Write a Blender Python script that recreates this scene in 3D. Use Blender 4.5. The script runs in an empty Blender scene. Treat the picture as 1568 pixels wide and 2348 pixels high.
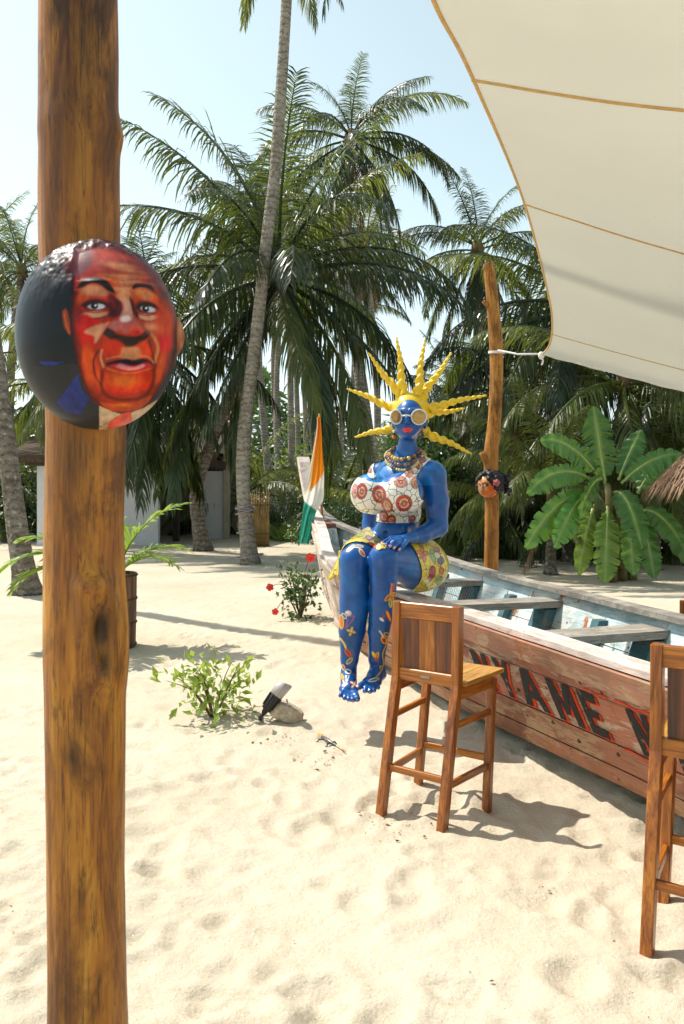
import bpy, math, random
import numpy as np
from mathutils import Vector, Matrix

random.seed(7)
RNG = np.random.default_rng(11)
SC = bpy.context.scene
COL = SC.collection

# ------------------------------------------------------------------ camera, sky, sun, exposure
EYE = 1.6
FPX, CXP, HZP = 1825.0, 784.0, 1120.0          # focal length / principal column / horizon row on a 1568 x 2347 sheet
cam_data = bpy.data.cameras.new('camera')
cam = bpy.data.objects.new('camera', cam_data)
COL.objects.link(cam)
cam.location = (0, 0, EYE)
cam.rotation_euler = (math.radians(90), 0, 0)
cam_data.sensor_fit = 'VERTICAL'
cam_data.sensor_height = 36.0
cam_data.lens = FPX / 2347.0 * 36.0
cam_data.shift_y = -(1173.5 - HZP) / 2347.0
cam_data.clip_start = 0.05
cam_data.clip_end = 2000
cam_data.dof.use_dof = True
cam_data.dof.focus_distance = 5.2
cam_data.dof.aperture_fstop = 8.0
SC.camera = cam

SUN_EL = math.radians(57.0)
SHAD = np.array([0.872, -0.49])                 # direction in which shadows fall on the ground
world = bpy.data.worlds.new('World')
SC.world = world
world.use_nodes = True
wt = world.node_tree
sky = wt.nodes.new('ShaderNodeTexSky')
sky.sky_type = 'NISHITA'
sky.sun_disc = False
sky.sun_elevation = SUN_EL
sky.sun_rotation = math.atan2(-SHAD[0], -SHAD[1])
sky.air_density = 1.0
sky.dust_density = 1.2
sky.ozone_density = 2.0
hs = wt.nodes.new('ShaderNodeHueSaturation')
hs.inputs['Hue'].default_value = 0.445
hs.inputs['Saturation'].default_value = 0.50
hs.inputs['Value'].default_value = 1.68
wt.links.new(sky.outputs[0], hs.inputs['Color'])
wt.links.new(hs.outputs[0], wt.nodes['Background'].inputs[0])
wt.nodes['Background'].inputs[1].default_value = 0.105

sun_data = bpy.data.lights.new('sun', 'SUN')
sun_data.energy = 5.0
sun_data.angle = math.radians(0.53)
sun_data.color = (1.0, 0.94, 0.84)
sun = bpy.data.objects.new('sun', sun_data)
COL.objects.link(sun)
sdir = Vector((SHAD[0] * math.cos(SUN_EL), SHAD[1] * math.cos(SUN_EL), -math.sin(SUN_EL)))
sun.rotation_euler = sdir.to_track_quat('-Z', 'Y').to_euler()
sun.location = (-8, 6, 14)

SC.view_settings.view_transform = 'Standard'
SC.view_settings.look = 'None'
SC.view_settings.gamma = 1.0
SC.view_settings.use_curve_mapping = False
SC.view_settings.exposure = 0.28
SC.cycles.use_denoising = True
SC.cycles.use_adaptive_sampling = True
SC.cycles.adaptive_threshold = 0.025
SC.cycles.max_bounces = 6
SC.cycles.diffuse_bounces = 3
SC.cycles.glossy_bounces = 3
SC.cycles.transparent_max_bounces = 12
SC.cycles.sample_clamp_indirect = 6.0

# ------------------------------------------------------------------ helpers
def at(px, py, d):
    return np.array([(px - CXP) / FPX * d, d, EYE - (py - HZP) / FPX * d])

def gnd(px, py):
    d = FPX * EYE / (py - HZP)
    return np.array([(px - CXP) / FPX * d, d, 0.0])

def proj(P):
    P = np.asarray(P, float)
    d = np.maximum(P[:, 1], 0.05)
    return np.stack([CXP + FPX * P[:, 0] / d, HZP - FPX * (P[:, 2] - EYE) / d], 1)

def unit(v):
    v = np.asarray(v, float)
    return v / (np.linalg.norm(v) + 1e-12)

def tag(o, label=None, cat=None, group=None, kind=None):
    if label: o['label'] = label
    if cat: o['category'] = cat
    if group: o['group'] = group
    if kind: o['kind'] = kind
    return o

ORIG = {}
ORD = 'first second third fourth fifth sixth seventh eighth ninth tenth eleventh twelfth thirteenth fourteenth fifteenth sixteenth seventeenth eighteenth nineteenth twentieth twenty-first twenty-second twenty-third twenty-fourth twenty-fifth twenty-sixth'.split()

def mesh_data(name, V, F, mat, smooth=True, col=None):
    V = np.asarray(V, np.float32)
    me = bpy.data.meshes.new(name)
    if isinstance(F, np.ndarray):
        nf, k = F.shape
        me.vertices.add(len(V)); me.vertices.foreach_set('co', V.ravel())
        me.loops.add(nf * k); me.loops.foreach_set('vertex_index', F.astype(np.int32).ravel())
        me.polygons.add(nf)
        me.polygons.foreach_set('loop_start', np.arange(0, nf * k, k, dtype=np.int32))
        me.polygons.foreach_set('loop_total', np.full(nf, k, np.int32))
        me.update(calc_edges=True)
    else:
        me.from_pydata([tuple(map(float, v)) for v in V], [], [tuple(int(i) for i in f) for f in F])
        me.update()
    if smooth:
        me.polygons.foreach_set('use_smooth', np.ones(len(me.polygons), bool))
    if col is not None:
        c = np.ones((len(V), 4), np.float32); c[:, :3] = col
        a = me.color_attributes.new('paint', 'FLOAT_COLOR', 'POINT')
        a.data.foreach_set('color', c.ravel())
    for m in (mat if isinstance(mat, (list, tuple)) else [mat]):
        if m: me.materials.append(m)
    me.validate()
    return me

def link(name, me, parent=None, loc=(0, 0, 0), rot=(0, 0, 0), scale=(1, 1, 1)):
    o = bpy.data.objects.new(name, me)
    COL.objects.link(o)
    if parent is not None: o.parent = parent
    o.location = [float(x) for x in loc]; o.rotation_euler = rot; o.scale = scale
    return o

def thing(name, label, cat, loc=(0, 0, 0), rotz=0.0, group=None):
    o = link(name, None, None, loc, (0, 0, rotz))
    ORIG[o.name] = np.array(loc, float)
    return tag(o, label, cat, group)

def part(name, V, F, mat, parent, smooth=True, col=None, kind=None, label=None):
    """a mesh given in world coordinates, hung under a thing or part whose origin is known"""
    og = ORIG.get(parent.name, np.zeros(3)) if parent is not None else np.zeros(3)
    o = link(name, mesh_data(name, np.asarray(V, float) - og, F, mat, smooth, col), parent)
    ORIG[o.name] = og
    return tag(o, label, None, None, kind)

def copy_tree(o, parent=None):
    c = o.copy(); COL.objects.link(c); c.parent = parent
    for ch in list(o.children): copy_tree(ch, c)
    return c

class MB:
    """collects simple shapes into one mesh"""
    def __init__(s): s.V = []; s.F = []; s.n = 0
    def add(s, V, F):
        s.V.extend([tuple(v) for v in V]); s.F.extend([tuple(i + s.n for i in f) for f in F]); s.n += len(V)
    def box(s, c, size, R=None, bev=0.0):
        hx, hy, hz = [x / 2 for x in size]
        b = bev
        V = []
        if b > 0:
            for sz in (-1, 1):
                for (x, y, z) in ((hx - b, hy - b, hz), (hx, hy, hz - b)):
                    pass
        V = [(sx * hx, sy * hy, sz * hz) for sz in (-1, 1) for sy in (-1, 1) for sx in (-1, 1)]
        F = [(0, 2, 3, 1), (4, 5, 7, 6), (0, 1, 5, 4), (2, 6, 7, 3), (0, 4, 6, 2), (1, 3, 7, 5)]
        V = np.array(V)
        if R is not None: V = V @ np.asarray(R).T
        s.add(V + np.asarray(c, float), F)
    def beam(s, a, b, w, h, up=(0, 0, 1), bev=0.12):
        """a bar from a to b with chamfered section w (sideways) x h (up)"""
        a = np.asarray(a, float); b = np.asarray(b, float)
        t = unit(b - a); side = unit(np.cross(t, up)); u = np.cross(side, t)
        c = min(w, h) * bev
        prof = [(-w/2 + c, -h/2), (w/2 - c, -h/2), (w/2, -h/2 + c), (w/2, h/2 - c), (w/2 - c, h/2), (-w/2 + c, h/2), (-w/2, h/2 - c), (-w/2, -h/2 + c)]
        V = [p + side * x + u * y for p in (a, b) for x, y in prof]
        F = [(i, i + 8, (i + 1) % 8 + 8, (i + 1) % 8) for i in range(8)] + [tuple(range(8)), tuple(range(15, 7, -1))]
        s.add(V, F)
    def tube(s, P, R, seg=8, cap=True):
        V, F = tube_arrays(P, R, seg, cap)
        s.add(V, F)
    def build(s, name, mat, parent, smooth=False, **k):
        return part(name, s.V, s.F, mat, parent, smooth, **k)

def frames(P):
    P = np.asarray(P, float)
    T = np.gradient(P, axis=0)
    T /= np.linalg.norm(T, axis=1)[:, None] + 1e-12
    ref = np.array([0, 0, 1.0]) if abs(T[0][2]) < 0.9 else np.array([1.0, 0, 0])
    A = []; a = unit(np.cross(T[0], ref))
    for t in T:
        a = unit(a - t * np.dot(a, t)); A.append(a)
    A = np.array(A)
    return T, A, np.cross(T, A)

def tube_arrays(P, R, seg=8, cap=True):
    P = np.asarray(P, float); n = len(P)
    R = np.broadcast_to(np.asarray(R, float), (n,))
    T, A, B = frames(P)
    th = np.linspace(0, 2 * np.pi, seg, endpoint=False)
    V = (P[:, None, :] + R[:, None, None] * (np.cos(th)[None, :, None] * A[:, None, :] + np.sin(th)[None, :, None] * B[:, None, :])).reshape(-1, 3)
    F = [(i * seg + j, i * seg + (j + 1) % seg, (i + 1) * seg + (j + 1) % seg, (i + 1) * seg + j) for i in range(n - 1) for j in range(seg)]
    if cap: F += [tuple(range(seg - 1, -1, -1)), tuple(range((n - 1) * seg, n * seg))]
    return V, F

def spline(P, n):
    P = np.asarray(P, float)
    t = np.arange(len(P)); q = np.linspace(0, len(P) - 1, n)
    out = np.zeros((n, P.shape[1]))
    m = np.gradient(P, axis=0)
    i = np.clip(q.astype(int), 0, len(P) - 2); f = (q - i)[:, None]
    return ((2*f**3 - 3*f**2 + 1) * P[i] + (f**3 - 2*f**2 + f) * m[i] + (-2*f**3 + 3*f**2) * P[i+1] + (f**3 - f**2) * m[i+1])

def sphere_arrays(c, r, nu=12, nv=8):
    r = np.broadcast_to(np.asarray(r, float), (3,))
    V = [(0, 0, 1)]
    for i in range(1, nv):
        a = math.pi * i / nv
        for j in range(nu):
            b = 2 * math.pi * j / nu
            V.append((math.sin(a) * math.cos(b), math.sin(a) * math.sin(b), math.cos(a)))
    V.append((0, 0, -1))
    F = [(0, 1 + j, 1 + (j + 1) % nu) for j in range(nu)]
    for i in range(nv - 2):
        for j in range(nu):
            a = 1 + i * nu
            F.append((a + j, a + nu + j, a + nu + (j + 1) % nu, a + (j + 1) % nu))
    a = 1 + (nv - 2) * nu
    F += [(a + j, len(V) - 1, a + (j + 1) % nu) for j in range(nu)]
    return np.array(V) * r + np.asarray(c, float), F

# value noise on numpy arrays (2-D / 3-D), smooth
def _hash(*k):
    h = np.zeros_like(k[0], dtype=np.uint64)
    for a, m in zip(k, (374761393, 668265263, 2147483647, 1274126177)):
        h = h + (a.astype(np.int64).astype(np.uint64) * np.uint64(m))
    h = (h ^ (h >> np.uint64(13))) * np.uint64(1274126177)
    h = h ^ (h >> np.uint64(16))
    return (h & np.uint64(0xFFFF)).astype(np.float64) / 65535.0

def vnoise(P, seed=0):
    P = np.asarray(P, float); D = P.shape[1]
    I = np.floor(P); f = P - I; f = f * f * (3 - 2 * f)
    out = np.zeros(len(P))
    for c in range(2 ** D):
        w = np.ones(len(P)); k = []
        for a in range(D):
            b = (c >> a) & 1
            w *= f[:, a] if b else 1 - f[:, a]
            k.append(I[:, a] + b + 1000)
        k.append(np.full(len(P), seed + 17.0))
        out += w * _hash(*k)
    return out * 2 - 1

def fnoise(P, octv=4, seed=0):
    a = 1.0; s = np.zeros(len(P)); P = np.asarray(P, float)
    for o in range(octv):
        s += a * vnoise(P * 2 ** o, seed + o); a *= 0.5
    return s

# ------------------------------------------------------------------ materials
class NT:
    def __init__(s, name):
        s.m = bpy.data.materials.new(name); s.m.use_nodes = True
        s.t = s.m.node_tree; s.b = s.t.nodes['Principled BSDF']
        s.out = s.t.nodes['Material Output']
    def set(s, sock, v):
        if isinstance(v, bpy.types.NodeSocket): s.t.links.new(v, sock)
        elif v is not None:
            if hasattr(sock, 'default_value'):
                try:
                    if len(sock.default_value) == 4 and len(v) == 3: v = (*v, 1)
                except TypeError: pass
                sock.default_value = v
    def n(s, ty, ins=None, **kw):
        nd = s.t.nodes.new(ty)
        for k, v in kw.items(): setattr(nd, k, v)
        for k, v in (ins or {}).items(): s.set(nd.inputs[k], v)
        return nd
    def co(s, scale=(1, 1, 1), kind='Object', rnd=0.0):
        c = s.n('ShaderNodeTexCoord').outputs[kind]
        mp = s.n('ShaderNodeMapping', {'Vector': c, 'Scale': scale})
        if rnd:
            oi = s.n('ShaderNodeObjectInfo').outputs['Random']
            mul = s.math('MULTIPLY', oi, rnd)
            s.set(mp.inputs['Location'], s.n('ShaderNodeCombineXYZ', {0: mul, 1: mul, 2: mul}).outputs[0])
        return mp.outputs[0]
    def noise(s, v, sc, det=4, ro=0.55, dist=0.0):
        return s.n('ShaderNodeTexNoise', {'Vector': v, 'Scale': sc, 'Detail': det, 'Roughness': ro, 'Distortion': dist}).outputs[0]
    def vor(s, v, sc, feature='F1', out='Distance', rnd=1.0):
        return s.n('ShaderNodeTexVoronoi', {'Vector': v, 'Scale': sc, 'Randomness': rnd}, feature=feature).outputs[out]
    def ramp(s, f, stops, interp='LINEAR'):
        r = s.n('ShaderNodeValToRGB', {'Fac': f}); e = r.color_ramp.elements; r.color_ramp.interpolation = interp
        while len(e) < len(stops): e.new(0.5)
        for i, (p, c) in enumerate(stops):
            e[i].position = p
            e[i].color = (*c, 1) if hasattr(c, '__len__') else (c, c, c, 1)
        return r.outputs[0]
    def mix(s, f, a, b, mode='MIX'):
        m = s.n('ShaderNodeMix', data_type='RGBA', blend_type=mode)
        s.set(m.inputs[0], f); s.set(m.inputs[6], a); s.set(m.inputs[7], b)
        return m.outputs[2]
    def math(s, op, a, b=None):
        m = s.n('ShaderNodeMath', operation=op); s.set(m.inputs[0], a)
        if b is not None: s.set(m.inputs[1], b)
        return m.outputs[0]
    def bump(s, h, strength=0.3, dist=0.01, nrm=None):
        b = s.n('ShaderNodeBump', {'Height': h, 'Strength': strength, 'Distance': dist})
        if nrm is not None: s.set(b.inputs['Normal'], nrm)
        return b.outputs[0]
    def fin(s, color=None, rough=0.6, normal=None, spec=0.5, metal=0.0, coat=0.0, coat_r=0.1, sheen=0.0):
        s.set(s.b.inputs['Base Color'], color); s.set(s.b.inputs['Roughness'], rough)
        if normal is not None: s.set(s.b.inputs['Normal'], normal)
        s.set(s.b.inputs['Specular IOR Level'], spec); s.set(s.b.inputs['Metallic'], metal)
        s.set(s.b.inputs['Coat Weight'], coat); s.set(s.b.inputs['Coat Roughness'], coat_r)
        return s.m
    def translucent(s, color, fac):
        """part of the light goes through (leaf, cloth)"""
        tr = s.n('ShaderNodeBsdfTranslucent', {'Color': color})
        mx = s.n('ShaderNodeMixShader', {0: fac, 1: s.b.outputs[0], 2: tr.outputs[0]})
        s.t.links.new(mx.outputs[0], s.out.inputs['Surface'])
        return s.m

def m_plain(name, c, rough=0.6, var=0.25, sc=8, bump=0.0, coat=0.0, metal=0.0, spec=0.5):
    t = NT(name); v = t.co()
    f = t.noise(v, sc, 5, 0.6)
    col = t.mix(t.ramp(f, [(0.3, 0.0), (0.7, 1.0)]), tuple(x * (1 - var) for x in c), tuple(min(1, x * (1 + var)) for x in c))
    nrm = t.bump(t.noise(v, sc * 6, 4), bump, 0.004) if bump else None
    return t.fin(col, rough, nrm, spec, metal, coat)

def m_paint(name, rough=0.4, coat=0.3, bump=0.1, sc=40, spec=0.5, extra=0.12):
    """colours brushed on in the 'paint' attribute"""
    t = NT(name)
    c = t.n('ShaderNodeVertexColor', layer_name='paint').outputs[0]
    v = t.co()
    f = t.noise(v, 14, 5, 0.65)
    c2 = t.mix(extra, c, t.ramp(f, [(0.3, (0.0, 0.0, 0.0)), (0.7, (1, 1, 1))]), 'OVERLAY')
    return t.fin(c2, rough, t.bump(t.noise(v, sc, 4), bump, 0.003), spec, 0, coat, 0.12)

def m_sand():
    t = NT('sand')
    v = t.co(kind='Object')
    big = t.noise(v, 0.55, 4, 0.6)
    c = t.mix(t.ramp(big, [(0.35, 0.0), (0.68, 1.0)]), (0.49, 0.425, 0.318), (0.60, 0.54, 0.43))
    med = t.noise(v, 9.0, 5, 0.65)
    c = t.mix(t.ramp(med, [(0.42, 0.0), (0.75, 0.35)]), c, (0.46, 0.38, 0.265))
    fine = t.noise(v, 420, 2, 0.7)
    c = t.mix(t.ramp(fine, [(0.36, 0.55), (0.5, 0.0)]), c, (0.34, 0.26, 0.17))
    c = t.mix(t.ramp(fine, [(0.56, 0.0), (0.68, 0.6)]), c, (0.76, 0.71, 0.60))
    sp = t.vor(v, 60); spc = t.vor(v, 60, out='Color')
    sel = t.n('ShaderNodeSeparateColor', {0: spc}).outputs[0]
    m1 = t.math('MULTIPLY', t.ramp(sp, [(0.10, 1.0), (0.17, 0.0)]), t.ramp(sel, [(0.86, 0.0), (0.88, 1.0)]))
    c = t.mix(m1, c, (0.95, 0.93, 0.88))
    m2 = t.math('MULTIPLY', t.ramp(sp, [(0.10, 1.0), (0.16, 0.0)]), t.ramp(sel, [(0.045, 1.0), (0.05, 0.0)]))
    c = t.mix(m2, c, (0.16, 0.10, 0.05))
    b = t.bump(t.noise(v, 13, 6, 0.66), 0.5, 0.03)
    b = t.bump(t.noise(v, 38, 6, 0.68), 0.55, 0.014, b)
    b = t.bump(t.noise(v, 300, 3, 0.7), 0.30, 0.003, b)
    return t.fin(c, 0.95, b, 0.15)

def m_post(name, cs, scale=(7, 7, 0.9), coat=0.25, rough=0.45, attr=False):
    """barked, oiled pole: streaks along z, dark and ochre"""
    t = NT(name)
    v = t.co(scale)
    f = t.noise(v, 2.2, 8, 0.66, 0.7)
    c = t.ramp(f, [(0.30, cs[0]), (0.42, cs[1]), (0.53, cs[2]), (0.66, cs[3]), (0.78, cs[2])])
    v2 = t.co((1, 1, 0.42))
    g = t.noise(v2, 6.5, 7, 0.7, 0.5)
    c = t.mix(t.ramp(g, [(0.37, 0.9), (0.50, 0.0)]), c, tuple(x * 0.8 for x in cs[0]))
    big = t.noise(t.co((1, 1, 0.5)), 1.5, 3, 0.5)
    c = t.mix(t.ramp(big, [(0.40, 0.45), (0.58, 0.0)]), c, cs[1])
    v3 = t.co((34, 34, 2.0))
    h = t.noise(v3, 3.0, 6, 0.68)
    c = t.mix(t.ramp(h, [(0.36, 0.55), (0.48, 0.0)]), c, cs[0])
    cr = t.noise(t.co((24, 24, 0.8)), 2.4, 3, 0.5, 0.3)
    crack = t.ramp(cr, [(0.485, 0.0), (0.498, 1.0), (0.502, 1.0), (0.515, 0.0)])
    c = t.mix(t.math('MULTIPLY', crack, 0.65), c, tuple(x * 0.35 for x in cs[0]))
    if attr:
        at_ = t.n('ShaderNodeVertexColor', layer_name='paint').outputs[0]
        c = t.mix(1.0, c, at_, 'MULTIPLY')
    b = t.bump(h, 0.35, 0.006)
    b = t.bump(g, 0.35, 0.02, b)
    b = t.bump(crack, -0.3, 0.004, b)
    return t.fin(c, t.ramp(g, [(0.3, rough + 0.2), (0.7, rough)]), b, 0.35, 0, coat, 0.3)

def m_wood(name, c1, c2, c3, axis=2, sc=1.0, rough=0.38, coat=0.25, bump=0.08):
    t = NT(name)
    s3 = [14 * sc, 14 * sc, 14 * sc]; s3[axis] = 1.1 * sc
    v = t.co(tuple(s3), rnd=9.0)
    f = t.noise(v, 1.6, 8, 0.62, 1.4)
    c = t.ramp(f, [(0.30, c1), (0.5, c2), (0.68, c3)])
    s4 = [90 * sc, 90 * sc, 90 * sc]; s4[axis] = 3.5 * sc
    g = t.noise(t.co(tuple(s4), rnd=5.0), 1.5, 4, 0.6)
    c = t.mix(t.ramp(g, [(0.35, 0.55), (0.55, 0.0)]), c, tuple(x * 0.45 for x in c1))
    return t.fin(c, rough, t.bump(g, bump, 0.002), 0.5, 0, coat, 0.18)

def m_weathered(name, base, worn, dark, rust=0.35, turn=0.0, peel=0.5, sc=1.0):
    """old paint on planks: scuffs, bare wood, rust runs"""
    t = NT(name)
    rot = math.atan2(0.959, -0.283) + turn
    c0 = t.n('ShaderNodeTexCoord').outputs['Object']
    def along(sx, syz):                                # x runs along the boat
        r_ = t.n('ShaderNodeMapping', {'Vector': c0, 'Rotation': (0, 0, -rot)}).outputs[0]
        return t.n('ShaderNodeMapping', {'Vector': r_, 'Scale': (sx, syz, syz)}).outputs[0]
    v = t.co()
    f = t.noise(v, 1.7 * sc, 7, 0.68, 0.6)
    c = t.ramp(f, [(0.25, tuple(x * 0.55 for x in base)), (0.45, base), (0.62, tuple(min(1, x * 1.25) for x in base)), (0.8, tuple(x * 0.8 for x in base))])
    g = t.noise(along(1.0, 3.0), 2.6 * sc, 12, 0.74, 0.6)
    lo = 0.66 - 0.22 * peel
    c = t.mix(t.ramp(g, [(lo, 0.0), (lo + 0.02, 0.95)]), c, worn)
    h = t.noise(along(1.0, 4.0), 3.4 * sc, 12, 0.76, 1.0)
    c = t.mix(t.ramp(h, [(0.33, 0.92), (0.385, 0.0)]), c, dark)
    gr = t.noise(along(2.0, 60.0), 1.6, 5, 0.7, 0.3)
    c = t.mix(t.ramp(gr, [(0.34, 0.6), (0.48, 0.0)]), c, dark)
    st = t.noise(v, 0.9 * sc, 4, 0.6)
    c = t.mix(t.ramp(st, [(0.36, 0.5), (0.5, 0.0)]), c, tuple(x * 0.6 + 0.03 for x in dark))
    if rust:
        r = t.noise(t.co((1, 1, 0.22)), 6.5, 6, 0.66, 0.4)
        c = t.mix(t.ramp(r, [(0.60, 0.0), (0.66, rust), (0.8, rust)]), c, (0.36, 0.105, 0.02))
    d = t.vor(v, 7.0 * sc); c = t.mix(t.ramp(d, [(0.055, 0.9), (0.10, 0.0)]), c, tuple(x * 0.5 for x in dark))
    b = t.bump(gr, 0.45, 0.004); b = t.bump(g, 0.6, 0.005, b); b = t.bump(h, 0.4, 0.006, b)
    return t.fin(c, 0.75, b, 0.25)

def m_leaf(name, c, tr, fac=0.35, rough=0.38, var=0.5, sc=6.0, spec=0.5):
    t = NT(name)
    oi = t.n('ShaderNodeObjectInfo').outputs['Random']
    v = t.co(rnd=4.0)
    f = t.noise(v, sc, 4, 0.6)
    f = t.math('ADD', t.math('MULTIPLY', f, 0.7), t.math('MULTIPLY', oi, 0.3))
    col = t.mix(t.ramp(f, [(0.25, 0.0), (0.75, 1.0)]), tuple(x * (1 - var) for x in c), (c[0] * (1 + var) * 1.15, c[1] * (1 + var), c[2] * (1 + var)))
    trc = t.mix(t.ramp(f, [(0.25, 0.0), (0.75, 1.0)]), tuple(x * 0.75 for x in tr), tr)
    t.fin(col, rough, None, spec)
    return t.translucent(trc, fac)

M = {}
M['sand'] = m_sand()
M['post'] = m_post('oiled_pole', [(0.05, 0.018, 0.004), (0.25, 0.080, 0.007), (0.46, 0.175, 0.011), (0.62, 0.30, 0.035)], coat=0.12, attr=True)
M['post2'] = m_post('pale_pole', [(0.08, 0.032, 0.008), (0.27, 0.10, 0.014), (0.44, 0.18, 0.022), (0.55, 0.28, 0.06)], scale=(9, 9, 1.2), coat=0.05, rough=0.6)
M['teak'] = m_wood('teak', (0.13, 0.030, 0.003), (0.33, 0.095, 0.006), (0.50, 0.175, 0.013))
M['teak_x'] = m_wood('teak_rail', (0.18, 0.042, 0.004), (0.40, 0.12, 0.008), (0.55, 0.20, 0.016), axis=0)
M['teak_dark'] = m_wood('teak_panel', (0.05, 0.011, 0.002), (0.16, 0.038, 0.005), (0.30, 0.09, 0.010), sc=0.7)
M['teak_y'] = m_wood('teak_seat', (0.34, 0.15, 0.025), (0.50, 0.25, 0.05), (0.62, 0.36, 0.10), axis=1)
M['hull'] = m_weathered('hull_pink', (0.36, 0.145, 0.09), (0.50, 0.37, 0.27), (0.085, 0.035, 0.02), rust=0.9, peel=0.58)
M['hull_lo'] = m_weathered('hull_low', (0.31, 0.135, 0.08), (0.42, 0.27, 0.16), (0.06, 0.028, 0.018), rust=0.7, peel=0.65, sc=1.2)
M['hull_white'] = m_weathered('hull_white', (0.60, 0.50, 0.42), (0.46, 0.33, 0.22), (0.20, 0.11, 0.06), rust=0.8, peel=0.4)
M['rub'] = m_weathered('rub_rail', (0.42, 0.205, 0.135), (0.52, 0.35, 0.22), (0.16, 0.075, 0.035), rust=0.6, peel=0.55)
M['gunwale'] = m_weathered('gunwale_white', (0.62, 0.54, 0.49), (0.52, 0.38, 0.32), (0.24, 0.15, 0.11), rust=0.15, peel=0.5)
M['inner'] = m_weathered('inner_blue', (0.46, 0.56, 0.57), (0.66, 0.67, 0.62), (0.07, 0.07, 0.06), rust=1.0, peel=0.75)
M['rib'] = m_weathered('rib_teal', (0.065, 0.145, 0.165), (0.20, 0.23, 0.21), (0.03, 0.03, 0.028), rust=0.7, peel=0.35)
M['grey_wood'] = m_weathered('grey_plank', (0.24, 0.215, 0.185), (0.37, 0.345, 0.30), (0.06, 0.05, 0.042), rust=0.0, peel=0.6, sc=1.5, turn=math.pi / 2)
M['red_wood'] = m_weathered('red_plank', (0.26, 0.10, 0.075), (0.38, 0.22, 0.17), (0.08, 0.04, 0.03), rust=0.1, peel=0.4, turn=math.pi / 2)

# ------------------------------------------------------------------ sand
def grow(start, first, ratio, end):
    out = []; x = start; st = first
    while x < end:
        out.append(x); st *= ratio; x += st
    out.append(end)
    return out
xs = list(np.arange(-2.6, 2.6, 0.024))
right = grow(2.6, 0.024, 1.04, 120.0)
XS = np.array([-x for x in right][::-1] + xs[1:] + right)
ys = []; y = 0.5
while y < 70:
    ys.append(y); y += 0.019 * max(1.0, y / 2.6)
YS = np.array([-40, -25, -15, -9, -5, -3, -1.8, -1, -0.4, 0.1] + ys + [80, 95, 120, 160, 220, 320, 450])
GX, GY = np.meshgrid(XS, YS)
Q = np.stack([GX.ravel(), GY.ravel()], 1)
def base_h(Q):
    h = 0.016 * fnoise(Q * 0.45, 2, 3) + 0.0065 * fnoise(Q * np.array([3.4, 4.6]) + 5, 4, 9)
    return h
H = base_h(Q).reshape(GX.shape)
H += (0.0038 * fnoise(Q * 11.0, 4, 21)).reshape(GX.shape)
rs = np.random.RandomState(5)
for k in range(2300):
    fy = 1.4 + 10.5 * rs.rand() ** 1.35
    fx = (rs.rand() - 0.5) * (1.9 * fy + 2.0)
    a = rs.rand() * math.pi
    la, lb = rs.uniform(0.06, 0.16), rs.uniform(0.04, 0.085)
    dp = rs.uniform(0.005, 0.019) * (1.1 if fy < 4.5 else 0.85)
    r = 2.2 * la
    i0, i1 = np.searchsorted(YS, (fy - r, fy + r)); j0, j1 = np.searchsorted(XS, (fx - r, fx + r))
    if i1 <= i0 or j1 <= j0: continue
    dx = GX[i0:i1, j0:j1] - fx; dy = GY[i0:i1, j0:j1] - fy
    u = (dx * math.cos(a) + dy * math.sin(a)) / la; v = (-dx * math.sin(a) + dy * math.cos(a)) / lb
    q = np.sqrt(u * u + v * v)
    H[i0:i1, j0:j1] += dp * (-np.exp(-(q / 0.9) ** 6) + 0.42 * np.exp(-((q - 1.35) / 0.33) ** 2))
far = np.clip((GY - 14) / 12, 0, 1)
H = H * (1 - 0.6 * far)
def ground(x, y):
    i = int(np.clip(np.searchsorted(YS, y), 1, len(YS) - 1)); j = int(np.clip(np.searchsorted(XS, x), 1, len(XS) - 1))
    return float(H[i, j])
nx, ny = len(XS), len(YS)
idx = np.arange(nx * ny).reshape(ny, nx)
FQ = np.stack([idx[:-1, :-1].ravel(), idx[:-1, 1:].ravel(), idx[1:, 1:].ravel(), idx[1:, :-1].ravel()], 1)
sand = link('sand_ground', mesh_data('sand_ground', np.stack([GX.ravel(), GY.ravel(), H.ravel()], 1), FQ, M['sand']))
tag(sand, 'pale beach sand ground with soft footprints all over', 'ground', kind='structure')

# ------------------------------------------------------------------ fishing boat
BD = np.array([-0.283, 0.959]); BN = np.array([0.959, 0.283]); BB = 2.73 * BN
S_K = [0, 2, 3.3, 4, 5, 5.5, 6, 7, 7.5, 8, 8.6, 9.2, 9.6, 9.9, 10.15, 10.4, 10.7, 10.95]
WG = np.interp(S_K, [0, 2, 4, 5.5, 7, 7.5, 8, 9, 9.8, 10.4, 10.95], [0.42, 0.52, 0.60, 0.68, 0.71, 0.66, 0.57, 0.345, 0.18, 0.085, 0.03])
ZG = np.interp(S_K, [0, 6, 7, 8, 9, 9.8, 10.4, 10.95], [0.80, 0.80, 0.82, 0.90, 1.0, 1.11, 1.27, 1.56])
WBt = np.interp(S_K, [0, 3.3, 5, 7, 8, 8.6, 9.2, 9.6, 9.9, 10.95], [0.16, 0.22, 0.34, 0.36, 0.33, 0.25, 0.13, 0.06, 0.03, 0.02])
ZB = np.interp(S_K, [0, 2, 3.3, 5, 8, 8.6, 9.2, 9.6, 9.9, 10.15, 10.4, 10.7, 10.95], [0.16, 0.13, 0.105, 0.065, 0.02, 0.05, 0.11, 0.16, 0.25, 0.62, 0.86, 1.08, 1.30])
def bw(s, u, z):
    s = np.asarray(s, float)
    p = BB[None, :] + np.atleast_1d(s)[:, None] * BD + np.atleast_1d(u)[:, None] * BN
    return np.column_stack([p, np.broadcast_to(z, (len(p),))])
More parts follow.
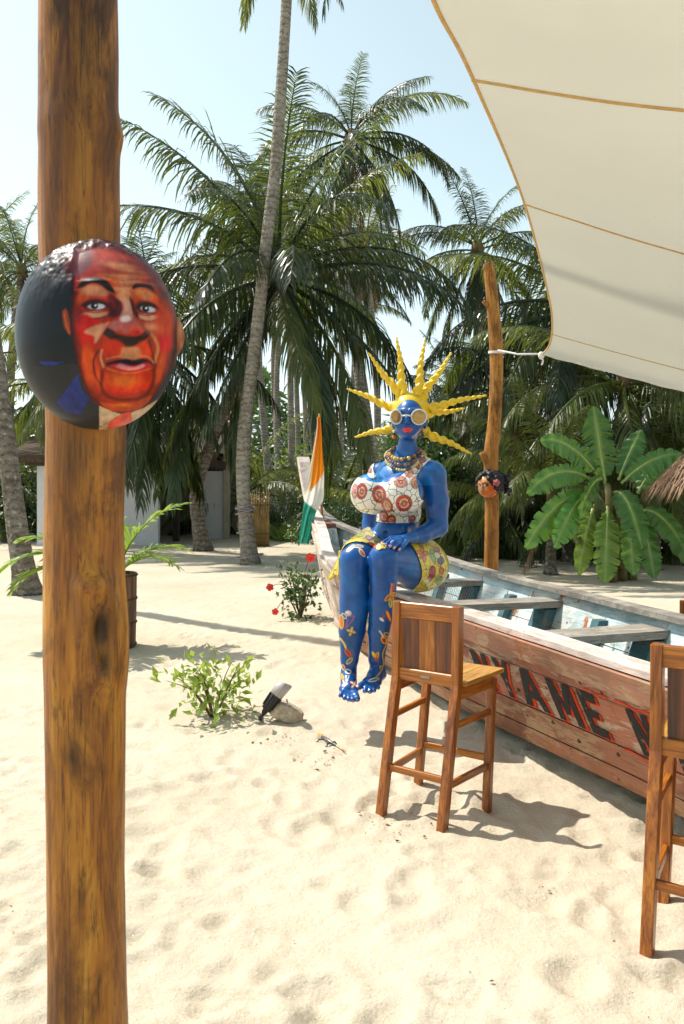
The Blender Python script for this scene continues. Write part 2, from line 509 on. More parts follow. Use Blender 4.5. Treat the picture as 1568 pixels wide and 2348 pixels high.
def hull_uz(s, v):
    wg, zg, wb, zb = (np.interp(s, S_K, a) for a in (WG, ZG, WBt, ZB))
    return wb + (wg - wb) * np.sign(v) * np.abs(v) ** 0.85, zb + (zg - zb) * v
def side_pt(s, v, off=0.0, side=-1):
    u, z = hull_uz(s, v)
    u = np.maximum(np.asarray(u + off, float), 0.004)
    return bw(s, side * u, z)
SS = np.unique(np.concatenate([np.arange(0, 10.9, 0.12), [10.9]]))
boat = thing('fishing_boat', 'long weathered pink wooden fishing boat with black and red lettering on the sand', 'boat', (*(BB + 5 * BD), 0.0))

def strake(name, v0, v1, mat, side, off0=0.0, th=0.024, s0=0.0, s1=10.9, wob=0.003, seed=0, shrink=0.0):
    S = SS[(SS >= s0) & (SS <= s1)]
    n = len(S); vv = np.linspace(v0, v1, 4)
    rows = []
    nz = wob * fnoise(np.stack([S * 2.2, np.full(n, seed * 3.1)], 1), 3, seed)
    for v in vv: rows.append(side_pt(S, np.full(n, v) + nz * (v in (v0, v1)) * 0.8, off0 + nz, side))
    for v in vv[::-1]: rows.append(side_pt(S, np.full(n, v), off0 - th + nz, side))
    k = len(rows); V = np.array(rows).transpose(1, 0, 2).reshape(-1, 3)
    F = [(i * k + j, (i + 1) * k + j, (i + 1) * k + (j + 1) % k, i * k + (j + 1) % k) for i in range(n - 1) for j in range(k)]
    F += [tuple(range(k)), tuple(range((n - 1) * k + k - 1, (n - 1) * k - 1, -1))]
    if side > 0: F = [f[::-1] for f in F]
    return part(name, V, F, mat, boat, False)

for side in (-1, 1):
    for (nm, v0, v1, mt, off, th_, sd) in (('rub_rail', 0.825, 0.99, 'rub', 0.042, 0.06, 1), ('hull_plank', 0.735, 0.84, 'hull', 0.006, 0.024, 2), ('hull_plank', 0.385, 0.725, 'hull', 0.0, 0.024, 3), ('hull_plank', 0.17, 0.375, 'hull_lo', 0.004, 0.024, 4), ('hull_plank', -0.005, 0.160, 'hull_lo', 0.010, 0.024, 5)):
        cut_ = 6.48 + 0.48 * (sd % 3)
        strake(nm, v0, v1, M[mt], side, off, th_, s1=cut_, seed=sd)
        strake(nm, v0, v1, M['hull_white'], side, off, th_, s0=cut_, seed=sd)
    strake('inner_plank', 0.02, 0.33, M['inner'], side, -0.027, 0.014, s1=10.3, seed=6)
    strake('inner_plank', 0.34, 0.64, M['inner'], side, -0.027, 0.014, s1=10.3, seed=7)
    strake('inner_plank', 0.65, 0.985, M['inner'], side, -0.027, 0.014, s1=10.5, seed=8)
    # gunwale cap
    S = SS[SS <= 10.5]; u, z = hull_uz(S, np.ones(len(S)))
    nz = 0.006 * fnoise(np.stack([S * 1.8, np.full(len(S), 40.0 + side)], 1), 3, 8)
    inn = np.maximum(u - 0.115, 0.006)
    rows = [bw(S, side * (u + 0.012 + nz), z + 0.002), bw(S, side * (u + 0.014 + nz), z + 0.034), bw(S, side * (u + 0.006 + nz), z + 0.040 + nz * 0.3), bw(S, side * (inn + nz), z + 0.040), bw(S, side * (inn + nz), z + 0.004)]
    k = 5; V = np.array(rows).transpose(1, 0, 2).reshape(-1, 3); n = len(S)
    F = [(i * k + j, (i + 1) * k + j, (i + 1) * k + (j + 1) % k, i * k + (j + 1) % k) for i in range(n - 1) for j in range(k)] + [tuple(range(k)), tuple(range(n * k - 1, (n - 1) * k - 1, -1))]
    part('gunwale', V, F, M['gunwale'] if side < 0 else M['grey_wood'], boat, False)

# flat bottom, stern board
S = SS[SS <= 10.1]; wb = np.interp(S, S_K, WBt); zb = np.interp(S, S_K, ZB)
V = np.array([bw(S, -wb, zb - 0.004), bw(S, wb, zb - 0.004), bw(S, wb, zb + 0.03), bw(S, -wb, zb + 0.03)]).transpose(1, 0, 2).reshape(-1, 3)
F = [(i * 4 + j, (i + 1) * 4 + j, (i + 1) * 4 + (j + 1) % 4, i * 4 + (j + 1) % 4) for i in range(len(S) - 1) for j in range(4)] + [(0, 1, 2, 3)]
part('hull_bottom', V, F, M['inner'], boat, False)
g0, z0 = hull_uz(np.zeros(5), np.linspace(0, 1, 5))
V = np.vstack([bw(np.full(5, 0.0), -g0, z0), bw(np.full(5, 0.0), g0, z0), bw(np.full(5, 0.04), -g0, z0), bw(np.full(5, 0.04), g0, z0)])
F = []
for i in range(4): F += [(i, i + 1, 6 + i, 5 + i), (10 + i, 15 + i, 16 + i, 11 + i)]
F += [(0, 5, 15, 10), (4, 14, 19, 9)] + [(i, 10 + i, 11 + i, 1 + i) for i in range(4)] + [(5 + i, 6 + i, 16 + i, 15 + i) for i in range(4)]
part('stern_board', V, F, M['hull'], boat, False)

# stem post at the bow with forked head
stem = spline(np.array([(9.75, 0.17), (9.98, 0.34), (10.22, 0.70), (10.6, 1.10), (10.98, 1.52), (11.34, 2.04)]), 22)
mb = MB()
P = bw(stem[:, 0], np.zeros(len(stem)), stem[:, 1])
w = np.linspace(0.045, 0.085, len(P)); dpt = np.linspace(0.07, 0.13, len(P))
T = np.gradient(P, axis=0); T /= np.linalg.norm(T, axis=1)[:, None]
side3 = np.array([*BN, 0]); nn = np.cross(T, side3)
V = np.array([P - side3 * w[:, None] - nn * dpt[:, None], P + side3 * w[:, None] - nn * dpt[:, None], P + side3 * w[:, None] * 0.8 + nn * 0.03, P - side3 * w[:, None] * 0.8 + nn * 0.03]).transpose(1, 0, 2).reshape(-1, 3)
V[-4:-2] += np.array([0, 0, -0.05]); V[-1] += np.array([0, 0, 0.03])
F = [(i * 4 + j, (i + 1) * 4 + j, (i + 1) * 4 + (j + 1) % 4, i * 4 + (j + 1) % 4) for i in range(len(P) - 1) for j in range(4)] + [(0, 1, 2, 3), tuple(range(len(V) - 1, len(V) - 5, -1))]
part('stem_post', V, F, M['gunwale'], boat, False)

# thwarts, ribs, bow seat
def thwart(s, w, z, mat, th=0.05, skew=0.0, name='thwart'):
    wg, _ = hull_uz(np.array([s]), np.array([0.9])); wg = wg[0] - 0.05
    n = 9; U = np.linspace(-wg, wg, n)
    nz = 0.010 * fnoise(np.stack([U * 3 + s * 7, np.full(n, s)], 1), 2, 3)
    so = s + skew * U / wg
    V = np.array([bw(so - w / 2 + nz, U, z - th), bw(so + w / 2 - nz, U, z - th), bw(so + w / 2 - nz, U, z), bw(so - w / 2 + nz, U, z)]).transpose(1, 0, 2).reshape(-1, 3)
    V[2::4, 2] += nz * 0.3
    F = [(i * 4 + j, (i + 1) * 4 + j, (i + 1) * 4 + (j + 1) % 4, i * 4 + (j + 1) % 4) for i in range(n - 1) for j in range(4)] + [(0, 1, 2, 3), tuple(range(n * 4 - 1, n * 4 - 5, -1))]
    F = [f[::-1] for f in F]
    part(name, V, F, mat, boat, False)
for s, w, sk in ((1.5, 0.22, 0.0), (2.85, 0.24, 0.03), (4.15, 0.25, 0.03), (5.48, 0.25, -0.02), (6.85, 0.24, 0.02), (8.15, 0.2, 0.0)):
    thwart(s, w, 0.745 if s < 8 else 0.82, M['grey_wood'], skew=sk)
# bow deck (small triangle of boards)
V = np.vstack([bw([9.78, 9.78, 10.45, 10.45], [-0.165, 0.165, 0.075, -0.075], 1.10), bw([9.78, 9.78, 10.45, 10.45], [-0.165, 0.165, 0.075, -0.075], 1.155)])
V[4:8, 2] += 0.0
V[[2, 3, 6, 7], 2] += 0.09
part('bow_deck', V, [(0, 3, 2, 1), (4, 5, 6, 7), (0, 1, 5, 4), (2, 3, 7, 6), (0, 4, 7, 3), (1, 2, 6, 5)], M['red_wood'], boat, False)
for s in (0.8, 2.2, 3.45, 4.75, 6.1, 7.45, 8.6, 9.3):
    for side in (-1, 1):
        mb = MB()
        v = np.linspace(0.03, 0.86 if s < 8 else 0.95, 6)
        A = [side_pt(np.full(6, s + ds), v, off, side) for ds, off in ((-0.045, -0.045), (0.045, -0.045), (0.045, -0.115), (-0.045, -0.115))]
        V = np.array(A).transpose(1, 0, 2).reshape(-1, 3)
        F = [(i * 4 + j, (i + 1) * 4 + j, (i + 1) * 4 + (j + 1) % 4, i * 4 + (j + 1) % 4) for i in range(5) for j in range(4)] + [(0, 1, 2, 3), (23, 22, 21, 20)]
        if side < 0: F = [f[::-1] for f in F]
        part('rib', V, F, M['rib'] if s < 8 else M['inner'], boat, False)
# knees under each thwart end (dark blocks)
for s in (2.85, 4.15, 5.48, 6.85):
    for side in (-1, 1):
        v = np.linspace(0.30, 0.83, 4)
        A = [side_pt(np.full(4, s + ds), v, off, side) for ds, off in ((-0.09, -0.045), (0.10, -0.045), (0.10, -0.14), (-0.09, -0.14))]
        V = np.array(A).transpose(1, 0, 2).reshape(-1, 3)
        F = [(i * 4 + j, (i + 1) * 4 + j, (i + 1) * 4 + (j + 1) % 4, i * 4 + (j + 1) % 4) for i in range(3) for j in range(4)] + [(0, 1, 2, 3), (15, 14, 13, 12)]
        if side < 0: F = [f[::-1] for f in F]
        part('thwart_knee', V, F, M['rib'], boat, False)
# a loose inner board that leans in the bow
mb = MB(); a = bw([9.5], [0.02], 0.55)[0]; b = bw([9.62], [-0.05], 1.10)[0]
mb.beam(a, b, 0.16, 0.03, up=(0.2, -1, 0.1)); mb.build('bow_board', M['inner'], boat)

# painted lettering: polygons on the hull plank (x: 0..1 across a letter, y: 0..1 up)
GL = {
 'N': [[(0, 0), (0.30, 0), (0.30, 1), (0, 1)], [(0.70, 0), (1, 0), (1, 1), (0.70, 1)], [(0.02, 1), (0.33, 1), (0.98, 0), (0.66, 0)]],
 'Y': [[(0.36, 0), (0.66, 0), (0.66, 0.5), (0.36, 0.5)], [(0, 1), (0.32, 1), (0.66, 0.44), (0.36, 0.40)], [(0.70, 1), (1, 1), (0.66, 0.42), (0.40, 0.46)]],
 'A': [[(0, 0), (0.27, 0), (0.60, 1), (0.32, 1)], [(0.73, 0), (1, 0), (0.66, 1), (0.40, 1)], [(0.2, 0.24), (0.8, 0.24), (0.72, 0.45), (0.28, 0.45)]],
 'M': [[(0, 0), (0.25, 0), (0.25, 1), (0, 1)], [(0.75, 0), (1, 0), (1, 1), (0.75, 1)], [(0.02, 1), (0.30, 1), (0.58, 0.22), (0.42, 0.22)], [(0.70, 1), (0.98, 1), (0.58, 0.22), (0.42, 0.22)]],
 'E': [[(0, 0), (0.34, 0), (0.34, 1), (0, 1)], [(0.3, 0.80), (1, 0.80), (1, 1), (0.3, 1)], [(0.3, 0.42), (0.85, 0.42), (0.85, 0.60), (0.3, 0.60)], [(0.3, 0), (1, 0), (1, 0.2), (0.3, 0.2)]],
}
def s_of_px(px, v):
    lo, hi = 1.2, 9.0
    for _ in range(40):
        mid = (lo + hi) / 2
        q = proj(side_pt(np.array([mid]), np.array([v])))[0, 0]
        if q > px: lo = mid
        else: hi = mid
    return (lo + hi) / 2
def m_letter(name, c, lo):
    t = NT(name); v = t.co()
    g = t.noise(v, 16, 7, 0.72, 0.4)
    col = t.mix(t.ramp(g, [(lo, 0.0), (lo + 0.04, 1.0)]), c, (0.42, 0.27, 0.19))
    col = t.mix(t.ramp(t.noise(v, 60, 4), [(0.3, 0.35), (0.5, 0.0)]), col, tuple(min(1, x * 1.8 + 0.02) for x in c))
    return t.fin(col, 0.7, t.bump(g, 0.3, 0.003), 0.25)
M['l_black'] = m_letter('letter_black', (0.018, 0.018, 0.020), 0.62)
M['l_red'] = m_letter('letter_red', (0.52, 0.045, 0.008), 0.60)
SPAN = [('N', 1092, 1134), ('Y', 1142, 1184), ('A', 1192, 1256), ('M', 1268, 1334), ('E', 1341, 1388), ('N', 1456, 1512), ('E', 1548, 1600), ('M', 1625, 1740), ('A', 1765, 1860)]
for ch, x0, x1 in SPAN:
    s0, s1 = s_of_px(x0, 0.57), s_of_px(x1, 0.57)
    for cname, dx, dv, off, grow_ in (('l_red', 0.10, -0.012, 0.0045, 1.0), ('l_black', 0.0, 0.0, 0.0085, 1.0)):
        mb = MB(); lay = 0
        for poly in GL[ch]:
            q = np.array(poly, float)
            xx = q[:, 0] * 0.86 + dx
            vv = 0.400 + 0.322 * q[:, 1] + dv
            vv = np.clip(vv, 0.388, 0.724)
            rows = []
            # subdivide each edge quad so that it follows the plank
            n = 6
            A = np.linspace(0, 1, n)
            E0 = np.stack([xx[0] + (xx[3] - xx[0]) * A, vv[0] + (vv[3] - vv[0]) * A], 1)
            E1 = np.stack([xx[1] + (xx[2] - xx[1]) * A, vv[1] + (vv[2] - vv[1]) * A], 1)
            o2 = off + lay * 0.0006; lay += 1
            p0 = side_pt(s0 + (s1 - s0) * E0[:, 0], E0[:, 1], o2); p1 = side_pt(s0 + (s1 - s0) * E1[:, 0], E1[:, 1], o2)
            V = np.vstack([p0, p1])
            mb.add(V, [(i, n + i, n + i + 1, i + 1) for i in range(n - 1)])
        mb.build('letter_' + ('outline' if cname == 'l_red' else 'face'), M[cname], boat)
# red scroll strokes painted above and under the name
for x0, x1, v0, v1 in ((1345, 1400, 0.752, 0.745), (1418, 1500, 0.755, 0.745), (1388, 1480, 0.372, 0.376)):
    S = np.linspace(s_of_px(x0, 0.72), s_of_px(x1, 0.72), 14); A = np.linspace(0, 1, 14)
    vm = v0 + (v1 - v0) * A + 0.008 * np.sin(A * 9)
    V = np.vstack([side_pt(S, vm - 0.008, 0.012), side_pt(S, vm + 0.010, 0.012)])
    part('painted_scroll', V, [(i, i + 1, 15 + i, 14 + i) for i in range(13)], M['l_red'], boat, False)
# bolt holes and an iron fitting
M['iron'] = m_plain('rusty_iron', (0.12, 0.055, 0.03), 0.8, 0.5, 30)
for px, v in ((1420, 0.30), (1190, 0.50), (1270, 0.33), (1330, 0.26), (1110, 0.40), (1240, 0.91), (1075, 0.9), (1330, 0.9), (1440, 0.9)):
    c = side_pt(np.array([s_of_px(px, v)]), np.array([v]), 0.004 if v < 0.8 else 0.032)[0]
    part('bolt_head', *sphere_arrays(c, 0.012, 8, 6), M['iron'], boat)

# wire netting inside the boat beside the statue
mb = MB()
a = bw([6.15], [-0.50], 0.30)[0]; bx = bw([6.75], [0.55], 0.30)[0]
dirx = (bx - a); L = np.linalg.norm(dirx[:2]); ex = dirx / np.linalg.norm(dirx); ez = np.array([0, 0, 1.0])
nrm = unit(np.cross(ex, ez)); Hn = 0.42; st = 0.035
for k in range(-int(Hn / st) - 1, int(L / st) + 1):
    for sg in (1, -1):
        pts = []
        for q in np.arange(0, Hn + 1e-6, 0.0175):
            x = k * st + q * 0.6 if sg > 0 else k * st + (Hn - q) * 0.6
            if 0 <= x <= L: pts.append(a + ex * x + ez * q + nrm * (0.03 * math.sin(x * 5) + 0.003 * sg))
        if len(pts) > 2: mb.tube(pts[::3] if len(pts) > 6 else pts, 0.0016, 3, False)
mb.build('wire_netting', m_plain('wire', (0.35, 0.34, 0.32), 0.5, 0.3, 20, metal=0.4), boat, kind='stuff')

# ------------------------------------------------------------------ flag on the bow
fl = thing('hanging_flag', 'orange white and green flag hanging limp from a stick on the bow', 'flag', bw([10.2], [0.0], 1.2)[0])
dF = 10.55
mb = MB(); mb.tube([at(738, 1185, dF), at(735, 1070, dF + 0.02), at(732, 948, dF)], [0.018, 0.014, 0.011], 8); mb.build('flag_stick', m_plain('stick', (0.30, 0.17, 0.07), 0.7), fl, True)
rows = [(952, 727, 733.5), (975, 726, 736), (1000, 722.5, 737.5), (1040, 715.5, 739.5), (1080, 708.5, 742.5), (1110, 704, 743), (1130, 700, 742.5), (1150, 696.5, 740), (1164, 694.5, 730), (1176, 693, 724), (1200, 690, 718), (1225, 686.5, 713), (1248, 683.5, 707.5)]
R_ = spline(np.array(rows, float), 70); nu = 36
Pp = []
for (yy, xl, xr) in R_:
    for k in range(nu):
        u = k / (nu - 1)
        x = xl + (xr - xl) * u
        fold = 0.045 * math.sin(u * 7.5 + yy * 0.012) * min(1, (yy - 945) / 80) + 0.02 * math.sin(u * 17 + yy * 0.03)
        y2 = yy + (1 - u) * 4 - 6 * math.sin(u * math.pi) * (yy > 1230)
        Pp.append(at(x, y2, dF - 0.06 + fold + (0.10 if yy > 1155 else 0.10 * max(0, (yy - 1120) / 35)) * -1))
Pp = np.array(Pp); px = proj(Pp)
u = np.tile(np.linspace(0, 1, nu), len(R_))
colr = np.tile(np.array([0.80, 0.26, 0.01]), (len(Pp), 1))
white = px[:, 1] > 1131 - (px[:, 0] - 703) * 1.25 + 6 * np.sin(u * 3)
colr[white] = (0.74, 0.72, 0.66)
green = px[:, 1] > 1146 + (px[:, 0] - 694) * 0.78
colr[green] = (0.03, 0.27, 0.19)
edge = (u < 0.20) & ~green & ~white
colr[edge] = (0.78, 0.62, 0.42)
F = np.array([(i * nu + j, i * nu + j + 1, (i + 1) * nu + j + 1, (i + 1) * nu + j) for i in range(len(R_) - 1) for j in range(nu - 1)])
tf = NT('flag_cloth'); cc = tf.n('ShaderNodeVertexColor', layer_name='paint').outputs[0]
tf.fin(cc, 0.85, tf.bump(tf.noise(tf.co(), 60, 4), 0.15, 0.004), 0.2); tf.translucent(cc, 0.35)
part('cloth', Pp, F, tf.m, fl, True, colr)

# ------------------------------------------------------------------ poles
def pole(name, label, pts, rad, knots, mat, seg=40, n=120, fl=0.010):
    pts = np.array(pts, float); P = spline(pts, n)
    R = np.interp(np.linspace(0, 1, n), np.linspace(0, 1, len(rad)), rad)
    root = thing(name, label, 'post', P[0])
    T, A, B = frames(P)
    th = np.linspace(0, 2 * np.pi, seg, endpoint=False)
    # deform: ridges and knots
    TH, Z = np.meshgrid(th, P[:, 2])
    q = np.stack([np.cos(TH).ravel() * 1.2, np.sin(TH).ravel() * 1.2, Z.ravel() * 1.6], 1)
    rr = 1 + 0.05 * fnoise(q, 3, 4).reshape(TH.shape) + 0.02 * fnoise(q * np.array([6, 6, 0.6]), 2, 8).reshape(TH.shape)
    for (kz, kth, amp, wz, wt_) in knots:
        dth = np.angle(np.exp(1j * (TH - kth)))
        rr += amp * np.exp(-((Z - kz) / wz) ** 2 - (dth / wt_) ** 2)
    V = (P[:, None, :] + (R[:, None] * rr)[:, :, None] * (np.cos(TH)[:, :, None] * A[:, None, :] + np.sin(TH)[:, :, None] * B[:, None, :])).reshape(-1, 3)
    F = [(i * seg + j, i * seg + (j + 1) % seg, (i + 1) * seg + (j + 1) % seg, (i + 1) * seg + j) for i in range(n - 1) for j in range(seg)]
    F += [tuple(range((n - 1) * seg, n * seg)), tuple(range(seg - 1, -1, -1))]
    part('trunk', V, F, mat, root)
    return root, P, R

# near post: outline measured left/right edge at several heights
DP = 1.85
ED = [(-600, 90, 262), (-300, 94, 264), (0, 95, 265), (250, 92, 270), (310, 90, 279), (350, 92, 273), (560, 93, 275), (1000, 107, 289), (1200, 105, 281), (1330, 105, 285), (1440, 105, 293), (1520, 105, 292), (1600, 107, 284), (2000, 111, 281), (2347, 112, 289), (2600, 113, 290), (2760, 114, 292)]
pts = [at((l + r) / 2, y_, DP) for y_, l, r in ED][::-1]
rad = [(r - l) / 2 / FPX * DP for y_, l, r in ED][::-1]
P_ = np.array(pts)
n = 420
zz = np.linspace(P_[0, 2], P_[-1, 2], n)
PP = np.stack([np.interp(zz, P_[:, 2], P_[:, 0]), np.full(n, DP), zz], 1)
RR = np.interp(zz, P_[:, 2], rad)
front_post = thing('wooden_post', 'thick oiled orange-brown wooden post carrying the carved bald portrait head', 'post', (PP[0][0], DP, 0))
seg = 96
th = np.linspace(0, 2 * np.pi, seg, endpoint=False)
TH, Z = np.meshgrid(th, zz)
q = np.stack([np.cos(TH).ravel() * 1.3, np.sin(TH).ravel() * 1.3, Z.ravel() * 2.2], 1)
rr = 1 + 0.035 * fnoise(q, 3, 4).reshape(TH.shape) + 0.012 * fnoise(q * np.array([5, 5, 0.7]), 3, 8).reshape(TH.shape)
def knot(z0, t0, amp, wz, wt_):
    global rr
    dth = np.angle(np.exp(1j * (TH - t0)))
    rr = rr + amp * np.exp(-((Z - z0) / wz) ** 2 - (dth / wt_) ** 2)
zk = at(240, 1400, DP)[2]
# branch scar facing the camera, to the right of the middle (angle -pi/2 looks at the camera)
knot(zk - 0.01, -math.pi / 2 + 0.60, 0.26, 0.095, 0.48)
knot(zk - 0.030, -math.pi / 2 + 0.66, -0.42, 0.048, 0.24)
knot(zk + 0.070, -math.pi / 2 + 0.42, 0.20, 0.020, 0.34)
knot(zk + 0.035, -math.pi / 2 + 0.20, 0.10, 0.05, 0.10)
knot(zk - 0.105, -math.pi / 2 + 0.72, -0.20, 0.024, 0.14)
knot(zk - 0.14, -math.pi / 2 + 0.55, 0.12, 0.03, 0.3)
knot(at(280, 310, DP)[2], -0.15, 0.05, 0.05, 0.5)
knot(at(190, 850, DP)[2], -math.pi / 2, -0.05, 0.3, 0.8)
ang = TH
V = np.stack([PP[:, 0][:, None] + RR[:, None] * rr * np.cos(ang), DP + RR[:, None] * rr * np.sin(ang), Z], 2).reshape(-1, 3)
F = np.array([(i * seg + j, i * seg + (j + 1) % seg, (i + 1) * seg + (j + 1) % seg, (i + 1) * seg + j) for i in range(n - 1) for j in range(seg)])
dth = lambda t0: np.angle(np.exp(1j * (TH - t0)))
dark_tone = np.ones(TH.shape)  # scar stains, plus darker patches along the post, broadest near the top
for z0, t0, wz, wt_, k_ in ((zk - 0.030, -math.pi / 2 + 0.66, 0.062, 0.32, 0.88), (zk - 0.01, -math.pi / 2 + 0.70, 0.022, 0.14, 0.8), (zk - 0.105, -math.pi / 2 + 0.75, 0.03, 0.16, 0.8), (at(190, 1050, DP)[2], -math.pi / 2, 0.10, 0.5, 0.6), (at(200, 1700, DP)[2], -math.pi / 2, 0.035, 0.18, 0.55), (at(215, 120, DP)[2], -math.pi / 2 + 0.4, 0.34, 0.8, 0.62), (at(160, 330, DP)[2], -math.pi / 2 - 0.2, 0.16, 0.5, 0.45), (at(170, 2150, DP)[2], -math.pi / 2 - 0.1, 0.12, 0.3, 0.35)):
    dark_tone *= 1 - k_ * np.exp(-((Z - z0) / wz) ** 2 - (dth(t0) / wt_) ** 2)
hi_ = np.exp(-((Z - zk - 0.075) / 0.02) ** 2 - (dth(-math.pi / 2 + 0.35) / 0.35) ** 2) + 0.7 * np.exp(-((Z - zk + 0.01) / 0.09) ** 2 - (dth(-math.pi / 2 + 0.18) / 0.10) ** 2)  # highlight painted along the scar's upper ridge and left rim
scol = np.clip(dark_tone[:, :, None] * np.array([1, 1, 1.0]) + hi_[:, :, None] * np.array([0.35, 0.55, 1.2]), 0, 3)
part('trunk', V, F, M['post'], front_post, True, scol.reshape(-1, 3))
mb = MB(); th2 = np.linspace(0, 2 * np.pi, 24, endpoint=False)
top = np.stack([PP[-1, 0] + RR[-1] * np.cos(th2), DP + RR[-1] * np.sin(th2), np.full(24, zz[-1] - 0.002)], 1)
mb.add(top, [tuple(range(24))]); mb.build('sawn_top', M['post2'], front_post)
# the dark hollow of the scar
c = np.array([PP[0][0] + 0.093 * math.cos(-math.pi / 2 + 0.62) + 0.012, DP + 0.093 * math.sin(-math.pi / 2 + 0.62), zk - 0.035])

# far post holding the sail
D2 = 9.5
pts = [at(x, y_, D2) for x, y_ in ((1124, 1440), (1125, 1310), (1127, 1200), (1127, 1110), (1126, 1045), (1134, 960), (1138, 860), (1137, 790), (1131, 720), (1126, 660), (1120, 612), (1118, 604))]
rad = [0.086, 0.084, 0.082, 0.084, 0.088, 0.080, 0.080, 0.084, 0.076, 0.072, 0.066, 0.060]
sail_post, SP, SR = pole('sail_post', 'tall crooked bare pole behind the boat with the curly-haired carved head', pts, rad, [], M['post2'], 28, 110)
for (x0, y0, x1, y1, r0, r1) in ((1122, 1062, 1104, 1036, 0.055, 0.034), (1127, 700, 1108, 690, 0.035, 0.024), (1136, 1000, 1146, 992, 0.03, 0.018)):
    mb = MB(); mb.tube(spline(np.array([at(x0, y0, D2), at((x0 + x1) / 2 - 1, (y0 + y1) / 2 + 4, D2 - 0.03), at(x1, y1, D2 - 0.03)]), 6), np.linspace(r0, r1, 6), 10)
    mb.build('branch_stub', M['post2'], sail_post, True)

# ------------------------------------------------------------------ shade sail
left = np.array([at(*p) for p in ((1240, 813, 9.0), (1257, 790, 8.8), (1264, 750, 8.3), (1256, 680, 7.5), (1201, 470, 5.6), (1081, 180, 3.6), (990, 0, 2.85), (880, -330, 2.1))])
rght = np.array([at(*p) for p in ((2150, 1035, 6.0), (2150, 1010, 5.9), (2150, 960, 5.6), (2150, 880, 5.3), (2150, 720, 4.7), (2150, 265, 3.4), (2200, 60, 2.8), (2350, -330, 2.1))])
na, nb_ = 120, 90
tL = np.r_[0, np.cumsum(np.linalg.norm(np.diff(left, axis=0), axis=1))]; tL /= tL[-1]
aa = np.linspace(0, 1, na)
def arc(P):
    S_ = spline(P, 400); t = np.r_[0, np.cumsum(np.linalg.norm(np.diff(S_, axis=0), axis=1))]; t /= t[-1]
    return S_, t
SL, _ = arc(left); SRr, _ = arc(rght)
ii = np.linspace(0, 399, na).astype(int)
LA, RA = SL[ii], SRr[ii]
b = np.linspace(0, 1, nb_)
sail = LA[:, None, :] * (1 - b)[None, :, None] + RA[:, None, :] * b[None, :, None]
A2, B2 = np.meshgrid(np.linspace(0, 1, na), b, indexing='ij')
sag = -0.05 * np.sin(np.pi * B2) * (0.5 + A2)
# creases fanning from the tied corner
ang_c = np.arctan2(B2 * 3.2, A2 * 5.0 + 0.02); rad_c = np.hypot(B2 * 3.2, A2 * 5.0)
crease = 0.010 * np.sin(ang_c * 34) * np.exp(-rad_c / 0.5) * np.clip(rad_c * 3, 0, 1)
crease += 0.004 * np.sin(B2 * 60 + A2 * 4) * np.exp(-((A2 - 0.02) / 0.06) ** 2)
crease += 0.0012 * fnoise(np.stack([A2.ravel() * 9, B2.ravel() * 7], 1), 3, 5).reshape(A2.shape)
sail[:, :, 2] += sag + crease
t = NT('sail_canvas')
v = t.co()
f = t.noise(v, 1.6, 5, 0.6)
c = t.mix(t.ramp(f, [(0.3, 0.0), (0.7, 1.0)]), (0.71, 0.695, 0.65), (0.76, 0.745, 0.70))
spots = t.vor(v, 5.0); c = t.mix(t.ramp(spots, [(0.02, 0.55), (0.05, 0.0)]), c, (0.36, 0.23, 0.10))
weave = t.noise(v, 260, 2)
t.fin(c, 0.9, t.bump(weave, 0.12, 0.002), 0.1)
M['canvas'] = t.translucent((0.76, 0.745, 0.68, 1), 0.50)
sail_o = thing('shade_sail', 'cream canvas shade sail stretched overhead with tan seams', 'shade sail', tuple(at(1240, 813, 9.0)))
idx = np.arange(na * nb_).reshape(na, nb_)
FQ = np.stack([idx[:-1, :-1].ravel(), idx[:-1, 1:].ravel(), idx[1:, 1:].ravel(), idx[1:, :-1].ravel()], 1)
cl = part('canvas', sail.reshape(-1, 3), FQ, M['canvas'], sail_o)
so = cl.modifiers.new('thickness', 'SOLIDIFY'); so.thickness = 0.003
M['webbing'] = m_plain('tan_webbing', (0.58, 0.36, 0.13), 0.85, 0.15, 30)
def ribbon(line, wid, name, off=0.008):
    """tape sewn under the canvas: line is a list of (i, j) float grid coordinates, widened along the surface"""
    V = []
    for k, (i, j) in enumerate(line):
        i0 = min(int(i), na - 2); j0 = min(int(j), nb_ - 2); fi, fj = i - i0, j - j0
        p = sail[i0, j0] * (1 - fi) * (1 - fj) + sail[i0 + 1, j0] * fi * (1 - fj) + sail[i0, j0 + 1] * (1 - fi) * fj + sail[i0 + 1, j0 + 1] * fi * fj
        V.append(p)
    V = np.array(V); T = np.gradient(V, axis=0)
    i0 = np.array([min(int(i), na - 2) for i, j in line]); j0 = np.array([min(int(j), nb_ - 2) for i, j in line])
    N = np.cross(sail[i0 + 1, j0] - sail[i0, j0], sail[i0, j0 + 1] - sail[i0, j0]); N /= np.linalg.norm(N, axis=1)[:, None]
    N[N[:, 2] > 0] *= -1
    Sd = np.cross(T, N); Sd /= np.linalg.norm(Sd, axis=1)[:, None]
    w = np.broadcast_to(wid, (len(V),))[:, None]
    W = np.vstack([V - Sd * w / 2 + N * off, V + Sd * w / 2 + N * off, V + Sd * w / 2 + N * 0.002, V - Sd * w / 2 + N * 0.002])
    n = len(V)
    F = []
    for k in range(n - 1):
        for a_, b_ in ((0, 1), (1, 2), (2, 3), (3, 0)): F.append((a_ * n + k, b_ * n + k, b_ * n + k + 1, a_ * n + k + 1))
    part(name, W, F, M['webbing'], sail_o, True)
ribbon([(i, 0.35) for i in np.linspace(1, na - 1.01, 110)], 0.019, 'edge_tape', 0.004)
def row_of(y):                                   # grid row whose left end is at that picture row
    py = proj(sail[:, 0, :])[:, 1]
    return float(np.interp(-y, -py, np.arange(na)))
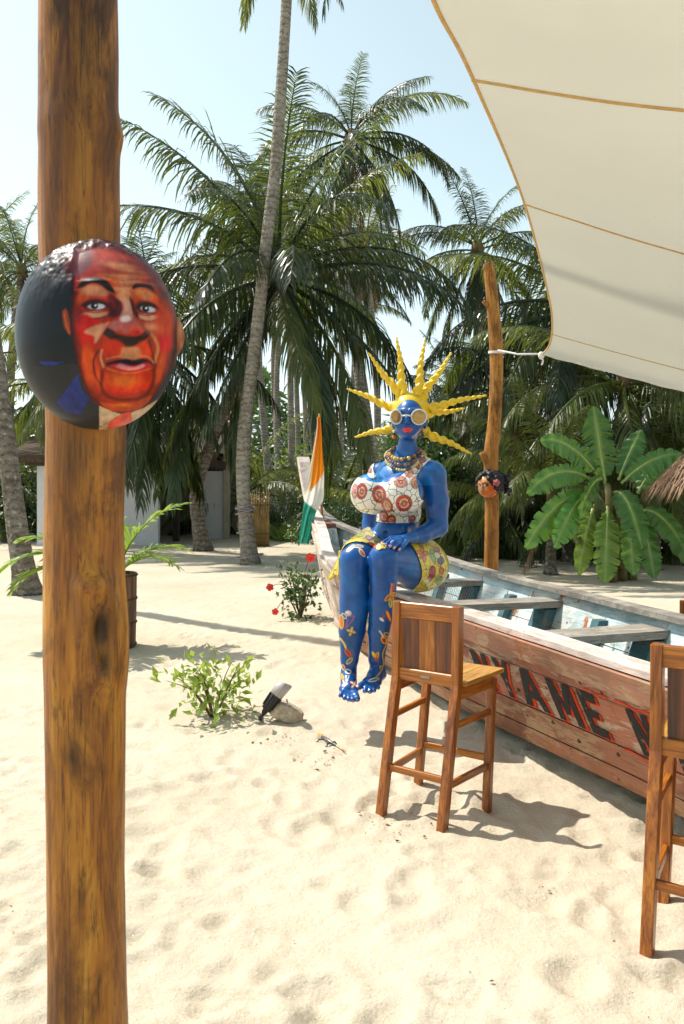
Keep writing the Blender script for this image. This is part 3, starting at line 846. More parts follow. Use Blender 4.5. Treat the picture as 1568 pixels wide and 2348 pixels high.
for y_, w_ in ((181, 0.019), (466, 0.011), (765, 0.004)):
    r0 = row_of(y_); ribbon([(r0, j) for j in np.linspace(0, nb_ - 1.01, 70)], w_, 'seam')
# rope from the corner to the pole
c0 = sail[0, 0]
rp = thing('tie_rope', 'white rope tying the sail corner to the crooked pole', 'rope', tuple(c0))
mb = MB()
pe = np.array([at(1138, 806, D2)[0], D2, at(1138, 806, D2)[2]])
mb.tube([c0 + np.array([0.05, 0, 0.01]), (c0 + pe) / 2 + np.array([0, 0, -0.012]), pe + np.array([0.0, -0.092, 0])], 0.011, 8)
mb.build('line', m_plain('rope_white', (0.72, 0.70, 0.66), 0.8, 0.1, 60, 0.3), rp, True)
mb = MB()
th = np.linspace(0, 2 * np.pi, 25)
for k in range(2): mb.tube([pe + np.array([0.092 * math.cos(a), 0.092 * math.sin(a), 0.012 * math.sin(a) - 0.016 * k]) for a in th], 0.008, 6, False)
mb.build('loop', bpy.data.materials['rope_white'], rp, True)
mb = MB(); mb.add(*sphere_arrays(c0 + np.array([0.0, -0.01, -0.01]), (0.035, 0.03, 0.045), 10, 8)); mb.tube(spline(np.array([c0 + np.array([0, 0, -0.03]), c0 + np.array([0.02, -0.02, -0.07]), c0 + np.array([0.005, -0.01, -0.12])]), 6), 0.009, 6)
mb.build('knot', bpy.data.materials['rope_white'], rp, True)

# ------------------------------------------------------------------ bar stools
def make_stool(label, low=0.0):
    st = thing('bar_stool', label, 'stool', (0, 0, 0), 0, None)
    k = 1.0
    SH = 0.665 - low; TP = 1.045 - low
    def at_leg(x0, y0, x1, y1, z0, z1, w, h, name='leg', mat='teak'):
        mb = MB(); mb.beam((x0, y0, z0), (x1, y1, z1), w, h, up=(0, 1, 0)); return mb.build(name, M[mat], st)
    for sx in (-1, 1):
        # rear leg: raked below the seat, upright above; one bent stick
        mb = MB()
        pts = [(sx * 0.172, -0.155, -0.03), (sx * 0.172, -0.06, SH * 0.62), (sx * 0.172, 0.0, SH), (sx * 0.172, 0.012, TP)]
        wv, hv = 0.042, 0.050
        V = []
        for (x, y_, z) in pts:
            V += [(x - wv / 2, y_ - hv / 2, z), (x + wv / 2, y_ - hv / 2, z), (x + wv / 2, y_ + hv / 2, z), (x - wv / 2, y_ + hv / 2, z)]
        F = [(i * 4 + j, i * 4 + (j + 1) % 4, (i + 1) * 4 + (j + 1) % 4, (i + 1) * 4 + j) for i in range(3) for j in range(4)] + [(3, 2, 1, 0), (12, 13, 14, 15)]
        mb.add(V, F)
        o = mb.build('rear_leg', M['teak'], st)
        bv = o.modifiers.new('edge', 'BEVEL'); bv.width = 0.004; bv.segments = 2; bv.limit_method = 'ANGLE'
        at_leg(sx * 0.205, 0.255, sx * 0.192, 0.345, -0.03, SH - 0.03, 0.042, 0.042, 'front_leg')
    def bar(a, b, w, h, name, mat='teak_x', up=(0, 0, 1)):
        mb = MB(); mb.beam(a, b, w, h, up); return mb.build(name, M[mat], st)
    def rear(z): return -0.155 + (0.155) * (z + 0.03) / (SH + 0.03)
    def front(z): return 0.255 + 0.09 * (z + 0.03) / SH
    bar((-0.151, 0.012, TP - 0.042), (0.151, 0.012, TP - 0.042), 0.030, 0.080, 'top_rail')
    bar((-0.151, 0.004, SH + 0.015), (0.151, 0.004, SH + 0.015), 0.034, 0.062, 'lower_rail')
    for k2, (xa, xb) in enumerate(((-0.137, -0.046), (-0.0445, 0.0445), (0.046, 0.137))):
        mb = MB(); mb.box(((xa + xb) / 2, 0.010 + 0.0006 * k2, (SH + 0.047 + TP - 0.084) / 2), (xb - xa, 0.012, TP - 0.084 - SH - 0.047), None)
        mb.build('back_board', M['teak_dark'] if k2 != 1 else M['teak'], st)
    # seat boards
    for k2 in range(4):
        xa = -0.185 + k2 * 0.0975; xb = xa + 0.095
        mb = MB()
        V = [(xa, 0.03, SH - 0.012), (xb, 0.03, SH - 0.012), (xb * 1.16, 0.40, SH - 0.004), (xa * 1.16, 0.40, SH - 0.004)]
        V += [(x, y_, z + 0.022) for x, y_, z in V]
        mb.add(V, [(3, 2, 1, 0), (4, 5, 6, 7), (0, 1, 5, 4), (1, 2, 6, 5), (2, 3, 7, 6), (3, 0, 4, 7)])
        o = mb.build('seat_board', M['teak_y'], st)
    for sx in (-1, 1):
        bar((sx * 0.172, 0.02, SH - 0.045), (sx * 0.192, 0.325, SH - 0.045), 0.024, 0.060, 'apron', 'teak_y2')
        bar((sx * 0.172, rear(0.47), 0.47 - low * 0.6), (sx * 0.195, front(0.47), 0.47 - low * 0.6), 0.020, 0.030, 'stretcher', 'teak_y2')
        bar((sx * 0.172, rear(0.20), 0.20), (sx * 0.200, front(0.20), 0.20), 0.020, 0.034, 'stretcher', 'teak_y2')
    bar((-0.185, 0.348, SH - 0.045), (0.185, 0.348, SH - 0.045), 0.022, 0.060, 'apron')
    bar((-0.151, rear(0.225), 0.225), (0.151, rear(0.225), 0.225), 0.020, 0.034, 'stretcher')
    bar((-0.19, front(0.23), 0.235), (0.19, front(0.23), 0.235), 0.020, 0.034, 'footrest')
    mb = MB(); mb.box((0.0, -0.0145, SH + 0.018), (0.055, 0.003, 0.014)); mb.build('name_plate', m_plain('plate_metal', (0.30, 0.27, 0.22), 0.4, 0.3, 60, metal=0.7), st)
    return st
M['teak_y2'] = m_wood('teak_side', (0.13, 0.030, 0.003), (0.33, 0.095, 0.006), (0.50, 0.175, 0.013), axis=1)
stool = make_stool('wooden bar stool standing free on the sand below the blue seated statue')
def place_stool(o, bl, fwd):
    """put rear-left foot on bl, seat looking along fwd"""
    f = unit(np.array([*fwd, 0.0])); r = np.array([f[1], -f[0], 0.0])
    o.rotation_euler = (0, 0, math.atan2(-f[0], f[1]))
    loc = np.array([*bl, 0.0]) + r * 0.172 + f * 0.155
    o.location = (loc[0], loc[1], ground(*bl) - 0.0)
b1 = gnd(872, 1858); place_stool(stool, b1[:2], (0.594, 0.804))
st2 = copy_tree(stool); st2['label'] = 'wooden bar stool cut off by the edge of view, before the boat lettering'
b2 = gnd(1482, 2185); place_stool(st2, b2[:2], (0.56, 0.83))
st3 = make_stool('low wooden chair on the far side of the boat, only a corner showing', 0.22)
st3.name = 'wooden_chair'; st3['category'] = 'chair'
st3.rotation_euler = (0, 0, math.radians(-25)); st3.location = (2.52, 5.45, 0)

# ------------------------------------------------------------------ implicit surfaces (smooth unions, meshed by surface nets)
def smin(a, b, k):
    h = np.clip(0.5 + 0.5 * (b - a) / k, 0, 1)
    return b + (a - b) * h - k * h * (1 - h)
def cap(a, b, ra, rb, k=0.03): return ('c', np.array(a, float), np.array(b, float), ra, rb, k)
def ell(c, r, k=0.03, yaw=0.0): return ('e', np.array(c, float), np.array(r, float), yaw, 0, k)
def chain(pts, rs, k=0.03): return [cap(pts[i], pts[i + 1], rs[i], rs[i + 1], k) for i in range(len(pts) - 1)]
def field(prims, lo, hi, h):
    lo = np.asarray(lo, float); n = np.ceil((np.asarray(hi) - lo) / h).astype(int) + 1
    ax = [lo[i] + h * np.arange(n[i]) for i in range(3)]
    D = np.full(n, 0.5, np.float32)
    for (ty, a, b, c, d, k) in prims:
        if ty == 'c':
            m = max(c, d) + k + 0.03; bl, bh = np.minimum(a, b) - m, np.maximum(a, b) + m
        else:
            m = max(b) + k + 0.03; bl, bh = a - m, a + m
        i0 = np.clip(np.floor((bl - lo) / h).astype(int), 0, n); i1 = np.clip(np.ceil((bh - lo) / h).astype(int) + 1, 0, n)
        if np.any(i1 <= i0): continue
        X = ax[0][i0[0]:i1[0]][:, None, None]; Y = ax[1][i0[1]:i1[1]][None, :, None]; Z_ = ax[2][i0[2]:i1[2]][None, None, :]
        if ty == 'c':
            ba = b - a; L2 = ba @ ba + 1e-9
            t = np.clip(((X - a[0]) * ba[0] + (Y - a[1]) * ba[1] + (Z_ - a[2]) * ba[2]) / L2, 0, 1)
            dd = np.sqrt((X - a[0] - ba[0] * t) ** 2 + (Y - a[1] - ba[1] * t) ** 2 + (Z_ - a[2] - ba[2] * t) ** 2) - (c + (d - c) * t)
        else:
            cy, sy = math.cos(c), math.sin(c)
            x = (X - a[0]) * cy + (Y - a[1]) * sy; y_ = -(X - a[0]) * sy + (Y - a[1]) * cy; z = Z_ - a[2]
            k0 = np.sqrt((x / b[0]) ** 2 + (y_ / b[1]) ** 2 + (z / b[2]) ** 2); k1 = np.sqrt((x / b[0] ** 2) ** 2 + (y_ / b[1] ** 2) ** 2 + (z / b[2] ** 2) ** 2)
            dd = k0 * (k0 - 1) / (k1 + 1e-6)
        sl = tuple(slice(i0[i], i1[i]) for i in range(3))
        D[sl] = smin(D[sl], dd.astype(np.float32), k)
    return D, ax
def nets(D, ax):
    s = D < 0
    nx_, ny_, nz_ = [q - 1 for q in D.shape]
    cnt = np.zeros((nx_, ny_, nz_), np.uint8)
    for i in (0, 1):
        for j in (0, 1):
            for k in (0, 1): cnt += s[i:nx_ + i, j:ny_ + j, k:nz_ + k]
    I, J, K = np.nonzero((cnt > 0) & (cnt < 8))
    vid = np.full((nx_, ny_, nz_), -1, np.int32); vid[I, J, K] = np.arange(len(I))
    acc = np.zeros((len(I), 3)); num = np.zeros(len(I))
    cor = [(i, j, k) for i in (0, 1) for j in (0, 1) for k in (0, 1)]
    val = {c: D[I + c[0], J + c[1], K + c[2]].astype(float) for c in cor}
    for c in cor:
        for axs in range(3):
            if c[axs] == 0:
                e = list(c); e[axs] = 1; e = tuple(e)
                a, b = val[c], val[e]; m = (a < 0) != (b < 0)
                t = np.where(m, a / np.where(np.abs(a - b) < 1e-9, 1, a - b), 0)
                P = np.tile(np.array(c, float), (len(I), 1)); P[:, axs] += t
                acc[m] += P[m]; num[m] += 1
    h = ax[0][1] - ax[0][0]
    V = (np.stack([I, J, K], 1) + acc / num[:, None]) * h + np.array([a[0] for a in ax])
    Fs = []
    for axs in range(3):
        sl0 = [slice(None)] * 3; sl1 = [slice(None)] * 3; sl0[axs] = slice(0, -1); sl1[axs] = slice(1, None)
        a, b = s[tuple(sl0)], s[tuple(sl1)]
        o1, o2 = [(1, 2), (2, 0), (0, 1)][axs]
        E = np.argwhere(a != b)
        ok = (E[:, o1] > 0) & (E[:, o2] > 0) & (E[:, o1] < vid.shape[o1]) & (E[:, o2] < vid.shape[o2])
        E = E[ok]
        def g(d1, d2):
            q = E.copy(); q[:, o1] -= d1; q[:, o2] -= d2
            return vid[q[:, 0], q[:, 1], q[:, 2]]
        quad = np.stack([g(1, 1), g(0, 1), g(0, 0), g(1, 0)], 1)
        inside = a[E[:, 0], E[:, 1], E[:, 2]]
        quad[~inside] = quad[~inside][:, ::-1]
        Fs.append(quad)
    F = np.concatenate(Fs)
    return V, F[(F >= 0).all(1)]
def relax(V, F, it=1, lam=0.5):
    for _ in range(it):
        S_ = np.zeros_like(V); C_ = np.zeros(len(V))
        for a, b in ((0, 1), (1, 2), (2, 3), (3, 0)):
            np.add.at(S_, F[:, a], V[F[:, b]]); np.add.at(C_, F[:, a], 1)
        V = V + lam * (S_ / np.maximum(C_, 1)[:, None] - V)
    return V

# ------------------------------------------------------------------ painting on surfaces (layers of shapes in sheet coordinates)
def poly_sd(Q, poly):
    """signed distance to a polygon, negative inside"""
    P = np.asarray(poly, float); n = len(P)
    d = np.full(len(Q), 1e9); ins = np.zeros(len(Q), bool)
    for i in range(n):
        a, b = P[i], P[(i + 1) % n]; e = b - a; w = Q - a
        t = np.clip((w @ e) / (e @ e + 1e-12), 0, 1)
        d = np.minimum(d, np.hypot(w[:, 0] - e[0] * t, w[:, 1] - e[1] * t))
        c1 = (a[1] <= Q[:, 1]) != (b[1] <= Q[:, 1])
        if abs(e[1]) > 1e-9: ins ^= c1 & (Q[:, 0] < a[0] + (Q[:, 1] - a[1]) / e[1] * e[0])
    return np.where(ins, -d, d)
def line_d(Q, pts):
    d = np.full(len(Q), 1e9)
    P = np.asarray(pts, float)
    for i in range(len(P) - 1):
        a, b = P[i], P[i + 1]; e = b - a; w = Q - a
        t = np.clip((w @ e) / (e @ e + 1e-12), 0, 1)
        d = np.minimum(d, np.hypot(w[:, 0] - e[0] * t, w[:, 1] - e[1] * t))
    return d
class Paint:
    def __init__(s, Q, base): s.Q = np.asarray(Q, float); s.c = np.tile(np.array(base, float), (len(Q), 1))
    def box(s, x0, y0, x1, y1):
        return np.nonzero((s.Q[:, 0] > x0) & (s.Q[:, 0] < x1) & (s.Q[:, 1] > y0) & (s.Q[:, 1] < y1))[0]
    def put(s, I, m, col, op=1.0):
        m = (np.clip(m, 0, 1) * op)[:, None]; s.c[I] = s.c[I] * (1 - m) + np.array(col) * m
    def lay(s, m, col, op=1.0): s.put(slice(None), m, col, op)
    def poly(s, pts, col, soft=1.0, op=1.0, smooth=True):
        P = np.asarray(pts, float)
        if smooth and len(P) > 3: P = spline(np.vstack([P, P[:1]]), len(P) * 3)[:-1]
        I = s.box(*(P.min(0) - soft), *(P.max(0) + soft))
        if len(I): s.put(I, 0.5 - poly_sd(s.Q[I], P) / soft, col, op)
    def _q(s, c, r, ang, ext):
        R = max(r) * ext
        I = s.box(c[0] - R, c[1] - R, c[0] + R, c[1] + R)
        q = s.Q[I] - np.array(c); ca, sa = math.cos(ang), math.sin(ang)
        return I, (q[:, 0] * ca + q[:, 1] * sa) / r[0], (-q[:, 0] * sa + q[:, 1] * ca) / r[1]
    def ell(s, c, r, col, ang=0.0, soft=1.0, op=1.0):
        I, x, y_ = s._q(c, r, ang, 1 + soft / min(r)); s.put(I, 0.5 - (np.hypot(x, y_) - 1) * min(r) / soft, col, op)
    def line(s, pts, w, col, soft=0.8, op=1.0, smooth=True):
        P = np.asarray(pts, float)
        if smooth and len(P) > 2: P = spline(P, len(P) * 4)
        I = s.box(*(P.min(0) - w - soft), *(P.max(0) + w + soft))
        if len(I): s.put(I, 0.5 - (line_d(s.Q[I], P) - w / 2) / soft, col, op)
    def glow(s, c, r, col, op=1.0, ang=0.0):
        I, x, y_ = s._q(c, r, ang, 3.0); s.put(I, np.exp(-(x * x + y_ * y_)), col, op)

# ------------------------------------------------------------------ seated blue statue
YAW = math.atan2(-0.45, 0.89)                     # body lateral axis
statue = thing('painted_statue', 'glossy blue seated woman statue with yellow spiky hair on the boat edge', 'statue', (*at(915, 1300, 5.75)[:2], 0.84))
torso = [
    ell(at(918, 1270, 5.78), (0.225, 0.185, 0.165), 0.03, YAW),
    cap(at(907, 1235, 5.73), at(914, 1190, 5.71), 0.142, 0.138, 0.05),
    cap(at(914, 1190, 5.71), at(918, 1125, 5.70), 0.138, 0.162, 0.05),
    ell(at(922, 1095, 5.71), (0.205, 0.125, 0.125), 0.05, YAW),
    cap(at(875, 1084, 5.92), at(988, 1086, 5.58), 0.078, 0.088, 0.05),
    cap(at(931, 1062, 5.69), at(935, 1000, 5.65), 0.082, 0.060, 0.05),
    cap(at(893, 1068, 5.84), at(928, 1036, 5.70), 0.05, 0.05, 0.05),
    cap(at(972, 1068, 5.62), at(936, 1036, 5.68), 0.05, 0.05, 0.05),
    ell(at(853, 1131, 5.52), (0.143, 0.145, 0.140), 0.035, YAW),
    ell(at(921, 1131, 5.43), (0.152, 0.150, 0.143), 0.035, YAW),
    ell(at(895, 1222, 5.60), (0.13, 0.08, 0.09), 0.06, YAW),
]
thighs = [
    cap(at(958, 1290, 5.63), at(880, 1281, 5.18), 0.182, 0.098, 0.05),
    cap(at(870, 1262, 5.88), at(813, 1287, 5.27), 0.172, 0.100, 0.04),
    cap(at(858, 1254, 5.80), at(822, 1272, 5.40), 0.135, 0.105, 0.05),
    ell(at(965, 1298, 5.72), (0.19, 0.20, 0.17), 0.05, YAW),
]
shins = (chain([at(878, 1279, 5.175), at(879, 1330, 5.19), at(877, 1380, 5.215), at(868, 1447, 5.26), at(863, 1511, 5.31), at(866, 1540, 5.34)], [0.092, 0.088, 0.086, 0.071, 0.053, 0.046], 0.012)
         + chain([at(811, 1285, 5.265), at(813, 1330, 5.27), at(813, 1380, 5.28), at(807, 1447, 5.29), at(801, 1511, 5.31), at(799, 1548, 5.33)], [0.100, 0.100, 0.101, 0.088, 0.059, 0.047], 0.012))
def foot(heel, top_, ball, toes, r):
    mid_ = top_ * 0.5 + ball * 0.5 + np.array([0, 0, 0.004])
    out = [cap(heel, ball, 0.046, 0.034, 0.03)] + chain([top_, mid_, ball], [0.048, 0.046, 0.036], 0.03) + [ell(ball, (0.066, 0.050, 0.036), 0.025)]
    for (tx, ty, td), rr_ in zip(toes, r):
        tip = at(tx, ty, td); b0 = ball + (tip - ball) * 0.42
        b0[0] = b0[0] * 0.55 + tip[0] * 0.45; kn = b0 * 0.45 + tip * 0.55 + np.array([0, -0.006, 0.005])
        out += [cap(b0, kn, rr_ * 1.45, rr_ * 1.22, 0.012), cap(kn, tip, rr_ * 1.2, rr_ * 1.2, 0.006)]
    return out
feet = foot(at(799, 1555, 5.36), at(799, 1548, 5.31), at(800, 1579, 5.175), [(780.5, 1594, 5.085), (790, 1600.5, 5.07), (799.5, 1603.5, 5.06), (809, 1604.5, 5.055), (819, 1601.5, 5.06)], [0.0120, 0.0120, 0.0125, 0.0130, 0.0165])
feet += foot(at(871, 1545, 5.38), at(866, 1538, 5.33), at(852, 1564, 5.21), [(823, 1575, 5.12), (836.5, 1583.5, 5.10), (848, 1585, 5.10), (858, 1582.5, 5.11), (867, 1576, 5.14)], [0.0165, 0.0135, 0.013, 0.0125, 0.012])
arms = (chain([at(993, 1089, 5.57), at(1002, 1150, 5.565), at(1003, 1205, 5.55)], [0.094, 0.080, 0.072], 0.03)
        + chain([at(1003, 1207, 5.55), at(968, 1226, 5.42), at(944, 1232, 5.32)], [0.072, 0.056, 0.037], 0.02)
        + chain([at(870, 1086, 5.95), at(850, 1150, 6.03), at(846, 1200, 6.0), at(842, 1232, 5.94)], [0.08, 0.06, 0.05, 0.045], 0.02))
hand = [ell(at(929, 1235.5, 5.275), (0.060, 0.042, 0.024), 0.018, 0.5), cap(at(944, 1232, 5.32), at(925, 1236, 5.26), 0.036, 0.028, 0.015)]
for pts, r in (([(916, 1231, 5.265), (896, 1233, 5.215), (875, 1245, 5.165)], 0.0145), ([(915, 1234.5, 5.235), (898, 1238, 5.175), (882, 1249, 5.135)], 0.0150),
               ([(917, 1238, 5.215), (904, 1242, 5.155), (893, 1252.5, 5.115)], 0.0148), ([(920, 1241, 5.205), (911, 1246, 5.155), (903, 1256, 5.12)], 0.0135),
               ([(933, 1240, 5.235), (925, 1249, 5.185), (915, 1259, 5.150)], 0.0145)):
    hand += chain([at(*p) for p in pts], [r, r, r * 0.82], 0.006)
head = [
    ell(at(938, 961, 5.63), (0.107, 0.125, 0.148), 0.03), ell(at(934.5, 984, 5.585), (0.078, 0.080, 0.062), 0.03), ell(at(934, 997, 5.545), (0.032, 0.030, 0.026), 0.02),
    cap(at(934, 946, 5.512), at(932.5, 966, 5.478), 0.011, 0.017, 0.012), cap(at(927.5, 968.5, 5.497), at(938, 968.5, 5.497), 0.0125, 0.0125, 0.008),
    cap(at(912, 941, 5.535), at(929, 940, 5.508), 0.014, 0.013, 0.015), cap(at(941, 940, 5.507), at(962, 942, 5.53), 0.013, 0.014, 0.015),
    ell(at(912, 972, 5.545), (0.03, 0.03, 0.03), 0.03), ell(at(958, 972, 5.545), (0.03, 0.03, 0.03), 0.03),
    ell(at(903, 972, 5.66), (0.016, 0.03, 0.036), 0.012), ell(at(974, 972, 5.66), (0.016, 0.03, 0.036), 0.012),
]
navel = at(883, 1222, 5.53)
prims = torso + thighs + shins + feet + arms + hand + head
D, ax = field(prims, (-0.10, 4.98, 0.14), (0.90, 6.22, 2.30), 0.0052)
# navel dent
g = np.sqrt((ax[0][:, None, None] - navel[0]) ** 2 + (ax[1][None, :, None] - (5.53)) ** 2 + (ax[2][None, None, :] - navel[2]) ** 2)
D = np.where(g < 0.06, np.maximum(D, 0.018 - g), D)
V, F = nets(D, ax); V = relax(V, F, 1, 0.35)
Q = proj(V)
pt = Paint(Q, (0.0012, 0.070, 0.285))
nz = fnoise(V * 5.0, 4, 2)
pt.lay(np.clip(nz * 0.8, 0, 1), (0.003, 0.17, 0.47), 0.55)
pt.lay(np.clip(-nz * 0.8, 0, 1), (0.003, 0.06, 0.22), 0.6)
up = fnoise(V * np.array([16, 16, 4.0]), 3, 5)
pt.lay(np.clip(up - 0.55, 0, 1) * 2.0, (0.10, 0.16, 0.34), 0.5)
chest = (V[:, 2] > 1.62) & (V[:, 2] < 1.86) & (V[:, 1] < 5.70)
pt.lay(chest * np.clip(0.35 + fnoise(V * 9, 3, 8), 0, 1), (0.02, 0.24, 0.60), 0.8)
pt.lay(np.clip(0.95 - np.abs(Q[:, 0] - 1024) / 6, 0, 1) * (np.abs(Q[:, 1] - 1170) < 60) * np.clip(fnoise(V * 14, 3, 6), 0, 1), (0.34, 0.20, 0.22), 0.5)
OR, YE, WH, RD, BK, GN = (0.62, 0.14, 0.015), (0.66, 0.47, 0.05), (0.72, 0.70, 0.64), (0.46, 0.02, 0.012), (0.010, 0.010, 0.016), (0.12, 0.25, 0.10)
def petal(c, r, ang, fill, edge, w=1.7):
    pt.ell(c, (r[0] + w, r[1] + w), BK, ang, 1.2, 0.55); pt.ell(c, r, edge, ang); pt.ell(c, (r[0] - w, max(r[1] - w, 0.6)), fill, ang)
def star(c, r, fill, edge, n=4, a0=0.3):
    for k in range(n):
        a = a0 + k * 2 * math.pi / n
        petal((c[0] + math.cos(a) * r * 0.55, c[1] + math.sin(a) * r * 0.55), (r * 0.6, r * 0.3), a, fill, edge, 1.4)
    pt.ell(c, (r * 0.18, r * 0.18), WH)
# viewer's left leg
pt.ell((798, 1406), (8, 6.5), (0.62, 0.42, 0.42)); pt.ell((796, 1404), (4, 3), WH)
pt.line([(802, 1412), (812, 1415), (792, 1440), (798, 1420)], 1.8, (0.45, 0.08, 0.05))
petal((782, 1425), (17, 6.5), 1.5, OR, YE, 2.2); petal((789, 1412), (8, 4.5), 0.9, (0.004, 0.09, 0.34), (0.72, 0.60, 0.40), 1.8)
star((805, 1447), 9.5, (0.68, 0.42, 0.04), YE)
pt.line([(781, 1464), (790, 1478), (795, 1492)], 4.4, YE); petal((798, 1497), (11, 5.5), 0.9, RD, OR, 1.8)
pt.line([(794, 1456), (789, 1462), (796, 1470), (806, 1473)], 1.3, BK, op=0.8)
petal((801, 1515), (10, 5), -0.8, (0.01, 0.09, 0.3), YE, 2.4); petal((787, 1530), (8, 4), 1.2, OR, WH, 1.6)
petal((798, 1539), (8, 5.5), 0.3, (0.01, 0.10, 0.32), WH, 2.2); petal((785, 1552), (9, 3.5), 1.3, (0.3, 0.28, 0.05), YE, 1.6)
star((812, 1568), 10, WH, OR, 4, 0.6); star((789, 1566), 8, WH, (0.5, 0.3, 0.3), 3, 0.1); pt.line([(800, 1548), (796, 1560), (788, 1575)], 2.0, WH, op=0.8)
# viewer's right leg
for a, c in ((-1.2, (0.55, 0.06, 0.03)), (2.3, (0.45, 0.05, 0.03)), (1.3, OR), (0.2, OR)):
    petal((896 + 9 * math.cos(a), 1360 + 12 * math.sin(a)), (12, 4.5), a, c, YE if a > 0 else OR, 1.6)
pt.line([(896, 1360), (897, 1348), (898, 1338)], 3.2, (0.55, 0.28, 0.22)); petal((895, 1382), (11, 4), 1.5, GN, YE, 1.8)
petal((891, 1412), (14, 4.8), 1.2, (0.72, 0.40, 0.03), RD, 2.0)
pt.ell((875, 1420), (6, 3), WH, 0.7); pt.ell((879, 1413), (4, 2), RD, -0.9)
petal((880, 1466), (10, 6.5), 1.4, RD, YE, 2.2); petal((888, 1455), (9, 5), 0.4, (0.01, 0.07, 0.25), YE, 2.0); pt.line([(870, 1446), (876, 1455), (880, 1462)], 2.6, (0.68, 0.60, 0.42))
petal((858, 1502), (10, 4), 1.0, (0.72, 0.45, 0.03), YE, 1.2); petal((864, 1504), (10, 4), 1.9, (0.6, 0.1, 0.02), YE, 1.4); pt.ell((863, 1512), (4.5, 3.5), RD)
pt.line([(896, 1440), (884, 1480), (877, 1500), (879, 1524), (868, 1546), (856, 1556)], 2.2, YE); pt.line([(881, 1478), (883, 1500), (882, 1526)], 1.2, BK, op=0.6)
petal((857, 1558), (13, 4.2), -0.25, (0.02, 0.12, 0.12), WH, 1.8); petal((874, 1531), (6, 3.5), 1.2, (0.05, 0.12, 0.2), YE, 1.5)
# viewer's left thigh
petal((822, 1252), (12, 4), 0.05, (0.20, 0.33, 0.48), (0.70, 0.56, 0.30), 1.6); petal((804, 1256), (12, 4.5), 2.5, (0.35, 0.42, 0.5), WH, 1.6); petal((830, 1267), (11, 5), 0.95, OR, WH, 2.0); pt.line([(800, 1260), (816, 1254), (830, 1260)], 2.4, WH, op=0.7)
# nails
for (tx, ty, td) in [(781, 1599, 0), (790.5, 1605, 0), (800, 1607, 0), (809.5, 1607.5, 0), (819, 1604, 0), (823, 1582, 0), (837, 1587, 0), (848, 1588, 0), (858, 1585.5, 0), (867.5, 1579, 0)]:
    pt.ell((tx, ty), (2.6, 2.2), (0.34, 0.22, 0.24))
for (tx, ty) in ((876, 1244), (884, 1248), (895, 1252), (904, 1255.5), (915.5, 1259)): pt.ell((tx, ty), (4.2, 2.6), (0.62, 0.36, 0.33), -0.7)
# scuffs along the jaw
pt.line([(903, 985), (910, 997), (922, 1004)], 3.0, (0.42, 0.30, 0.30), 3.0, 0.8); pt.line([(965, 985), (955, 995), (946, 1004)], 3.6, (0.46, 0.34, 0.32), 3.0, 0.8)
M['statue'] = m_paint('statue_blue', 0.34, 0.30, 0.16, 30, 0.35, 0.22)
body = part('body', V, F, M['statue'], statue, True, pt.c)

# lips
D, ax = field([ell(at(930.5, 982.6, 5.497), (0.020, 0.016, 0.0105), 0.010), ell(at(937.5, 982.6, 5.497), (0.020, 0.016, 0.0105), 0.010), ell(at(934, 988.3, 5.499), (0.026, 0.018, 0.0125), 0.004), cap(at(922.5, 985.2, 5.507), at(945.5, 985.2, 5.507), 0.006, 0.006, 0.008)], at(910, 1000, 5.46) - 0.02, at(958, 970, 5.53) + 0.02, 0.0022)
V, F = nets(D, ax); part('lips', V, F, m_plain('lip_red', (0.60, 0.012, 0.018), 0.2, 0.1, 30, coat=0.6), statue)

# crop top from the torso field, cut by its outline
def garment(prims, off, polys, lo, hi, h, thick=0.012):
    D, ax = field(prims, lo, hi, h); D = D - off
    sh = D.shape; flat = D.ravel().copy(); near = np.nonzero(np.abs(flat) < 0.016)[0]
    I, J, K = np.unravel_index(near, sh)
    P = np.stack([ax[0][I], ax[1][J], ax[2][K]], 1)
    Qn = proj(P); sd = np.full(len(P), 1e9)
    for po in polys:
        pp = np.asarray(po, float); pp = spline(np.vstack([pp, pp[:1]]), len(pp) * 2)[:-1]
        sd = np.minimum(sd, poly_sd(Qn, pp))
    sd = sd / FPX * P[:, 1]
    flat[near] = np.maximum(flat[near], sd)
    far_ = np.ones(len(flat), bool); far_[near] = False
    flat[far_] = np.abs(flat[far_])                     # hollow shell
    flat[near] = np.maximum(flat[near], -(D.ravel()[near] + thick))
    V, F = nets(flat.reshape(sh), ax)
    return relax(V, F, 1, 0.3), F
top_poly = [(800, 1100), (818, 1093), (835, 1099), (860, 1106), (880, 1105), (900, 1101), (925, 1086), (945, 1068), (962, 1048), (972, 1036), (986, 1043), (990, 1050), (975, 1064), (960, 1082), (955, 1095), (958, 1115), (962, 1138), (970, 1147), (985, 1143), (984, 1155), (966, 1180), (957, 1197), (920, 1199), (880, 1198), (856, 1193), (850, 1178), (820, 1172), (800, 1140)]
strap_l = [(841, 1082), (843, 1064), (850, 1050), (863, 1046), (866, 1052), (858, 1062), (856, 1078), (862, 1094), (848, 1096)]
V, F = garment(torso + arms[4:5], 0.008, [top_poly, strap_l], at(790, 1215, 5.2) - [0, 0, 0.0], at(1000, 1025, 6.1) + [0.05, 0, 0.05], 0.0040)
Q = proj(V)
pt = Paint(Q, (0.76, 0.73, 0.66))
pt.lay(np.clip((Q[:, 1] - 1150) / 40, 0, 1) * (0.5 + 0.5 * np.clip(fnoise(V * 8, 3, 3), -1, 1)), (0.70, 0.62, 0.46), 0.6)
RED1, RED2, PINK = (0.50, 0.035, 0.018), (0.60, 0.10, 0.03), (0.62, 0.22, 0.20)
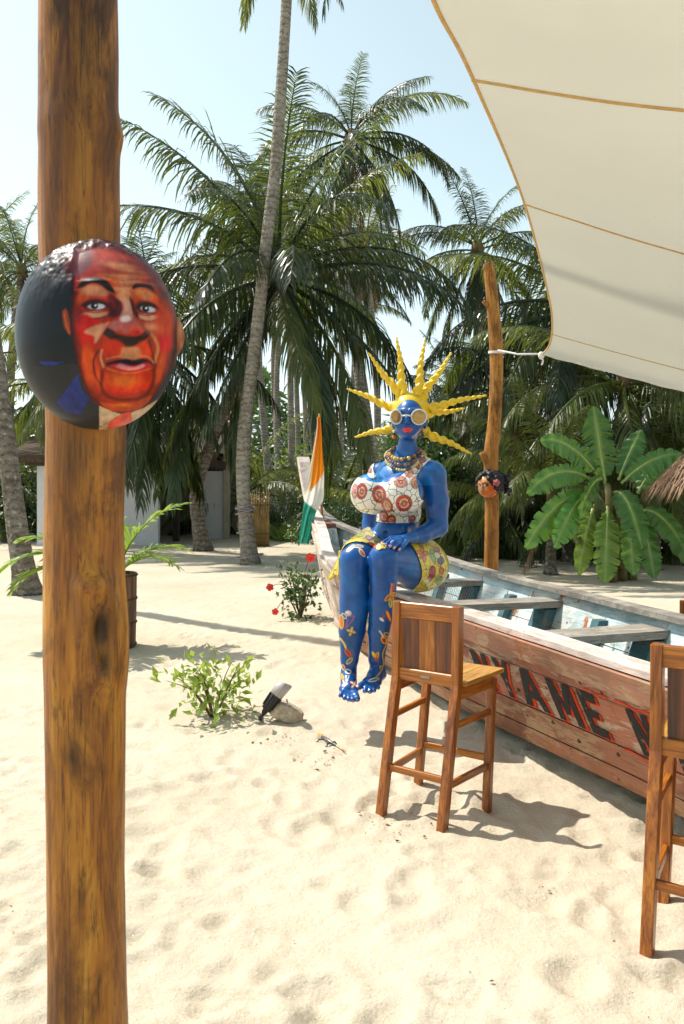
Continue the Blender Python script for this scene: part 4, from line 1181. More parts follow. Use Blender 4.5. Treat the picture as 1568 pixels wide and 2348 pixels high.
def rosette(c, r, ang=0.0, outer=RED1, mid=(0.70, 0.52, 0.36), core=RED2):
    pt.ell(c, (r[0] + 1.2, r[1] + 1.2), BK, ang, 1.0, 0.85); pt.ell(c, r, outer, ang)
    for f_, col in ((0.66, BK), (0.62, mid), (0.50, (0.70, 0.28, 0.06)), (0.42, BK), (0.38, core), (0.20, BK), (0.15, (0.5, 0.45, 0.5))):
        pt.ell((c[0] + 0.6, c[1] + 0.8), (r[0] * f_, r[1] * f_), col, ang, 0.8, 0.9)
    for k in range(10):
        a = k * 0.628 + c[0]; pt.line([(c[0] + math.cos(a) * r[0] * 0.68, c[1] + math.sin(a) * r[1] * 0.68), (c[0] + math.cos(a) * r[0], c[1] + math.sin(a) * r[1])], 0.8, BK, 0.8, 0.6)
rosette((829, 1126), (12, 18), 0.1); rosette((813, 1126), (6, 16), 0.05, PINK); rosette((869, 1133), (15, 20), -0.2); rosette((887, 1157), (11, 18), -0.5); rosette((926, 1153), (18, 18.5), 0.6)
rosette((880, 1184), (9.5, 13), -0.2); rosette((897, 1192), (10, 11)); rosette((944, 1190), (7, 9), 0.5)
rosette((918, 1104), (15, 13), 0.3, PINK); rosette((952, 1106), (9, 14), 0, PINK); rosette((938, 1085), (9, 9), 0, PINK); rosette((961, 1067), (7.5, 7.5), 0, (0.55, 0.14, 0.14)); rosette((968, 1054), (7.5, 6), 0, (0.52, 0.14, 0.13)); rosette((974, 1155), (5, 13), 0.6); rosette((848, 1078), (4, 6), 0, PINK)
def m_mosaic(name, scale, lw):
    t = NT(name)
    c = t.n('ShaderNodeVertexColor', layer_name='paint').outputs[0]
    v = t.co()
    wv = t.n('ShaderNodeVectorMath', {0: v, 1: t.n('ShaderNodeVectorMath', {0: t.n('ShaderNodeTexNoise', {'Vector': v, 'Scale': 9.0}).outputs['Color'], 1: (0.05, 0.05, 0.05)}, operation='MULTIPLY').outputs[0]}, operation='ADD').outputs[0]
    e = t.vor(wv, scale, 'DISTANCE_TO_EDGE')
    c = t.mix(t.ramp(e, [(lw * 0.5, 0.9), (lw, 0.0)]), c, (0.03, 0.025, 0.022))
    return t.fin(c, 0.28, None, 0.5, 0, 0.4, 0.1)
part('crop_top', V, F, m_mosaic('mosaic_white', 17.0, 0.040), statue, True, pt.c)

# skirt
sk_r = [(936, 1240), (950, 1258), (960, 1280), (967, 1306), (964, 1332), (945, 1365), (1000, 1390), (1050, 1310), (1035, 1235), (1000, 1215), (960, 1215), (958, 1232)]
sk_l = [(844, 1196), (852, 1216), (868, 1234), (888, 1249), (876, 1263), (862, 1259), (846, 1247), (828, 1242), (808, 1242), (792, 1250), (782, 1266), (777, 1288), (776, 1306), (760, 1310), (758, 1270), (770, 1240), (800, 1215), (826, 1196)]
V, F = garment(torso[:2] + thighs, 0.010, [sk_r, sk_l], at(755, 1385, 5.1), np.array([0.86, 6.16, 1.34]), 0.0046)
Q = proj(V)
pt = Paint(Q, (0.66, 0.46, 0.014))
pt.lay(np.clip(fnoise(V * 7, 3, 4), 0, 1), (0.70, 0.58, 0.10), 0.7)
pt.lay(np.clip(1 - np.abs(Q[:, 0] - 845) / 30, 0, 1) * (Q[:, 1] < 1250), (0.66, 0.62, 0.40), 0.6)
def blot(c, r, ang, col):
    pt.ell(c, (r[0] + 1.1, r[1] + 1.1), BK, ang, 0.9); pt.ell(c, r, col, ang, 0.9)
OR2 = (0.62, 0.15, 0.012)
for a in (0.3, 1.7, 3.2, 4.6): blot((968 + 7 * math.cos(a), 1266 + 8 * math.sin(a)), (7.5, 4), a, OR2)
blot((973, 1281), (3, 8), 0.05, OR2); blot((992, 1274), (5, 17), -0.3, (0.20, 0.34, 0.08)); blot((1001, 1259), (8, 5), 0.5, (0.36, 0.12, 0.14)); blot((1010, 1285), (7, 9), 0.2, (0.08, 0.045, 0.09)); blot((1002, 1272), (6, 8), -0.5, (0.6, 0.5, 0.2))
blot((991, 1312), (7, 14), 0.12, (0.42, 0.02, 0.02)); blot((985, 1326), (5, 7), 0.4, (0.40, 0.02, 0.02)); blot((975, 1334), (10, 5), -0.6, (0.62, 0.50, 0.05)); blot((1006, 1330), (6, 10), 0.4, (0.25, 0.3, 0.06)); blot((1012, 1308), (5, 8), 0, (0.55, 0.12, 0.02))
blot((826, 1224), (10, 5), -0.25, (0.46, 0.52, 0.22)); blot((846, 1233), (8, 4), 0.4, (0.34, 0.28, 0.34)); blot((853, 1250), (11, 4.5), 0.55, (0.52, 0.04, 0.015)); blot((866, 1246), (8, 3), 0.6, (0.66, 0.60, 0.42)); blot((786, 1252), (7, 3), -0.9, (0.5, 0.4, 0.1))
M['mosaic_yellow'] = m_mosaic('mosaic_yellow', 12.0, 0.032)
part('skirt', V, F, M['mosaic_yellow'], statue, True, pt.c)
# free corner of the skirt over the gunwale
N_ = 12; Vf = []
for i in range(N_):
    t_ = i / (N_ - 1)
    a = at(781 - 4 * t_, 1262 + 66 * t_, 5.40 - 0.06 * t_); b = at(779 - 28 * t_ ** 1.6, 1262 + 62 * t_, 5.44 + 0.05 * t_)
    for k in range(8):
        s_ = k / 7; p = a * (1 - s_) + b * s_; p[1] += 0.02 * math.sin(s_ * 6) * t_; p[2] += 0.012 * math.sin(s_ * 5) * t_
        Vf.append(p)
Ff = np.array([(i * 8 + j, i * 8 + j + 1, (i + 1) * 8 + j + 1, (i + 1) * 8 + j) for i in range(N_ - 1) for j in range(7)])
o = part('skirt_corner', np.array(Vf), Ff, M['mosaic_yellow'], statue, True, np.tile([0.66, 0.46, 0.014], (len(Vf), 1)))
so = o.modifiers.new('thickness', 'SOLIDIFY'); so.thickness = 0.016; so.offset = 0

# hair: cap and twisted spikes
M['hair_yellow'] = m_plain('hair_yellow', (0.74, 0.50, 0.008), 0.42, 0.12, 12, 0.25, coat=0.1)
D, ax = field([ell(at(938, 940, 5.675), (0.116, 0.118, 0.120), 0.02), ell(at(938, 965, 5.72), (0.105, 0.10, 0.11), 0.03)] + [cap(at(938 + 0.55 * (bx - 938), 950 + 0.55 * (by - 950), 5.68), at(bx, by, 5.69), 0.034, 0.029, 0.03) for bx, by in ((899, 930), (918, 911), (928, 902), (955, 905), (971, 911), (976, 932), (978, 952), (972, 986), (903, 978))], at(880, 1020, 5.5), at(1000, 880, 5.86) + 0.02, 0.0062)
V, F = nets(D, ax); part('hair_cap', V, F, M['hair_yellow'], statue)
SPK = [((903, 933), (796, 891), 0.031, 5.72, 5.78), ((920, 914), (845, 809), 0.034, 5.69, 5.74), ((928, 904), (909, 773), 0.033, 5.67, 5.70), ((954, 908), (974.5, 778), 0.033, 5.67, 5.70), ((969, 912), (1035, 808), 0.032, 5.70, 5.75), ((974, 934), (1116, 906), 0.033, 5.70, 5.66), ((976, 952), (1065, 936), 0.028, 5.74, 5.80), ((970, 986), (1081, 1040), 0.034, 5.72, 5.66), ((905, 978), (813, 1002), 0.030, 5.74, 5.80)]
for q, ((bx, by), (tx, ty), r0, d0, d1) in enumerate(SPK):
    a, b_ = at(bx, by, d0), at(tx, ty, d1); n = 90; seg = 20
    bend = np.cross(unit(b_ - a), [0, 1, 0]) * 0.012 * (-1) ** q
    tt = np.linspace(0, 1, n)
    P = a + (b_ - a) * tt[:, None] + bend * np.sin(tt * 7)[:, None] * (1 - tt)[:, None]
    R = r0 * 0.90 * (1 - tt) ** 0.85 + 0.005
    T, A, B = frames(P)
    L = np.linalg.norm(b_ - a); ph = np.cumsum(math.pi * (L / n) / (0.020 + 1.75 * R)) + q
    th = np.linspace(0, 2 * np.pi, seg, endpoint=False)
    rr_ = R[:, None] * (0.97 + 0.25 * np.cos(2 * (th[None, :] - ph[:, None])))
    V = (P[:, None, :] + rr_[:, :, None] * (np.cos(th)[None, :, None] * A[:, None, :] + np.sin(th)[None, :, None] * B[:, None, :])).reshape(-1, 3)
    F = [(i * seg + j, i * seg + (j + 1) % seg, (i + 1) * seg + (j + 1) % seg, (i + 1) * seg + j) for i in range(n - 1) for j in range(seg)] + [tuple(range((n - 1) * seg, n * seg))]
    part('hair_spike', V, F, M['hair_yellow'], statue)

# sunglasses, earrings, necklaces (worn by the statue)
gl = part('sunglasses_bridge', *[x for x in tube_arrays([at(919, 953.5, 5.485), at(933, 952, 5.470), at(944, 953.5, 5.482)], 0.006, 8)], m_plain('pearl_bead', (0.62, 0.60, 0.58), 0.25, 0.25, 80, coat=0.3), statue)
M['gold_lens'] = m_plain('gold_lens', (0.42, 0.25, 0.06), 0.3, 0.25, 30, coat=0.6, metal=0.35)
for (cx, cy, dd, r, yaw) in ((907.0, 956, 5.492, 0.046, -0.52), (960.5, 956, 5.483, 0.051, 0.12)):
    c = at(cx, cy, dd); ex = np.array([math.cos(yaw), -math.sin(yaw), 0]); ez = np.array([0, 0, 1.0]); nn_ = np.array([-math.sin(yaw), -math.cos(yaw), 0])
    th = np.linspace(0, 2 * np.pi, 32, endpoint=False)
    V = [c + nn_ * 0.012] + [c + nn_ * 0.006 + (ex * math.cos(a) + ez * math.sin(a)) * r * 0.55 for a in th] + [c + (ex * math.cos(a) + ez * math.sin(a)) * r * 0.95 for a in th]
    F = [(0, 1 + j, 1 + (j + 1) % 32) for j in range(32)] + [(1 + j, 33 + j, 33 + (j + 1) % 32, 1 + (j + 1) % 32) for j in range(32)]
    part('lens', V, F, M['gold_lens'], statue)
    mb = MB()
    for k in range(26):
        a = 2 * math.pi * k / 26; mb.add(*sphere_arrays(c + (ex * math.cos(a) + ez * math.sin(a)) * r + nn_ * 0.006, 0.0068, 8, 6))
    mb.tube([c + (ex * math.cos(a) + ez * math.sin(a)) * r * 1.0 for a in np.linspace(0, 2 * np.pi, 33)], 0.005, 6, False)
    mb.build('beaded_rim', bpy.data.materials['pearl_bead'], statue, True, kind='stuff')
for (x, y_, dd, cols) in ((903, 989, 5.62, [(0.7, 0.65, 0.6), (0.02, 0.02, 0.02), (0.65, 0.12, 0.01)]), (969, 987, 5.60, [(0.5, 0.35, 0.05), (0.03, 0.16, 0.15), (0.10, 0.06, 0.02)])):
    Vv = []; Fv = []; cv = []
    for k, cc in enumerate(cols):
        a, b_ = sphere_arrays(at(x, y_ + k * 6.2, dd), 0.0105 + 0.002 * k, 10, 8)
        Fv += [tuple(i + len(Vv) for i in f) for f in b_]; Vv += list(a); cv += [cc] * len(a)
    part('earring', Vv, Fv, M['statue'], statue, True, np.array(cv))
nk = at(933, 1034, 5.685)
for (rx, ry, drop, br, pal, cnt) in ((0.105, 0.105, 0.085, 0.0150, [(0.62, 0.42, 0.06), (0.30, 0.15, 0.08), (0.55, 0.36, 0.08), (0.10, 0.05, 0.04), (0.24, 0.12, 0.07)], 26), (0.118, 0.122, 0.125, 0.0138, [(0.26, 0.13, 0.09), (0.07, 0.07, 0.065), (0.30, 0.18, 0.13), (0.10, 0.10, 0.09)], 32), (0.135, 0.140, 0.160, 0.0112, [(0.55, 0.42, 0.14), (0.60, 0.48, 0.20), (0.16, 0.10, 0.03), (0.58, 0.46, 0.16)], 46)):
    Vv = []; Fv = []; cv = []
    for k in range(cnt):
        a = 2 * math.pi * k / cnt
        front_ = (1 - math.sin(a)) / 2 if False else (1 - math.cos(a)) / 2          # 1 at the throat
        x = math.sin(a) * rx; y_ = math.cos(a) * ry
        c = nk + np.array([x * 0.97 - 0.05 * front_, y_ * 0.9 - 0.035 * front_ - 0.02, 0.02 - drop * front_ ** 1.6])
        # push out of the body field
        for _ in range(12):
            dm = min(((np.linalg.norm(c - p[1] - (p[2] - p[1]) * np.clip((c - p[1]) @ (p[2] - p[1]) / ((p[2] - p[1]) @ (p[2] - p[1])), 0, 1)) - (p[3] + (p[4] - p[3]) * 0.5)) if p[0] == 'c' else (np.linalg.norm((c - p[1]) / p[2]) - 1) * min(p[2])) for p in torso)
            if dm > br * 0.9: break
            c = c + unit(np.array([c[0] - nk[0], c[1] - nk[1], 0.06])) * 0.006
        a_, b_ = sphere_arrays(c, br * (0.92 + 0.16 * ((k * 37) % 10) / 10), 10, 7)
        col = np.array(pal[(k * 7 + k // 3) % len(pal)])
        Fv += [tuple(i + len(Vv) for i in f) for f in b_]; Vv += list(a_); cv += [col * (0.8 + 0.4 * ((k * 13) % 7) / 7)] * len(a_)
    part('bead_necklace', Vv, Fv, M['statue'], statue, True, np.array(cv), kind='stuff')

# ------------------------------------------------------------------ carved and painted portrait heads
def shell(c, r, nlon_f, nlon_b, nlat):
    """ellipsoid grid, finer on the side that looks at -y"""
    lon = np.r_[np.linspace(-math.pi, 0, nlon_f, endpoint=False), np.linspace(0, math.pi, nlon_b, endpoint=False)]
    lat = np.linspace(-math.pi / 2 + 0.004, math.pi / 2 - 0.004, nlat)
    LO, LA_ = np.meshgrid(lon, lat)
    N = np.stack([np.cos(LA_) * np.cos(LO), np.cos(LA_) * np.sin(LO), np.sin(LA_)], 2).reshape(-1, 3)
    n = len(lon); i = np.arange(nlat - 1)[:, None] * n; j = np.arange(n)[None, :]
    F = np.stack([(i + j).ravel(), (i + (j + 1) % n).ravel(), (i + n + (j + 1) % n).ravel(), (i + n + j).ravel()], 1)
    return N, F
cH = at(225, 771, 1.72); rH = np.array([0.1715, 0.135, 0.2015])
N, F = shell(cH, rH, 330, 60, 300)
V = cH + N * rH
K = 0.29237
Q = (proj(V) - np.array([0, 515.8])) / K
face = [(610, 215), (700, 188), (820, 190), (950, 220), (1080, 270), (1190, 360), (1280, 470), (1350, 600), (1385, 720), (1400, 850), (1385, 980), (1340, 1110), (1280, 1230), (1215, 1330), (1140, 1410), (1040, 1460), (900, 1460), (800, 1425), (705, 1345), (645, 1210), (605, 1060), (575, 900), (560, 760), (570, 600), (590, 450), (600, 330)]
fsd = poly_sd(Q, np.array(face, float))
fmask = (N[:, 1] < 0.25)
relief = lambda c, r, a: a * np.exp(-((Q[:, 0] - c[0]) / r[0]) ** 2 - ((Q[:, 1] - c[1]) / r[1]) ** 2)
hgt = relief((990, 800), (95, 75), 0.024) + relief((985, 690), (42, 110), 0.012) + relief((880, 850), (40, 30), 0.008) + relief((1120, 840), (38, 30), 0.008)
hgt += relief((760, 455), (130, 30), 0.006) + relief((1130, 490), (95, 28), 0.006) - relief((750, 620), (100, 40), 0.006) - relief((1155, 645), (80, 36), 0.006)
hgt += relief((1010, 1110), (150, 35), 0.009) + relief((980, 1240), (140, 60), 0.008) + relief((690, 800), (80, 90), 0.006)
hair = np.clip((fsd + 10) / 40, 0, 1) * np.clip((900 - Q[:, 1]) / 500, 0, 1)
hgt = hgt * fmask + hair * (0.003 + 0.0030 * fnoise(V * np.array([60, 60, 30]), 3, 3) * np.clip((700 - Q[:, 1]) / 400, 0.15, 1))
V = V + N * hgt[:, None]
p = Paint(Q, (0.012, 0.019, 0.028)); BKK = (0.014, 0.008, 0.008)
p.poly([(255, 1110), (400, 1105), (600, 1090), (645, 1210), (705, 1345), (800, 1425), (778, 1640), (600, 1640), (400, 1540), (270, 1350)], (0.030, 0.033, 0.038), 10)
p.poly([(612, 1168), (640, 1290), (707, 1356), (632, 1487), (520, 1472), (440, 1392)], (0.020, 0.065, 0.22), 6, smooth=False)
p.poly([(298, 1072), (510, 1070), (440, 1098), (360, 1104)], (0.018, 0.08, 0.28), 6, smooth=False)
p.poly([(1385, 1180), (1310, 1330), (1190, 1450), (1180, 1480), (1300, 1420), (1410, 1230)], (0.06, 0.09, 0.24), 12)
p.poly(face, (0.36, 0.060, 0.016), 10)
p.poly([(1060, 240), (1200, 340), (1300, 480), (1370, 640), (1410, 800), (1410, 1000), (1350, 1120), (1330, 1000), (1330, 800), (1270, 620), (1180, 440), (1080, 320)], (0.11, 0.045, 0.048), 70, 0.9)
p.glow((830, 300), (220, 110), (0.46, 0.14, 0.10), 1.0); p.glow((690, 420), (80, 70), (0.40, 0.055, 0.055), 0.9)
p.poly([(600, 225), (705, 185), (725, 290), (640, 390), (580, 390)], (0.19, 0.125, 0.135), 40, 0.9)
for c, r, a in (((930, 315), (115, 20), 0.12), ((1000, 352), (95, 14), 0.2), ((960, 400), (140, 16), 0.05), ((985, 445), (110, 26), 0.05), ((960, 500), (92, 24), 0.0), ((975, 560), (60, 50), 0.1)): p.ell(c, r, (0.58, 0.33, 0.16), a, 26, 0.9)
for y0 in (375, 425, 475): p.line([(850, y0), (960, y0 + 10), (1090, y0 - 2)], 7, (0.34, 0.10, 0.04), 10, 0.7)
p.glow((860, 440), (70, 40), (0.56, 0.15, 0.02), 0.9)
p.poly([(1040, 225), (1180, 320), (1290, 450), (1370, 620), (1410, 800), (1430, 760), (1380, 540), (1250, 330), (1120, 215)], (0.012, 0.014, 0.020), 30)
dk = np.clip(1 + fsd / 75, 0, 1) * (fsd < 4) * (Q[:, 1] > 520); p.lay(dk ** 1.6, (0.035, 0.012, 0.010), 0.9)
p.ell((650, 585), (46, 66), (0.55, 0.16, 0.015), 0.3, 26); p.ell((745, 520), (115, 44), (0.52, 0.29, 0.15), 0.08, 24); p.glow((745, 575), (110, 24), (0.48, 0.05, 0.03), 0.9)
p.poly([(600, 495), (670, 425), (760, 412), (835, 442), (905, 525), (860, 522), (790, 478), (710, 468), (650, 490)], BKK, 12)
p.poly([(1032, 492), (1060, 462), (1125, 462), (1185, 488), (1250, 570), (1185, 522), (1110, 497), (1045, 510)], BKK, 12)
p.ell((1135, 548), (92, 36), (0.52, 0.27, 0.11), 0.25, 22); p.glow((1215, 600), (40, 60), (0.56, 0.13, 0.015), 0.9); p.glow((1070, 560), (40, 40), (0.54, 0.14, 0.02), 0.9)
for (cx, cy, rx, ang) in ((745, 628, 108, -0.02), (1158, 650, 92, 0.18)):
    p.ell((cx, cy - 6), (rx, 46), (0.05, 0.015, 0.02), ang, 16); p.ell((cx, cy + 72), (rx * 1.05, 26), (0.56, 0.37, 0.22), ang - 0.08, 16, 0.95); p.line([(cx - rx, cy + 42), (cx, cy + 58), (cx + rx * 0.95, cy + 40)], 10, (0.32, 0.03, 0.02), 10); p.line([(cx - rx, cy + 92), (cx, cy + 110), (cx + rx, cy + 82)], 9, (0.10, 0.03, 0.02), 9, 0.8)
    p.ell((cx + 10, cy + 6), (rx * 0.64, 25), (0.50, 0.55, 0.55), ang, 8); p.ell((cx - 6, cy), (29, 28), (0.008, 0.010, 0.016), 0, 6); p.ell((cx + 2, cy - 6), (9, 8), (0.75, 0.8, 0.82), 0, 5); p.line([(cx - rx, cy + 4), (cx - 40, cy - 34), (cx + 40, cy - 34), (cx + rx, cy + 6)], 12, BKK, 8)
p.poly([(865, 545), (945, 600), (955, 690), (905, 730), (850, 700), (905, 640)], (0.075, 0.022, 0.026), 22)
p.poly([(1015, 560), (1055, 620), (1085, 730), (1045, 715), (1012, 640)], (0.075, 0.022, 0.02), 16)
p.poly([(950, 590), (1010, 600), (1026, 740), (985, 770), (935, 750), (962, 660)], (0.60, 0.36, 0.24), 22)
p.ell((900, 795), (46, 38), (0.42, 0.20, 0.15), 0, 22); p.ell((985, 800), (80, 56), (0.40, 0.15, 0.12), 0, 26); p.ell((965, 752), (34, 26), (0.74, 0.60, 0.54), 0, 18); p.ell((1045, 820), (58, 34), (0.56, 0.13, 0.09), 0, 18)
p.poly([(805, 850), (845, 808), (900, 850), (960, 868), (1010, 872), (1085, 862), (1150, 812), (1175, 860), (1120, 912), (1065, 940), (1020, 962), (960, 932), (880, 905)], (0.030, 0.014, 0.012), 14)
p.ell((1040, 850), (44, 22), (0.46, 0.05, 0.035), 0, 14)
p.poly([(598, 730), (680, 702), (760, 760), (852, 762), (745, 860), (742, 965), (660, 962), (610, 870)], (0.52, 0.022, 0.014), 20)
p.poly([(855, 764), (770, 900), (742, 925), (735, 870), (660, 842), (760, 785)], (0.56, 0.34, 0.20), 20)
p.glow((870, 640), (30, 90), (0.03, 0.012, 0.012), 0.9); p.glow((620, 700), (40, 120), (0.16, 0.02, 0.01), 0.8); p.ell((885, 975), (88, 75), (0.52, 0.060, 0.012), 0, 30); p.ell((1130, 985), (66, 72), (0.56, 0.085, 0.012), 0, 30); p.poly([(955, 962), (1085, 958), (1098, 1045), (950, 1045)], (0.56, 0.30, 0.14), 22)
p.ell((700, 1090), (50, 160), (0.56, 0.12, 0.015), -0.1, 30); p.ell((760, 1160), (30, 110), (0.54, 0.10, 0.012), -0.15, 18); p.line([(800, 980), (790, 1040), (812, 1110)], 16, (0.56, 0.33, 0.17), 12); p.line([(770, 985), (735, 1060), (745, 1170), (790, 1250)], 13, (0.08, 0.02, 0.012), 12)
p.ell((1285, 790), (72, 170), (0.52, 0.095, 0.015), 0.05, 50); p.ell((1290, 930), (60, 70), (0.54, 0.030, 0.015), 0, 40); p.line([(1190, 855), (1238, 950), (1215, 1070)], 24, (0.58, 0.30, 0.10), 16); p.ell((1255, 1120), (30, 120), (0.54, 0.13, 0.02), 0.25, 20); p.line([(1165, 900), (1195, 1000), (1215, 1110)], 11, (0.10, 0.02, 0.012), 10)
p.glow((1180, 800), (60, 40), (0.56, 0.30, 0.16), 0.9)
p.line([(835, 1050), (930, 1030), (1010, 1036), (1150, 1030), (1205, 1080)], 9, (0.56, 0.30, 0.12), 10)
p.poly([(828, 1082), (920, 1056), (1000, 1048), (1040, 1060), (1140, 1046), (1206, 1100), (1150, 1084), (1040, 1094), (940, 1082), (850, 1104)], BKK, 8)
p.poly([(852, 1096), (940, 1078), (1030, 1102), (1140, 1076), (1180, 1098), (1120, 1132), (1030, 1150), (930, 1136)], (0.46, 0.03, 0.03), 10); p.poly([(900, 1100), (945, 1084), (1030, 1106), (1110, 1086), (1125, 1104), (1030, 1132), (950, 1122)], (0.66, 0.31, 0.30), 12); p.line([(840, 1120), (940, 1152), (1050, 1156), (1180, 1120)], 10, (0.58, 0.22, 0.05), 10)
p.poly([(815, 1160), (1000, 1182), (1175, 1142), (1185, 1235), (1130, 1300), (960, 1322), (850, 1312), (808, 1240)], (0.54, 0.045, 0.010), 16); p.glow((965, 1215), (140, 48), (0.62, 0.21, 0.02), 1.0)
p.line([(802, 1150), (795, 1260), (850, 1345), (1000, 1372), (1140, 1330), (1205, 1210), (1205, 1130)], 18, (0.03, 0.010, 0.008), 26, 0.85)
p.poly([(780, 1385), (900, 1402), (1050, 1394), (1190, 1335), (1130, 1418), (1030, 1458), (900, 1460), (820, 1430)], (0.42, 0.10, 0.018), 14); p.glow((950, 1410), (70, 14), (0.62, 0.25, 0.03), 0.9)
p.poly([(777, 1416), (880, 1462), (955, 1482), (860, 1540), (780, 1580)], (0.50, 0.44, 0.30), 7, smooth=False); p.poly([(1028, 1470), (1130, 1432), (1235, 1368), (1195, 1480), (1110, 1545), (1040, 1570)], (0.50, 0.44, 0.30), 7, smooth=False)
p.poly([(955, 1478), (1024, 1464), (1042, 1552), (990, 1640), (830, 1660), (850, 1545)], (0.58, 0.115, 0.06), 7, smooth=False); p.poly([(776, 1585), (855, 1545), (825, 1660), (776, 1660)], (0.46, 0.38, 0.24), 7, smooth=False)
p.poly([(490, 680), (520, 660), (545, 740), (555, 860), (535, 850), (500, 780)], (0.30, 0.09, 0.02), 10); p.line([(505, 700), (520, 770), (545, 850)], 8, (0.46, 0.22, 0.08), 8)
rough_ = fnoise(V * np.array([120, 120, 60]), 3, 14)
p.c = np.where((p.c.max(1) > 0.05)[:, None], p.c ** np.array([1.10, 1.38, 1.30]) * (1.0 + 0.24 * rough_[:, None]), p.c * 0.55)
p.lay((N[:, 1] > 0.35) * 1.0, (0.012, 0.019, 0.028))
pk = fnoise(V * 38, 3, 9); p.c *= (1 + 0.14 * pk)[:, None]; p.c = np.clip(p.c, 0.002, 1)
portrait = thing('portrait_head', 'round carved head with an old man\'s orange-red face and dark suit on the near post', 'carved head', (cH[0], 1.72, cH[2]))
M['portrait'] = m_paint('portrait_paint', 0.42, 0.06, 0.16, 70, 0.22, 0.14)
part('face', V, F, M['portrait'], portrait, True, p.c)
N2, F2 = shell(None, None, 24, 24, 24)
ce = at(404, 770, 1.735)
V2 = ce + N2 * np.array([0.014, 0.024, 0.042]) + np.stack([0.004 * np.exp(-((N2[:, 2]) / 0.5) ** 2), np.zeros(len(N2)), np.zeros(len(N2))], 1)
pe_ = Paint(proj(V2), (0.20, 0.06, 0.03)); pe_.glow((413, 755), (7, 22), (0.50, 0.20, 0.08)); pe_.glow((416, 790), (5, 10), (0.46, 0.12, 0.05))
part('ear', V2, F2, M['portrait'], portrait, True, pe_.c)

# curly-haired head on the far pole
cW = at(1119, 1113, 9.39); rW = np.array([0.128, 0.115, 0.142])
N, F = shell(None, None, 110, 30, 110)
V = cW + N * rW
Q = (proj(V) - np.array([1060, 1031.5])) / 0.0914
w = Paint(Q, (0.50, 0.13, 0.022))
w.glow((540, 720), (120, 90), (0.62, 0.36, 0.16)); w.glow((600, 980), (60, 60), (0.60, 0.30, 0.11)); w.glow((740, 1000), (110, 110), (0.50, 0.075, 0.01)); w.glow((440, 960), (30, 160), (0.62, 0.40, 0.22)); w.line([(475, 880), (470, 960), (490, 1010)], 22, (0.66, 0.46, 0.28), 16)
w.line([(490, 858), (540, 828), (590, 822), (650, 860)], 22, BKK, 14); w.line([(400, 850), (440, 850)], 20, BKK, 14)
w.ell((585, 888), (68, 30), BKK, -0.1, 14); w.ell((560, 892), (26, 20), (0.62, 0.62, 0.6), 0, 10); w.ell((430, 888), (36, 26), BKK, 0, 14); w.ell((418, 892), (14, 14), (0.6, 0.6, 0.58), 0, 8)
w.glow((515, 950), (24, 40), (0.36, 0.05, 0.015)); w.ell((525, 1025), (36, 14), (0.24, 0.05, 0.03), 0, 12); w.ell((575, 1095), (60, 22), (0.52, 0.14, 0.10), -0.2, 12); w.line([(520, 1090), (580, 1084), (635, 1070)], 8, BKK, 8); w.line([(690, 1170), (760, 1120), (850, 1060), (850, 980)], 20, (0.10, 0.03, 0.015), 20); w.poly([(690, 1190), (800, 1120), (960, 1070), (940, 1150), (800, 1200)], (0.56, 0.20, 0.06), 12)
lady = thing('portrait_head', 'small carved woman\'s head with black curls and a rose on the crooked pole', 'carved head', tuple(cW))
part('face', V, F, M['portrait'], lady, True, w.c)
rs = np.random.RandomState(3); pr = []
for k in range(420):
    n = rs.normal(size=3); n /= np.linalg.norm(n)
    c = cW + np.array([0.022, 0.02, 0.022]) + n * np.array([0.148, 0.13, 0.150]) * rs.uniform(0.9, 1.05)
    q = (proj(c[None])[0] - np.array([1060, 1031.5])) / 0.0914
    if n[1] < 0.45:
        sd_ = poly_sd(q[None], np.array([(360, 1300), (380, 980), (405, 760), (490, 640), (560, 690), (660, 760), (700, 860), (790, 940), (850, 1010), (940, 1060), (980, 1300)], float))[0]
        if sd_ < 10: continue
    pr.append(ell(c, np.array([0.024, 0.024, 0.024]) * rs.uniform(0.8, 1.3), 0.006))
for k in range(36):
    t_ = rs.rand(); c = at(1152 + 14 * t_ + rs.normal() * 4, 1085 + 48 * t_ + rs.normal() * 3, 9.42 + rs.normal() * 0.04); pr.append(ell(c, np.array([0.022, 0.022, 0.022]) * rs.uniform(0.8, 1.3), 0.006))
D, ax = field(pr, cW - 0.30, cW + 0.32, 0.0068)
V, F = nets(D, ax); part('curls', V, F, m_plain('curl_black', (0.008, 0.008, 0.010), 0.5, 0.4, 30, spec=0.3), lady)
rc = at(1138, 1106.5, 9.24); mb = MB()
for k, (r, dy) in enumerate(((0.036, 0.0), (0.028, -0.012), (0.019, -0.022), (0.010, -0.03))):
    m_ = 5 + (k % 2)
    for j in range(m_):
        a = j * 2 * math.pi / m_ + k * 0.7
        mb.add(*sphere_arrays(rc + np.array([math.cos(a) * r * 0.7, dy, math.sin(a) * r * 0.7]), (r * 0.55, 0.012, r * 0.55), 8, 6))
mb.build('rose', m_plain('rose_red', (0.36, 0.05, 0.06), 0.35, 0.5, 60, coat=0.4), lady, True, kind='stuff')

